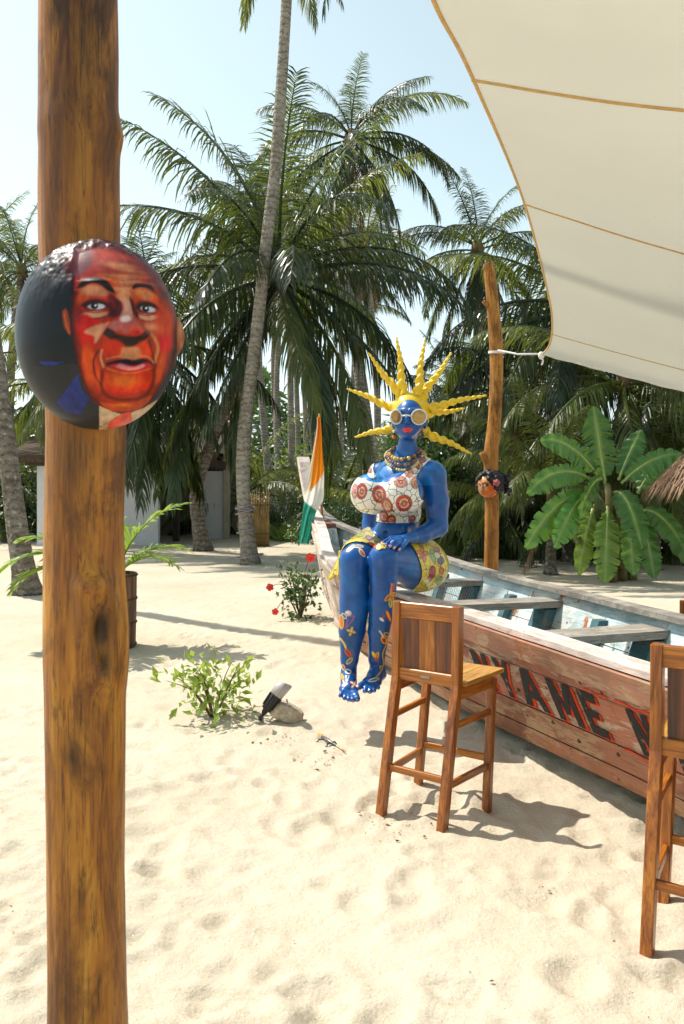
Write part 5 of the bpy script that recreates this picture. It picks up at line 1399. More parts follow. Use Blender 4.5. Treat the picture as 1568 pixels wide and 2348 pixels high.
# ------------------------------------------------------------------ palms
M['frond'] = m_leaf('palm_frond', (0.015, 0.034, 0.010), (0.22, 0.28, 0.03), 0.26, 0.36, 0.7)
M['frond_l'] = m_leaf('palm_frond_pale', (0.065, 0.095, 0.02), (0.34, 0.38, 0.05), 0.34, 0.42, 0.55)
M['frond_dry'] = m_leaf('palm_frond_dry', (0.20, 0.125, 0.055), (0.30, 0.18, 0.06), 0.25, 0.6, 0.4)
M['areca'] = m_leaf('areca_frond', (0.17, 0.31, 0.04), (0.46, 0.62, 0.07), 0.40, 0.34, 0.35)
def m_trunk(name, c1, c2, c3):
    t = NT(name); v = t.co()
    z = t.n('ShaderNodeSeparateXYZ', {0: v}).outputs[2]
    n1 = t.noise(v, 3.0, 5, 0.65)
    wv = t.n('ShaderNodeTexWave', {'Vector': v, 'Scale': 2.4, 'Distortion': 9.0, 'Detail': 4, 'Detail Scale': 1.6, 'Detail Roughness': 0.7}, wave_type='BANDS', bands_direction='Z').outputs[1]
    c = t.mix(t.ramp(n1, [(0.35, 0.0), (0.65, 1.0)]), c1, c2)
    c = t.mix(t.ramp(wv, [(0.05, 0.5), (0.25, 0.0)]), c, c3)
    sp = t.noise(v, 14, 6, 0.75); c = t.mix(t.ramp(sp, [(0.55, 0.0), (0.62, 0.7)]), c, (0.42, 0.42, 0.38)); c = t.mix(t.ramp(sp, [(0.34, 0.85), (0.42, 0.0)]), c, c3)
    b = t.bump(wv, 0.6, 0.03); b = t.bump(sp, 0.5, 0.02, b)
    return t.fin(c, 0.9, b, 0.2)
M['trunk'] = m_trunk('palm_trunk', (0.22, 0.19, 0.15), (0.34, 0.31, 0.26), (0.055, 0.042, 0.032))
M['trunk_d'] = m_trunk('palm_trunk_dark', (0.13, 0.105, 0.08), (0.24, 0.215, 0.18), (0.03, 0.022, 0.017))
M['fibre'] = m_plain('leaf_fibre', (0.15, 0.095, 0.05), 0.9, 0.5, 14, 0.4)

def frond_mesh(name, elev, droop, n=62, lf=0.21, wid=0.0125, hang=0.35, seed=0, mat='frond', lift=0.0, bare=0.16):
    r = np.random.RandomState(seed)
    m = 26; t = np.linspace(0, 1, m)
    phi = math.radians(elev) - math.radians(droop) * t ** 1.35
    side_bend = r.uniform(-0.4, 0.4)
    dx, dz = np.cos(phi), np.sin(phi)
    P = np.zeros((m, 3)); P[1:, 0] = np.cumsum((dx[1:] + dx[:-1]) / 2) / (m - 1); P[1:, 2] = np.cumsum((dz[1:] + dz[:-1]) / 2) / (m - 1)
    P[:, 1] = side_bend * t ** 2 * 0.5
    mb = MB(); mb.tube(P[::2], np.linspace(0.0125, 0.0022, 13), 5)
    T = np.gradient(P, axis=0); T /= np.linalg.norm(T, axis=1)[:, None]
    V = []; F = []
    base_n = mb.n
    for sgn in (-1, 1):
        for i in range(n):
            tt = bare + (1 - bare) * (i + r.uniform(-0.25, 0.25)) / (n - 1); tt = min(max(tt, bare * 0.9), 0.998)
            if r.rand() < 0.08: continue
            k = tt * (m - 1); k0 = min(int(k), m - 2); f_ = k - k0
            p = P[k0] * (1 - f_) + P[k0 + 1] * f_; tg = T[k0]
            side = unit(np.cross(tg, [0, 0, 1.0])) * -sgn if abs(tg[2]) < 0.97 else np.array([0, sgn, 0.0])
            upv = np.cross(side, tg) * (1 if np.cross(side, tg)[2] > 0 else -1)
            prof = (0.45 + 0.55 * math.sin(math.pi * min(1, (tt - bare) / (1 - bare) * 1.25 + 0.12)) if tt < 0.62 else max(0.28, 1.0 - (tt - 0.62) * 1.75))
            L = lf * prof * r.uniform(0.72, 1.12)
            fw = 0.42 + 0.75 * tt
            d = unit(side * 1.0 + tg * fw + upv * (0.28 - lift) + np.array([0, 0, -hang * r.uniform(0.6, 1.35)]) + r.normal(size=3) * 0.11)
            dn = np.array([0, 0, -1.0])
            hg = hang * r.uniform(0.7, 1.3)
            p1 = p + d * L * 0.36; d2 = unit(d + dn * hg * 0.55); p2 = p1 + d2 * L * 0.34; d3 = unit(d2 + dn * hg * 1.1); p3 = p2 + d3 * L * 0.30
            wv = unit(tg - d * np.dot(tg, d)); wv = unit(wv + upv * r.uniform(-0.5, 0.5))
            w = wid * (0.7 + 0.3 * prof)
            b0 = len(V)
            V += [p - wv * w * 0.35, p + wv * w * 0.35, p1 - wv * w * 0.5, p1 + wv * w * 0.5, p2 - wv * w * 0.38, p2 + wv * w * 0.38, p3]
            F += [(b0, b0 + 1, b0 + 3, b0 + 2), (b0 + 2, b0 + 3, b0 + 5, b0 + 4), (b0 + 4, b0 + 5, b0 + 6)]
    mb.add(V, F)
    return mesh_data(name, np.array(mb.V), mb.F, M[mat], False)
FR = {}
def frond_for(elev, seed, mat='frond'):
    key = (int(round(elev / 15.0)) * 15, seed % 3, mat)
    if key not in FR:
        e = key[0]
        droop = {90: 18, 75: 34, 60: 55, 45: 74, 30: 84, 15: 84, 0: 76, -15: 64, -30: 50, -45: 36, -60: 24, -75: 10}[e] + (seed % 3 - 1) * 12
        FR[key] = frond_mesh('frond', e, droop, 92 if mat != 'frond_dry' else 50, 0.25, 0.0082, 0.55 + 0.35 * (e < 65) + 0.25 * (e < 30) + 0.25 * (e < 0), 100 + e + 7 * (seed % 3), mat)
    return FR[key]

def palm(label, path, rad, L, fronds, name='coconut_palm', group=None, trunk='trunk_d', dry=2, seed=0, mat='frond', fibre=True):
    """path: trunk points from the ground up; fronds: list of (azimuth deg, elevation deg, scale) or a count"""
    r = np.random.RandomState(1000 + seed)
    path = np.array(path, float); n = 26
    P = spline(path, n) if len(path) > 2 else np.linspace(path[0], path[-1], n)
    root = thing(name, label, 'palm tree', P[0], 0, group)
    if rad > 0:
        tt = np.linspace(0, 1, n)
        R = rad * (1 - 0.38 * tt) * (1 + 0.6 * np.exp(-tt * 22)) * (1 + 0.03 * r.normal(size=n))
        V, F = tube_arrays(P, R, 14); part('trunk', V, F, M[trunk], root)
    top = P[-1]
    if fibre:
        V, F = sphere_arrays(top + np.array([0, 0, 0.05]), (max(rad, 0.1) * 1.0, max(rad, 0.1) * 1.0, 0.32), 10, 8); part('crown_shaft', V, F, M['fibre'], root)
    if isinstance(fronds, int):
        cnt = fronds; fronds = []
        for k in range(cnt):
            u = (k + 0.5) / cnt
            fronds.append((k * 137.5 + r.uniform(-18, 18), 86 - 132 * u ** 0.92 + r.uniform(-8, 8), r.uniform(0.86, 1.08)))
    for k in range(dry): fronds = fronds + [(r.uniform(0, 360), r.uniform(-78, -62), 0.75, 'frond_dry')]
    for k, f in enumerate(fronds):
        az, el, sc = f[:3]; mt = f[3] if len(f) > 3 else ('frond_l' if mat == 'frond' and (k * 7 + seed) % 5 == 0 else mat)
        me = frond_for(max(-75, min(90, el)), k + seed, mt)
        s_ = L * sc
        o = link('frond', me, root, top - P[0] + np.array([0, 0, 0.12 if el > 20 else 0.0]), (0, 0, math.radians(az)), (s_, s_, s_))
    return root, top

# A: tall palm in the middle, crown above the picture
pA = [at(*q) for q in ((575, 1291, 16.9), (566, 1220, 16.85), (557, 1110, 16.8), (563, 960, 16.75), (588, 770, 16.7), (609, 570, 16.65), (630, 400, 16.6), (645, 200, 16.6), (657, 0, 16.6), (664, -150, 16.6), (668, -270, 16.6))]
pA[0][2] = -0.05
A_root, A_top = palm('tall slender palm with roped grey trunk crossing the middle, crown out of view', pA, 0.158, 3.1, [(172, -30, 1.0), (205, -15, 1.0), (150, -45, 0.9), (0, -45, 0.95), (-20, -60, 1.0), (20, -60, 0.85), (-40, -45, 0.9), (90, 0, 1), (270, 15, 1), (45, 30, 1), (135, 45, 1), (225, 60, 1), (300, 45, 1), (330, 75, 1), (80, 75, 1)], trunk='trunk', dry=0, seed=1)
rope_m = m_plain('grey_rope', (0.26, 0.22, 0.24), 0.85, 0.2, 50, 0.3)
mb_list = [(1166, 4), (1221, 1), (1280, 1)]
for y_, cnt in mb_list:
    rt = thing('trunk_rope', {1166: 'bundle of grey rope wound round the tall middle trunk', 1221: 'single rope turn round the middle trunk below the rope bundle', 1280: 'cable loop near the foot of the tall middle trunk'}[y_], 'rope', at(562, y_, 16.6))
    mb = MB()
    for k in range(cnt):
        yy = y_ - 5 + 4.0 * k
        cx_ = np.interp(yy, [960, 1110, 1220, 1291], [563, 557, 566, 575]); tilt = 0.05 * (-1) ** k
        rr0 = np.interp(yy, [960, 1110, 1220, 1291], [0.165, 0.185, 0.205, 0.30])
        mb.tube([at(cx_, yy, 16.83) + np.array([math.cos(a) * rr0, math.sin(a) * rr0, tilt * math.cos(a + k)]) for a in np.linspace(0, 2 * np.pi, 22)], 0.016, 6, False)
    mb.build('coil', rope_m, rt, True, kind='stuff' if cnt > 1 else None)
# B: big low palm whose crown fills the middle
cB = at(640, 640, 18.3)
B_f = [(182, 78, 1.12), (186, 62, 1.05), (178, 50, 1.08), (4, 74, 1.0), (-8, 62, 0.95), (12, 52, 0.9), (3, 30, 1.05), (-14, 8, 1.08), (-30, -18, 1.0), (172, 32, 0.95), (195, 12, 1.0), (200, -18, 1.0), (165, -30, 1.0), (0, -35, 1.05), (-20, -50, 1.05), (-60, 40, 0.9), (-75, 10, 0.95), (-100, 20, 0.95), (-120, 50, 0.9), (-85, -25, 1.0), (-110, -40, 1.0), (-50, -50, 1.05), (-130, -10, 1.0), (-150, -45, 1.05), (-25, -62, 1.1), (10, -62, 1.1), (60, 60, 0.9), (90, 30, 0.95), (120, 50, 0.9), (140, 10, 1), (40, 10, 1), (-90, 75, 0.9), (110, 78, 0.95), (-5, -62, 1.05), (-40, -62, 1.0), (205, -50, 1.05), (220, -60, 1.0)]
palm('large dark palm with a thick leaning trunk, its crown filling the middle', [at(466, 1255, 20.5) * [1, 1, 0], at(450, 1130, 20.2), at(490, 1000, 19.6), at(570, 800, 18.8), cB], 0.18, 4.6, B_f, dry=3, seed=2)
# C: taller palm behind it
cC = at(805, 322, 24.0)
palm('tall palm with ragged crown standing above the large dark palm', [at(850, 1240, 24.0) * [1, 1, 0], at(842, 1000, 24.0), at(812, 760, 24.0), at(796, 560, 24.0), cC], 0.22, 3.7, [(10, 60, 0.95), (-20, 48, 1.0), (0, 22, 1.0), (15, 10, 1.0), (-10, -20, 1.0), (5, -40, 0.95), (80, 75, 0.62), (-90, 80, 0.6), (170, 70, 0.6), (180, 45, 0.85), (200, 20, 0.95), (165, 0, 0.9), (190, -30, 0.95), (-60, 30, 0.9), (-80, 0, 0.9), (-110, 15, 0.9), (60, 30, 0.9), (110, 10, 0.9), (-45, -45, 1.0), (-100, -50, 1.0), (0, -60, 0.95), (-30, -66, 0.9), (150, -55, 1.0)], dry=3, seed=3, trunk='trunk')
# D: palm right of the statue, left of the pole
cD = at(1095, 575, 25.0)
palm('medium palm with pale curved trunk behind the crooked pole', [at(1057, 1236, 25.0) * [1, 1, 0], at(1060, 1090, 25.0), at(1083, 900, 25.0), at(1098, 720, 25.0), cD], 0.20, 3.1, [(90, 85, 0.85), (0, 80, 0.8), (180, 75, 0.9), (20, 55, 0.9), (165, 50, 0.95), (0, 30, 0.95), (180, 25, 1.0), (-30, 10, 0.95), (200, 5, 0.95), (-60, 40, 0.9), (-120, 35, 0.9), (-90, -10, 1.0), (-45, -30, 1.0), (-135, -30, 1.0), (0, -40, 1.0), (180, -40, 1.0), (-75, -55, 1.0), (-110, -60, 1.0), (40, 0, 1), (140, 0, 1), (10, -62, 1.0), (175, -64, 1.0)], dry=4, seed=4, trunk='trunk')
# E: palm left of the near post, far away
palm('distant palm with a small crown peeping out beside the near post', [at(25, 1225, 28) * [1, 1, 0], at(22, 900, 28), at(50, 625, 28)], 0.2, 3.0, 20, dry=2, seed=5)
# F: leaning trunk at the left edge
pF = [gnd(62, 1362), at(52, 1290, 11.85), at(38, 1200, 11.8), at(14, 1010, 11.75), at(-12, 830, 11.7), at(-60, 500, 11.6), at(-150, -100, 11.6), at(-240, -1100, 11.5), at(-290, -2000, 11.4), at(-310, -2750, 11.4)]
palm('dark lichened palm trunk leaning out at the left edge behind the potted palm', pF, 0.165, 3.4, 16, dry=0, seed=6)
# G: palm behind the near post with upright fronds
palm('low palm with upright green fronds beside the carved bald head', [at(235, 1252, 20.8) * [1, 1, 0], at(262, 1030, 20.5), at(345, 790, 20.0)], 0.2, 4.2, [(90, 85, 0.8), (180, 82, 0.95), (0, 78, 0.9), (186, 60, 0.9), (8, 58, 0.85), (-10, 35, 0.9), (-50, 55, 0.9), (-90, 30, 0.95), (-120, 60, 0.9), (190, 30, 1.0), (200, 0, 1.0), (-20, 0, 1.0), (-60, -10, 1.0), (-100, -20, 1.0), (-140, -15, 1.0), (-75, -45, 1.0), (0, -35, 1.0), (-30, -55, 1.0), (-120, -55, 1.0), (180, -45, 1.0), (60, 40, 0.9), (120, 30, 0.9), (-60, -62, 0.95), (-30, -64, 1.0), (-5, -60, 0.9), (-100, -66, 0.9), (-78, -55, 1.05), (-45, -45, 1.1)], dry=2, seed=7)
# H..: palms massed at the right under the sail
palm('dark palm massed behind the sail corner', [at(1330, 1240, 18.5) * [1, 1, 0], at(1335, 1000, 18.2), at(1345, 720, 18.0)], 0.2, 4.3, [(180, 60, 0.9), (176, 40, 0.95), (186, 22, 1.0), (190, 5, 1.0), (175, -15, 1.0), (182, -35, 1.0), (-150, -10, 1.0), (-120, -20, 1.0), (-90, 20, 0.9), (-90, -30, 1.0), (-60, -20, 1.0), (-30, 0, 1.0), (0, 20, 1.0), (0, -30, 1.0), (-45, -50, 1.0), (-135, -50, 1.0), (165, -50, 1.0), (-100, -60, 1.0), (90, 40, 0.9), (30, 40, 0.9), (150, 15, 1.0)], dry=3, seed=8)
palm('palm with pale drooping fronds hanging down behind the banana plant', [at(1415, 1250, 16.5) * [1, 1, 0], at(1420, 1050, 16.3), at(1430, 880, 16.0)], 0.16, 3.4, [(180, 70, 0.9), (178, 40, 1.0), (190, 10, 1.0), (200, -15, 1.0), (170, -30, 1.0), (-140, 0, 1.0), (-110, -25, 1.0), (-90, 30, 0.9), (-60, 0, 1.0), (-30, -25, 1.0), (0, 15, 1.0), (10, 50, 0.9), (-10, -40, 1.0), (-80, -50, 1.0), (-120, -60, 0.9), (60, 30, 0.9), (120, 40, 0.9)], dry=2, seed=9, mat='frond_l')
palm('young palm with bright fronds rising beside the crooked pole', [at(1262, 1270, 14.9) * [1, 1, 0], at(1262, 1200, 14.9), at(1262, 1120, 14.8)], 0.10, 2.2, [(180, 58, 1.0), (172, 40, 1.05), (195, 75, 0.95), (0, 62, 1.0), (-12, 42, 1.05), (20, 78, 0.9), (190, 15, 1.0), (-25, 12, 1.0), (-90, 55, 0.9), (-60, 20, 0.9), (-120, 25, 0.9), (-90, -5, 0.9), (150, 5, 0.9), (30, 5, 0.9)], dry=1, seed=10, mat='frond_l')
palm('young palm with upright bright fronds above the banana plant', [at(1500, 1262, 15.8) * [1, 1, 0], at(1500, 1180, 15.8), at(1505, 1080, 15.7)], 0.12, 2.5, [(180, 70, 1.0), (170, 48, 1.0), (0, 70, 1.0), (-10, 45, 1.0), (90, 84, 0.9), (-90, 70, 0.9), (200, 22, 1.0), (-30, 18, 1.0), (-70, 30, 0.9), (-110, 30, 0.9), (150, 0, 1.0), (-90, 0, 0.9)], dry=1, seed=11, mat='frond_l')
palm('dark palm at the right edge over the thatched parasol', [at(1640, 1250, 17) * [1, 1, 0], at(1640, 1050, 17), at(1635, 860, 16.8)], 0.18, 3.6, 20, dry=2, seed=12)
palm('dark low palm between the crooked pole and the seated statue', [at(1180, 1248, 19.5) * [1, 1, 0], at(1185, 1100, 19.4), at(1190, 900, 19.2)], 0.15, 3.0, 18, dry=2, seed=13)
palm('palm with hanging yellowish fronds to the left of the white house', [at(120, 1240, 24) * [1, 1, 0], at(120, 1050, 24), at(125, 880, 23.6)], 0.18, 3.6, 20, dry=3, seed=15, mat='frond_l')
# far palms: thin pale trunks in a grove
rs = np.random.RandomState(21)
grove = [(626, 33, 13), (641, 38, 14), (652, 44, 13), (668, 36, 15), (686, 41, 12), (703, 47, 14), (735, 39, 13), (772, 35, 12), (786, 42, 14), (800, 50, 13), (828, 38, 12), (862, 33, 11.5), (1010, 45, 7), (1040, 36, 5.5), (1075, 40, 6.5), (-20, 36, 12), (180, 40, 12), (300, 44, 13), (450, 46, 13), (540, 40, 14), (1230, 42, 8), (1330, 38, 12), (1480, 44, 13), (1580, 38, 13)]
gx = sorted(q[0] for q in grove)
def grove_label(x):
    for lo, hi, txt in ((-500, 560, 'thin far grove palm left of the tall middle trunk, %s from the left'), (560, 710, '%s thin grey grove trunk counted from the tall middle trunk toward the flag'), (710, 900, '%s thin grove trunk counted from the flag toward the statue'), (900, 1150, '%s far grove palm counted from the statue head toward the crooked pole'), (1150, 3000, '%s far grove palm counted from the crooked pole to the right edge')):
        if lo <= x < hi: return txt % ORD[[q for q in gx if lo <= q < hi].index(x)]
tx_ = []
for k, (px_, dd, hh) in enumerate(grove):
    b0 = at(px_, HZP, dd); b0[2] = 0; lean = rs.uniform(-0.9, 0.9); top = b0 + np.array([lean, 0, hh]); mid = (b0 + top) / 2 + np.array([rs.uniform(-0.35, 0.35), 0, 0])
    palm(grove_label(px_), [b0, mid, top], 0.17, 3.4, 15, group='palms of the far grove', trunk='trunk', dry=1, seed=40 + k)
# thicket of stemless young palms that closes the view
thick = [(560, 27, 3.4), (600, 31, 3.0), (650, 34, 2.6), (700, 30, 2.4), (745, 26, 2.8), (790, 29, 3.2), (835, 25, 3.0), (880, 22, 2.6), (930, 26, 3.0), (975, 23, 2.6), (1020, 21, 2.6), (1085, 20, 2.4), (1140, 18.5, 2.4), (1210, 19, 2.8), (1300, 17.5, 2.6), (1385, 19, 2.8), (1460, 18, 2.6), (1530, 18.5, 2.8), (1600, 17, 2.8), (500, 29, 3.4), (440, 30, 3.4), (250, 31, 3.2), (180, 28, 3.0), (60, 27, 3.2), (-30, 25, 3.0)]
tx_ = sorted(q[0] for q in thick)
for k, (px_, dd, L) in enumerate(thick):
    b0 = at(px_, HZP, dd); b0[2] = 0; top = b0 + np.array([0, 0, rs.uniform(0.3, 1.5)])
    palm('stemless young palm in the background thicket, %s from the left edge' % ORD[tx_.index(px_)], [b0, (b0 + top) / 2, top], 0.12, L, 13, name='young_palm', group='young palms of the thicket', dry=0, seed=80 + k, mat='frond' if k % 3 else 'frond_l', fibre=False)

# ------------------------------------------------------------------ banana plant
M['banana'] = None
t = NT('banana_leaf')
cc = t.n('ShaderNodeVertexColor', layer_name='paint').outputs[0]; v = t.co()
t.fin(cc, 0.33, t.bump(t.noise(v, 18, 3), 0.15, 0.01), 0.5); t.translucent(t.mix(0.5, cc, (0.30, 0.48, 0.05)), 0.30); M['banana'] = t.m
banana = thing('banana_plant', 'banana plant with big split green leaves on the sand beyond the boat', 'banana plant', gnd(1420, 1332))
rs = np.random.RandomState(9)
def banana_leaf(b, tip, width, sag, flip=0.0, yellow=0.0, name='leaf'):
    b = np.array(b, float); tip = np.array(tip, float); n = 84; m = 5
    t_ = np.linspace(0, 1, n)
    mid = (b + tip) / 2 + np.array([0, 0, sag]); P = ((1 - t_) ** 2)[:, None] * b + (2 * t_ * (1 - t_))[:, None] * mid + (t_ ** 2)[:, None] * tip
    T = np.gradient(P, axis=0); T /= np.linalg.norm(T, axis=1)[:, None]
    view = np.array([0, -1.0, 0.35]); S_ = np.cross(T, view); S_ /= np.linalg.norm(S_, axis=1)[:, None]; Nn = np.cross(S_, T)
    S_ = S_ * math.cos(flip) + Nn * math.sin(flip); Nn = np.cross(S_, T)
    prof = np.where(t_ < 0.12, 0.06 + t_ * 1.2, np.minimum(1.0, 0.35 + (t_ - 0.08) * 2.6)) * np.clip((1.0 - t_) * 4.2, 0.06, 1) ** 0.55
    V = []; C_ = []; F = []
    g0 = np.array([0.070, 0.19, 0.032]) * rs.uniform(0.75, 1.25) * (1 - yellow) + np.array([0.22, 0.24, 0.03]) * yellow
    for sgn in (-1, 1):
        base = len(V)
        cut = np.zeros(n); 
        for c in rs.choice(np.arange(14, n - 6), rs.randint(4, 10), replace=False): cut[c] = rs.uniform(0.25, 0.75)
        for i in range(n):
            for j in range(m):
                q = j / (m - 1); w = width * prof[i] * q * (1 - cut[i] * (q > 0.6)) * (1 + 0.05 * rs.normal() * (q > 0.9))
                V.append(P[i] + S_[i] * sgn * w - np.array([0, 0, 1]) * (0.32 * w * q) + Nn[i] * (0.02 * math.sin(i * 0.47 + sgn) * q + 0.10 * w))
                sh = 1 + 0.07 * math.sin(i * 1.5) * (q > 0) + 0.1 * rs.normal()
                C_.append(g0 * max(0.5, sh) if j else np.array([0.22, 0.32, 0.08]))
        for i in range(n - 1):
            for j in range(m - 1):
                if False: continue
                a = base + i * m + j; F.append((a, a + m, a + m + 1, a + 1))
    o = part(name, V, F, M['banana'], banana, True, np.clip(np.array(C_), 0, 1))
    mb = MB(); mb.tube(P[::6] - Nn[::6] * 0.008, np.linspace(0.028, 0.005, len(P[::6])), 6); q = mb.build('midrib', M['midrib'], o, True)
M['midrib'] = m_plain('banana_midrib', (0.28, 0.36, 0.10), 0.45, 0.2, 10)
BL = [((1388, 1110), (1360, 931), 0.235, 0.05, 13.4, 13.3, 0, 0), ((1374, 1095), (1238, 1010), 0.17, 0.42, 13.4, 12.9, 0.1, 0), ((1358, 1102), (1208, 1132), 0.17, 0.50, 13.3, 12.7, 0.2, 0), ((1350, 1126), (1204, 1256), 0.20, 0.42, 13.2, 12.4, 0.3, 0), ((1356, 1130), (1272, 1256), 0.18, 0.40, 13.2, 12.3, 0.2, 0), ((1380, 1098), (1328, 1188), 0.15, 0.36, 13.2, 12.6, 0.7, 0),
      ((1394, 1160), (1387, 1336), 0.19, 0.20, 13.2, 12.9, 0, 0.35), ((1408, 1128), (1472, 1258), 0.20, 0.55, 13.2, 12.6, 0, 0), ((1418, 1100), (1468, 985), 0.17, 0.06, 13.5, 13.8, 0.3, 0), ((1424, 1108), (1560, 1040), 0.18, 0.26, 13.4, 13.2, 0, 0), ((1468, 1170), (1562, 1246), 0.18, 0.34, 13.3, 12.8, 0, 0), ((1480, 1166), (1590, 1300), 0.18, 0.40, 13.5, 13.3, 0, 0), ((1466, 1176), (1500, 1326), 0.17, 0.25, 13.3, 13.0, 0, 0), ((1360, 1166), (1327, 1318), 0.15, 0.25, 13.3, 13.1, 0.2, 0.5), ((1440, 1172), (1452, 1318), 0.17, 0.22, 13.2, 13.0, 0.1, 0.1), ((1462, 1130), (1512, 1060), 0.15, 0.10, 13.6, 13.9, 0.5, 0)]
for (a, b_, w, sg, d0, d1, fl_, ye) in BL: banana_leaf(at(*a, d0), at(*b_, d1), w * 1.10, sg, fl_, ye)
mb_col = m_plain('banana_stem', (0.16, 0.13, 0.05), 0.7, 0.6, 7, 0.3)
for (x0, y0, x1, y1, r0) in ((1402, 1332, 1392, 1110, 0.11), (1444, 1328, 1464, 1165, 0.12), (1425, 1330, 1412, 1125, 0.10), (1376, 1325, 1362, 1160, 0.035)):
    dd = FPX * EYE / (y0 - HZP); a = gnd(x0, y0) - [0, 0, 0.05]; b_ = at(x1, y1, 13.3)
    V, F = tube_arrays(np.linspace(a, b_, 8) + 0.01 * rs.normal(size=(8, 3)), np.linspace(r0, r0 * 0.45, 8), 12); part('stem', V, F, mb_col, banana)

# ------------------------------------------------------------------ shrubs and ground plants
M['shrub'] = m_leaf('shrub_leaf', (0.19, 0.32, 0.045), (0.50, 0.64, 0.08), 0.40, 0.35, 0.4, 30)
M['bush_d'] = m_leaf('bush_leaf', (0.045, 0.095, 0.028), (0.14, 0.26, 0.05), 0.25, 0.28, 0.5, 9)
M['hedge'] = m_leaf('hedge_leaf', (0.03, 0.07, 0.026), (0.08, 0.17, 0.05), 0.25, 0.4, 0.5, 6)
M['lime'] = m_leaf('lime_leaf', (0.13, 0.22, 0.04), (0.36, 0.50, 0.08), 0.33, 0.38, 0.4, 9)
M['strap'] = m_leaf('strap_leaf', (0.055, 0.12, 0.03), (0.20, 0.34, 0.06), 0.28, 0.3, 0.55, 5)
M['twig'] = m_plain('twig', (0.12, 0.075, 0.035), 0.85, 0.4, 20)
def leaf_batch(P, D, N, L, W):
    """pointed, slightly folded leaves; returns vertices and triangles"""
    nrm = lambda A: A / (np.linalg.norm(A, axis=1)[:, None] + 1e-12)
    P, D, N = np.asarray(P, float), nrm(np.asarray(D, float)), np.asarray(N, float); L = np.asarray(L, float)[:, None]; W = np.asarray(W, float)[:, None]
    S_ = nrm(np.cross(D, N)); n = nrm(np.cross(S_, D))
    V = np.stack([P, P + D * L * 0.4 + S_ * W / 2 + n * 0.06 * L, P + D * L * 0.4 - S_ * W / 2 + n * 0.06 * L, P + D * L * 0.42 - n * 0.03 * L, P + D * L - n * 0.10 * L], 1).reshape(-1, 3)
    F = (np.arange(len(P))[:, None, None] * 5 + np.array([(0, 3, 1), (0, 2, 3), (1, 3, 4), (3, 2, 4)])[None]).reshape(-1, 3)
    return V, F
def bush(name, label, base, rad, h, nl, L, W, mat, stems=6, seed=0, cat='shrub', group=None, hollow=0.0, flat=1.0):
    r = np.random.RandomState(seed); base = np.array(base, float)
    root = thing(name, label, cat, base, 0, group)
    mb = MB(); tips = []
    for k in range(stems):
        a = r.rand() * 6.28; e = r.uniform(0.3, 1.0)
        tip = base + np.array([math.cos(a) * rad * e, math.sin(a) * rad * e * flat, h * r.uniform(0.55, 1.0) * (1 - 0.3 * e)])
        mid = base + (tip - base) * 0.5 + np.array([0, 0, 0.12 * h]) + r.normal(size=3) * 0.03 * h
        P = spline(np.array([base - [0, 0, 0.02], mid, tip]), 9); mb.tube(P, np.linspace(0.014, 0.004, 9) * max(h, 0.3), 5); tips.append(P)
    if stems: mb.build('stems', M['twig'], root, True, kind='stuff')
    n = r.normal(size=(nl, 3)); n /= np.linalg.norm(n, axis=1)[:, None]
    flip_ = r.rand(nl) < 0.8; n[:, 2] = np.where(flip_, np.abs(n[:, 2]), n[:, 2] * 0.4)
    q = (hollow + (1 - hollow) * r.rand(nl)) ** 0.5
    P = base + np.stack([n[:, 0] * rad, n[:, 1] * rad * flat, h * 0.12 + n[:, 2] * h * 0.88], 1) * q[:, None]
    if stems:
        T_ = np.array(tips); on = r.rand(nl) < 0.75
        P2 = T_[r.randint(0, len(T_), nl), r.randint(3, 9, nl)] + r.normal(size=(nl, 3)) * np.array([0.13, 0.13 * flat, 0.10]) * max(rad, h) * 0.9
        P = np.where(on[:, None], P2, P)
    low_ = P[:, 2] < base[2] + 0.02; P[low_, 2] = base[2] + 0.02 + 0.05 * r.rand(int(low_.sum()))
    o = P - base - np.array([0, 0, h * 0.35]) + r.normal(size=(nl, 3)) * 0.5 * rad; o /= np.linalg.norm(o, axis=1)[:, None]; o[:, 2] += r.uniform(-0.5, 0.5, nl)
    l = L * r.uniform(0.6, 1.15, nl)
    V, F = leaf_batch(P, o + r.normal(size=(nl, 3)) * 0.45, np.array([0, 0, 1.0]) + r.normal(size=(nl, 3)) * 0.45, l, W * l / L)
    part('foliage', V, F, M[mat], root, False, kind='stuff')
    return root
def straps(name, label, base, n, L, w, mat, seed=0, cat='plant', group=None, spread=0.25, up=1.0):
    r = np.random.RandomState(seed); base = np.array(base, float); root = thing(name, label, cat, base, 0, group)
    V = []; F = []
    for k in range(n):
        a = r.rand() * 6.283; l = L * r.uniform(0.6, 1.1); p = base + np.array([math.cos(a), math.sin(a), 0]) * spread * r.rand() ** 0.5
        el = r.uniform(0.75, 1.45) * up; hd = np.array([math.cos(a), math.sin(a), 0]); sd = np.array([-math.sin(a), math.cos(a), 0]); m = 7; b0 = len(V); ph = el; dr = r.uniform(0.9, 2.2)
        for i in range(m):
            t_ = i / (m - 1); ww = w * (1 - t_ ** 2) * 0.5 + 0.001
            V += [p - sd * ww, p + sd * ww]
            ang = el - dr * t_ ** 1.3; p = p + (hd * math.cos(ang) + np.array([0, 0, math.sin(ang)])) * l / (m - 1)
        F += [(b0 + 2 * i, b0 + 2 * i + 1, b0 + 2 * i + 3, b0 + 2 * i + 2) for i in range(m - 1)]
    part('leaves', V, F, M[mat], root, True, kind='stuff')
    return root
b = gnd(490, 1640); b[2] = ground(b[0], b[1]) - 0.01
bush('leafy_shrub', 'small bright yellow-green shrub growing alone in the near sand', b, 0.34, 0.50, 290, 0.088, 0.040, 'shrub', 12, 4)
b = gnd(688, 1418); b[2] = ground(b[0], b[1]) - 0.01
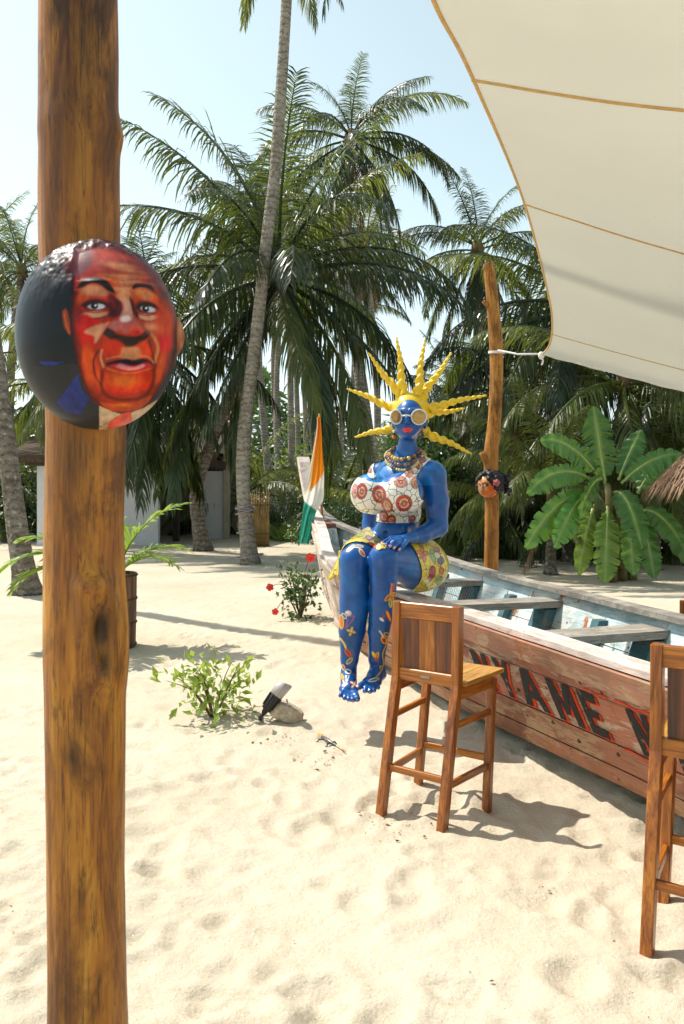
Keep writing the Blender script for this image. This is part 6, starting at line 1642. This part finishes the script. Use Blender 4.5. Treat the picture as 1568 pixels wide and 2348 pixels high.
hib = bush('hibiscus_bush', 'dark leafy hibiscus bush with red flowers beside the bow', b, 0.30, 0.70, 430, 0.078, 0.052, 'bush_d', 14, 5)
M['hib_red'] = m_leaf('hibiscus_petal', (0.62, 0.035, 0.02), (0.75, 0.06, 0.03), 0.3, 0.5, 0.2, 30)
for (x, y_, r_, dd) in ((712, 1278, 0.055, 9.65), (619, 1346, 0.045, 9.7), (631, 1402, 0.040, 9.6)):
    c = at(x, y_, dd); mb = MB(); V = []; F = []
    for k in range(5):
        a = k * 1.2566 + x; d = np.array([math.cos(a), -0.35, math.sin(a)]); b0 = len(V); s = unit(np.cross(d, [0, 1, 0]))
        V += [c, c + d * r_ * 0.6 + s * r_ * 0.52, c + d * r_ * 0.62 - s * r_ * 0.52, c + d * r_ * 1.05 + s * r_ * 0.34 + [0, 0.01, 0], c + d * r_ * 1.05 - s * r_ * 0.34 + [0, 0.015, 0]]; F += [(b0, b0 + 1, b0 + 3, b0 + 4, b0 + 2)]
    part('flower', V, F, M['hib_red'], hib, False)
    mb = MB(); st_ = b + [0, 0, 0.35]; mb.tube(spline(np.array([st_ + (c - st_) * 0.3, st_ + (c - st_) * 0.7 + [0, 0, 0.05], c + [0, 0.015, 0]]), 7), 0.004, 5); mb.tube([c, c + [0, -0.05, 0.01]], 0.003, 5); mb.build('flower_stalk', M['twig'], hib, True, kind='stuff')
# clumps behind the boat and the hedge line
rs = np.random.RandomState(77)
SLP = ((1040, 1268, 60, 1.05), (1062, 1272, 70, 1.2), (1085, 1275, 60, 1.1), (1108, 1276, 60, 1.1), (1150, 1277, 70, 1.2), (1175, 1280, 70, 1.2), (1200, 1278, 60, 1.1), (1228, 1280, 60, 1.0), (1030, 1255, 50, 1.3), (1100, 1262, 60, 1.5), (1160, 1265, 60, 1.5), (1220, 1268, 60, 1.4), (1262, 1280, 50, 1.0), (1300, 1276, 50, 1.1))
for k, (x, y_, n, L) in enumerate(SLP):
    straps('strap_leaf_plant', 'arching strap-leaf clump behind the boat, %s from the statue toward the banana plant' % ORD[sorted(q[0] for q in SLP).index(x)], gnd(x, y_), n, L, 0.045, 'strap', 200 + k, group='strap-leaf plants behind the boat', spread=0.35)
for k, (x, y_, n, L) in enumerate(((640, 1236, 60, 0.9), (655, 1240, 60, 0.8), (626, 1232, 50, 0.8))):
    straps('lily_plant', 'bright lily clump by the far path, %s of three' % ('middle', 'rightmost', 'leftmost')[k], gnd(x, y_), n, L, 0.06, 'lime', 260 + k, group='lily clumps by the far path', spread=0.4)
bush('rounded_shrub', 'clipped round dark shrub left of the flag', gnd(650, 1226), 1.0, 1.45, 2600, 0.10, 0.05, 'hedge', 0, 11)
bush('rounded_shrub', 'clipped round shrub beside the far path, nearest the flag', gnd(690, 1224), 0.9, 1.35, 2200, 0.10, 0.05, 'hedge', 0, 12)
bush('low_hedge', 'low lime-green hedge in front of the round shrubs', gnd(676, 1232), 1.1, 0.55, 1700, 0.10, 0.045, 'lime', 0, 13, cat='hedge')
bush('dark_hedge', 'dark clipped hedge behind the bow and flag', gnd(775, 1245), 1.6, 1.45, 4200, 0.09, 0.05, 'hedge', 0, 14, cat='hedge', flat=0.6)
bush('dark_hedge', 'dark clipped hedge behind the statue shoulder', gnd(850, 1245), 1.5, 1.4, 3600, 0.09, 0.05, 'hedge', 0, 15, cat='hedge', flat=0.6)
bush('broadleaf_bush', 'glossy broad-leaved bush behind the statue head', gnd(1000, 1262), 1.5, 3.3, 3600, 0.17, 0.10, 'bush_d', 10, 16, flat=0.8)
bush('broadleaf_bush', 'glossy broad-leaved bush beside the crooked pole', gnd(1075, 1258), 1.2, 2.8, 2600, 0.17, 0.10, 'bush_d', 8, 17, flat=0.8)
bush('broadleaf_bush', 'shaded broad-leaved bush right of the banana plant', gnd(1540, 1272), 1.7, 2.2, 3000, 0.20, 0.11, 'hedge', 8, 18)
bush('broadleaf_bush', 'shaded bush behind the banana leaves', gnd(1330, 1262), 1.8, 2.2, 3000, 0.20, 0.11, 'hedge', 8, 19)
bush('broadleaf_bush', 'shaded bush at the left behind the leaning trunk', gnd(60, 1238), 2.2, 2.6, 3000, 0.22, 0.12, 'hedge', 8, 20)
bush('broadleaf_bush', 'pale green bush far off between the thin trunks', gnd(705, 1195), 2.2, 4.2, 3000, 0.26, 0.14, 'lime', 8, 22)
# distant wood that reads as one mass
r = np.random.RandomState(5); nw = 26000
px_ = r.uniform(-500, 2100, nw); dd = r.uniform(52, 64, nw); hmax = 6.5 + 2.2 * np.sin(px_ * 0.013) + 1.6 * np.sin(px_ * 0.041 + 2)
P = np.stack([(px_ - CXP) / FPX * dd, dd, hmax * r.rand(nw) ** 0.7], 1)
V, F = leaf_batch(P, r.normal(size=(nw, 3)) + [0, -0.3, -0.2], r.normal(size=(nw, 3)) + [0, 0, 1], r.uniform(0.6, 1.2, nw), r.uniform(0.22, 0.42, nw))
tag(link('distant_wood', mesh_data('distant_wood', V, F, M['bush_d'], False)), 'far green wood closing the grove', 'wood', kind='stuff')

# ------------------------------------------------------------------ white house, reed screen
M['lime_wash'] = m_plain('lime_wash', (0.62, 0.63, 0.66), 0.85, 0.08, 3, 0.2)
M['plaster'] = m_plain('beige_plaster', (0.42, 0.37, 0.29), 0.9, 0.15, 3, 0.2)
M['dark_wood'] = m_plain('dark_timber', (0.05, 0.035, 0.025), 0.8, 0.4, 8, 0.2)
M['thatch'] = m_plain('old_thatch', (0.075, 0.05, 0.03), 0.95, 0.5, 20, 0.6)
house = thing('white_house', 'white-walled house with dark porch half hidden behind the palms', 'house', (-6.5, 23.5, 0))
def slab(name, x0, x1, y0, y1, z0, z1, mat):
    mb = MB(); mb.box(((x0 + x1) / 2, (y0 + y1) / 2, (z0 + z1) / 2), (x1 - x0, y1 - y0, z1 - z0)); return mb.build(name, M[mat], house)
slab('wall', -8.62, -5.2, 22.5, 22.75, -0.1, 2.24, 'lime_wash')
slab('wall', -8.62, -8.37, 22.753, 27.9, -0.1, 2.24, 'lime_wash')
slab('back_wall', -8.6, -3.7, 27.9, 28.1, -0.1, 2.9, 'plaster')
slab('wall', -4.72, -3.80, 25.5, 25.72, -0.1, 2.16, 'lime_wash')
slab('pillar', -3.78, -3.60, 25.4, 25.62, -0.1, 2.75, 'plaster')
slab('pillar', -5.15, -4.97, 24.2, 24.4, -0.1, 2.6, 'dark_wood')
mb = MB(); mb.beam((-5.2, 24.0, 2.55), (-3.6, 24.6, 2.3), 0.18, 0.26); mb.build('beam', M['dark_wood'], house)
mb = MB(); mb.beam((-8.8, 22.2, 2.34), (-3.6, 22.85, 2.36), 0.16, 0.2); mb.build('beam', M['dark_wood'], house)
V = [(-9.2, 21.9, 2.30), (-3.55, 22.4, 2.42), (-3.55, 25.6, 3.5), (-9.2, 25.3, 3.5), (-9.2, 28.8, 2.3), (-3.55, 28.9, 2.4)]
V += [(x, y_, z + 0.22) for x, y_, z in V]
part('roof', V, [(0, 3, 2, 1), (3, 4, 5, 2), (6, 7, 8, 9), (9, 8, 11, 10), (0, 1, 7, 6), (4, 10, 11, 5), (1, 2, 8, 7), (2, 5, 11, 8), (0, 6, 9, 3), (3, 9, 10, 4)], M['thatch'], house, False)
V = [(-3.9, 23.4, 2.75), (-3.9, 27.8, 2.75), (-3.9, 25.6, 3.4), (-4.0, 23.4, 2.75), (-4.0, 27.8, 2.75), (-4.0, 25.6, 3.4)]
part('gable', V, [(0, 1, 2), (5, 4, 3), (0, 2, 5, 3), (1, 4, 5, 2), (0, 3, 4, 1)], M['plaster'], house, False)
M['reed'] = m_plain('dry_reed', (0.36, 0.24, 0.09), 0.85, 0.45, 5)
reed = thing('reed_screen', 'yellow-brown reed screen fence right of the tall middle trunk', 'fence', at(596, 1245, 22.0) * [1, 1, 0])
rs = np.random.RandomState(4); me_r = None
for k in range(46):
    x = -2.62 + k * 0.0145 * 1.0 + 0.0; 
    px_ = 574 + k * 0.96; p = at(px_, HZP, 22.0 + 0.02 * rs.normal()); h_ = 1.38 + 0.12 * rs.normal()
    V, F = tube_arrays([np.array([0, 0, -0.05]), np.array([0.01 * rs.normal(), 0, 0.8]), np.array([0.02 * rs.normal(), 0, 1.6])], [0.0085, 0.007, 0.005], 5)
    if k < 6:
        globals()['me_r%d' % k] = mesh_data('reed', V, F, M['reed'])
    o = link('reed', globals()['me_r%d' % (k % 6)], reed, (p[0] - ORIG[reed.name][0], p[1] - 22.0, 0), (0, 0, 0), (1, 1, h_ / 1.6))
for z in (0.35, 1.15):
    mb = MB(); mb.beam(at(572, HZP, 21.97) * [1, 1, 0] + [0, 0, z], at(619, HZP, 21.97) * [1, 1, 0] + [0, 0, z], 0.02, 0.03); mb.build('rail', M['twig'], reed)

# thatched parasol at the right edge
par = thing('thatch_parasol', 'shaggy brown thatched parasol cut off by the right edge', 'parasol', (6.15, 12.6, 0))
V, F = tube_arrays([(6.15, 12.6, -0.05), (6.15, 12.6, 2.6)], 0.06, 10); part('pole', V, F, M['dark_wood'], par)
V = []; F = []; r = np.random.RandomState(8)
for k in range(2600):
    a = r.rand() * 6.283; t0 = r.rand() ** 0.6; rad_ = 1.25 * t0; z = 2.75 - 1.15 * t0
    d = np.array([math.cos(a), math.sin(a), -1.0 - 0.6 * t0]); d /= np.linalg.norm(d); l = r.uniform(0.2, 0.4); s = np.array([-math.sin(a), math.cos(a), 0]) * 0.012
    p = np.array([6.15, 12.6, 0]) + np.array([math.cos(a) * rad_, math.sin(a) * rad_, z + 0.05 * r.rand()]); b0 = len(V); V += [p - s, p + s, p + d * l + r.normal(size=3) * 0.03]; F += [(b0, b0 + 1, b0 + 2)]
part('thatch', V, F, m_leaf('thatch_straw', (0.22, 0.15, 0.09), (0.25, 0.16, 0.08), 0.15, 0.8, 0.4, 8), par, False, kind='stuff')

# ------------------------------------------------------------------ potted palm in a stave tub
pb = gnd(252, 1484); zb_ = ground(pb[0], pb[1])
pot = thing('stave_tub', 'tall brown wooden stave tub behind the near post holding a palm', 'planter', (pb[0], pb[1], zb_))
ns = 20; PH, PR = 0.745, 0.262
for k in range(ns):
    a0 = 2 * math.pi * k / ns + 0.012; a1 = 2 * math.pi * (k + 1) / ns - 0.012; V = []
    for z, rr_ in ((-0.02, PR * 0.95), (PH * 0.5, PR * 0.985), (PH, PR)):
        for a, r_ in ((a0, rr_), ((a0 + a1) / 2, rr_ * 1.012), (a1, rr_), (a1, rr_ - 0.02), (a0, rr_ - 0.02)): V.append((pb[0] + math.cos(a) * r_, pb[1] + math.sin(a) * r_, zb_ + z))
    F = [(i * 5 + j, i * 5 + (j + 1) % 5, (i + 1) * 5 + (j + 1) % 5, (i + 1) * 5 + j) for i in range(2) for j in range(5)] + [(10, 11, 12, 13, 14)]
    part('stave', V, F, M['tub'] if 'tub' in M else M.setdefault('tub', m_wood('tub_wood', (0.05, 0.022, 0.012), (0.13, 0.062, 0.032), (0.21, 0.11, 0.06), 2, 1.0, 0.7, 0.0, 0.2)), pot, False)
for z in (0.03, 0.25, 0.49, 0.725):
    mb = MB(); rr_ = PR * (0.955 + 0.05 * z / PH) + 0.006; mb.tube([(pb[0] + rr_ * math.cos(a), pb[1] + rr_ * math.sin(a), zb_ + z) for a in np.linspace(0, 2 * np.pi, 33)], 0.009, 6, False); mb.build('hoop', M['dark_wood'], pot, True)
mb = MB(); th = np.linspace(0, 2 * np.pi, 24, endpoint=False); mb.add([(pb[0] + 0.24 * math.cos(a), pb[1] + 0.24 * math.sin(a), zb_ + 0.70) for a in th], [tuple(range(24))]); mb.build('soil', M['dark_wood'], pot)
ap = thing('areca_palm', 'feathery bright green palm growing out of the stave tub', 'potted palm', (pb[0], pb[1], zb_ + 0.70))
for k, (az, el, dr, sc) in enumerate(((6, 74, 62, 1.05), (-12, 48, 90, 0.80), (25, 52, 80, 0.85), (178, 42, 88, 1.10), (186, 28, 85, 1.0), (200, 60, 80, 0.95), (120, 75, 50, 0.9), (-100, 60, 70, 0.8), (150, 30, 80, 0.8))):
    me = frond_mesh('frond', el, dr, 30, 0.34, 0.042, 0.22, 300 + k, 'areca', bare=0.20)
    link('frond', me, ap, (0.06 * math.cos(math.radians(az)), 0.06 * math.sin(math.radians(az)), 0.0), (0, 0, math.radians(az)), (sc, sc, sc))
mb = MB()
for k in range(5):
    a = k * 1.25; mb.tube([(pb[0] + 0.08 * math.cos(a), pb[1] + 0.08 * math.sin(a), zb_ + 0.66), (pb[0] + 0.05 * math.cos(a), pb[1] + 0.05 * math.sin(a), zb_ + 0.92)], [0.024, 0.014], 7)
mb.build('canes', m_plain('cane_green', (0.20, 0.22, 0.04), 0.5, 0.3, 9), ap, True, kind='stuff')

# ------------------------------------------------------------------ garden spotlight, stone, lizard, litter
sp = gnd(628, 1652); zs = ground(sp[0], sp[1]); dS = sp[1]
stone = thing('concrete_block', 'rough broken concrete lump propping the garden spotlight', 'stone', (sp[0] + 0.06, dS, zs))
N, F = shell(None, None, 20, 20, 18)
nzv = 1 + 0.22 * fnoise(N * 2.4, 4, 6)
V = N * nzv[:, None]
V = np.sign(V) * np.abs(V) ** 0.6
V = V * np.array([0.115, 0.085, 0.062]); ca, sa = math.cos(0.45), math.sin(0.45)
V = np.stack([V[:, 0] * ca + V[:, 2] * sa, V[:, 1], -V[:, 0] * sa + V[:, 2] * ca], 1) + np.array([sp[0] + 0.085, dS + 0.02, zs + 0.055])
part('lump', V, F, m_plain('concrete', (0.46, 0.38, 0.27), 0.95, 0.35, 30, 0.9), stone, True)
spot = thing('garden_spotlight', 'tilted black garden spotlight with pale hood beside the bright shrub', 'spotlight', (sp[0] - 0.05, dS, zs))
a = at(606, 1632, dS - 0.05); b_ = at(633, 1594, dS - 0.03); ax_ = unit(b_ - a)
V, F = tube_arrays([a - ax_ * 0.012, a + (b_ - a) * 0.15, a + (b_ - a) * 0.16, b_, b_ + ax_ * 0.006], [0.016, 0.024, 0.036, 0.042, 0.040], 18); part('housing', V, F, m_plain('black_plastic', (0.018, 0.018, 0.02), 0.5, 0.2, 30), spot)
T_, A_, B_ = frames(np.array([a, b_]))
for k in range(9):
    th_ = k * 2 * math.pi / 9; o_ = A_[0] * math.cos(th_) + B_[0] * math.sin(th_); mb = MB(); mb.beam(a + (b_ - a) * 0.3 + o_ * 0.041, b_ * 0.98 + a * 0.02 + o_ * 0.045, 0.006, 0.012, up=o_); mb.build('fin', bpy.data.materials['black_plastic'], spot)
th_ = np.linspace(0.0, 2 * np.pi, 24); V = []
for s_, r_ in ((0.0, 0.046), (0.04, 0.050), (0.085, 0.056)):
    for t_ in th_: V.append(b_ + ax_ * (s_ + (0.03 * (math.cos(t_ - 0.5)) if s_ > 0.05 else 0)) + (A_[0] * math.cos(t_) + B_[0] * math.sin(t_)) * r_)
F = [(i * 24 + j, i * 24 + j + 1, (i + 1) * 24 + j + 1, (i + 1) * 24 + j) for i in range(2) for j in range(23)]
hd = part('hood', V, F, m_leaf('hood_pale', (0.46, 0.46, 0.44), (0.5, 0.5, 0.48), 0.2, 0.4, 0.1, 20), spot); so = hd.modifiers.new('t', 'SOLIDIFY'); so.thickness = 0.004
V, F = tube_arrays([b_ + ax_ * 0.01, b_ + ax_ * 0.018], 0.043, 20); part('glass', V, F, m_plain('lamp_glass', (0.55, 0.56, 0.55), 0.1, 0.1, 10, coat=1.0), spot)
mb = MB(); mb.beam(at(618, 1652, dS - 0.04), at(660, 1612, dS - 0.02), 0.035, 0.008, up=(-0.6, 0, 0.7)); mb.beam(at(660, 1612, dS - 0.02), at(657, 1604, dS - 0.03), 0.03, 0.006, up=(1, 0, 0)); mb.build('bracket', m_plain('bracket_grey', (0.42, 0.42, 0.41), 0.6, 0.2, 30), spot, kind='stuff')
mb = MB(); mb.tube([a - ax_ * 0.01, a - ax_ * 0.05, gnd(601, 1640) * [1, 1, 0] + [0, 0, zs - 0.02]], 0.013, 8); mb.build('spike', bpy.data.materials['black_plastic'], spot, True)

lz = gnd(752, 1706); zl = ground(lz[0], lz[1])
hd_ = gnd(729, 1692); tl_ = gnd(795, 1724)
e = unit(tl_ - hd_); s_ = np.array([-e[1], e[0], 0]); L0 = np.linalg.norm(tl_ - hd_)
pt_ = lambda u, v_, z: hd_ + e * u * L0 + s_ * v_ + np.array([0, 0, zl + z])
pr = [cap(pt_(0.02, 0, 0.034), pt_(0.10, 0, 0.030), 0.007, 0.0105, 0.006), cap(pt_(0.10, 0, 0.030), pt_(0.17, 0, 0.022), 0.0095, 0.0085, 0.006), cap(pt_(0.17, 0, 0.022), pt_(0.34, 0.002, 0.016), 0.0125, 0.0145, 0.006), cap(pt_(0.34, 0.002, 0.016), pt_(0.50, 0.004, 0.012), 0.0145, 0.008, 0.006)] + chain([pt_(0.50, 0.004, 0.012), pt_(0.65, 0.010, 0.008), pt_(0.82, 0.004, 0.007), pt_(1.0, -0.008, 0.006)], [0.008, 0.0058, 0.0042, 0.003], 0.003)
for u, sg, fw in ((0.20, 1, -0.05), (0.20, -1, -0.04), (0.45, 1, 0.04), (0.45, -1, 0.05)): pr += chain([pt_(u, 0.008 * sg, 0.015), pt_(u + fw * 0.6, 0.028 * sg, 0.016), pt_(u + fw, 0.036 * sg, 0.002), pt_(u + fw - 0.04, 0.043 * sg, 0.001)], [0.0055, 0.0045, 0.0035, 0.003], 0.003)
D, ax = field(pr, np.minimum(hd_, tl_) + [-0.08, -0.08, zl - 0.01], np.maximum(hd_, tl_) + [0.08, 0.08, zl + 0.06], 0.0022)
V, F = nets(D, ax); u = ((V - hd_) @ e) / L0
pc = np.tile(np.array([0.045, 0.045, 0.055]), (len(V), 1)); pc[u < 0.15] = (0.70, 0.30, 0.02); pc[(u > 0.28) & (u < 0.42)] = (0.13, 0.11, 0.10); m_ = u > 0.62; pc[m_] = np.array([0.62, 0.42, 0.22]); pc[u > 0.86] = (0.30, 0.17, 0.08)
liz = tag(link('agama_lizard', mesh_data('agama_lizard', V - lz, F, M['statue'], True, pc), None, lz), 'small dark lizard with orange head on the open sand', 'lizard')

# leaf litter and bits on the sand
V = []; F = []; r = np.random.RandomState(31); C_ = []; V = []; F = []
spots_ = [gnd(*q) for q in ((735, 1735), (745, 1750), (700, 1740), (628, 1700), (655, 1695), (560, 1640), (460, 1660), (500, 1655), (540, 1628), (740, 1740), (58, 2120), (905, 1885), (890, 1905), (1235, 2040))]
for k in range(210):
    if k < 150: c = spots_[r.randint(len(spots_))] + np.append(r.normal(size=2) * 0.07, 0)
    else:
        yy = 1.6 + 9 * r.rand() ** 1.6; c = np.array([(r.rand() - 0.5) * 1.5 * yy, yy, 0])
    l = r.uniform(0.006, 0.020) if k > 12 else r.uniform(0.03, 0.045); a = r.rand() * 6.28
    V.append((c[0], c[1], ground(c[0], c[1]) + 0.006)); F.append((math.cos(a), math.sin(a), r.uniform(-0.2, 0.4))); C_.append((l, l * r.uniform(0.3, 0.8)))
C_ = np.array(C_); V, F = leaf_batch(V, F, np.array([0, 0, 1.0]) + r.normal(size=(len(V), 3)) * 0.3, C_[:, 0], C_[:, 1])
tag(link('leaf_litter', mesh_data('leaf_litter', V, F, m_plain('dry_leaf', (0.15, 0.075, 0.03), 0.9, 0.6, 12), False)), 'scattered dry leaf bits on the sand', 'litter', kind='stuff')
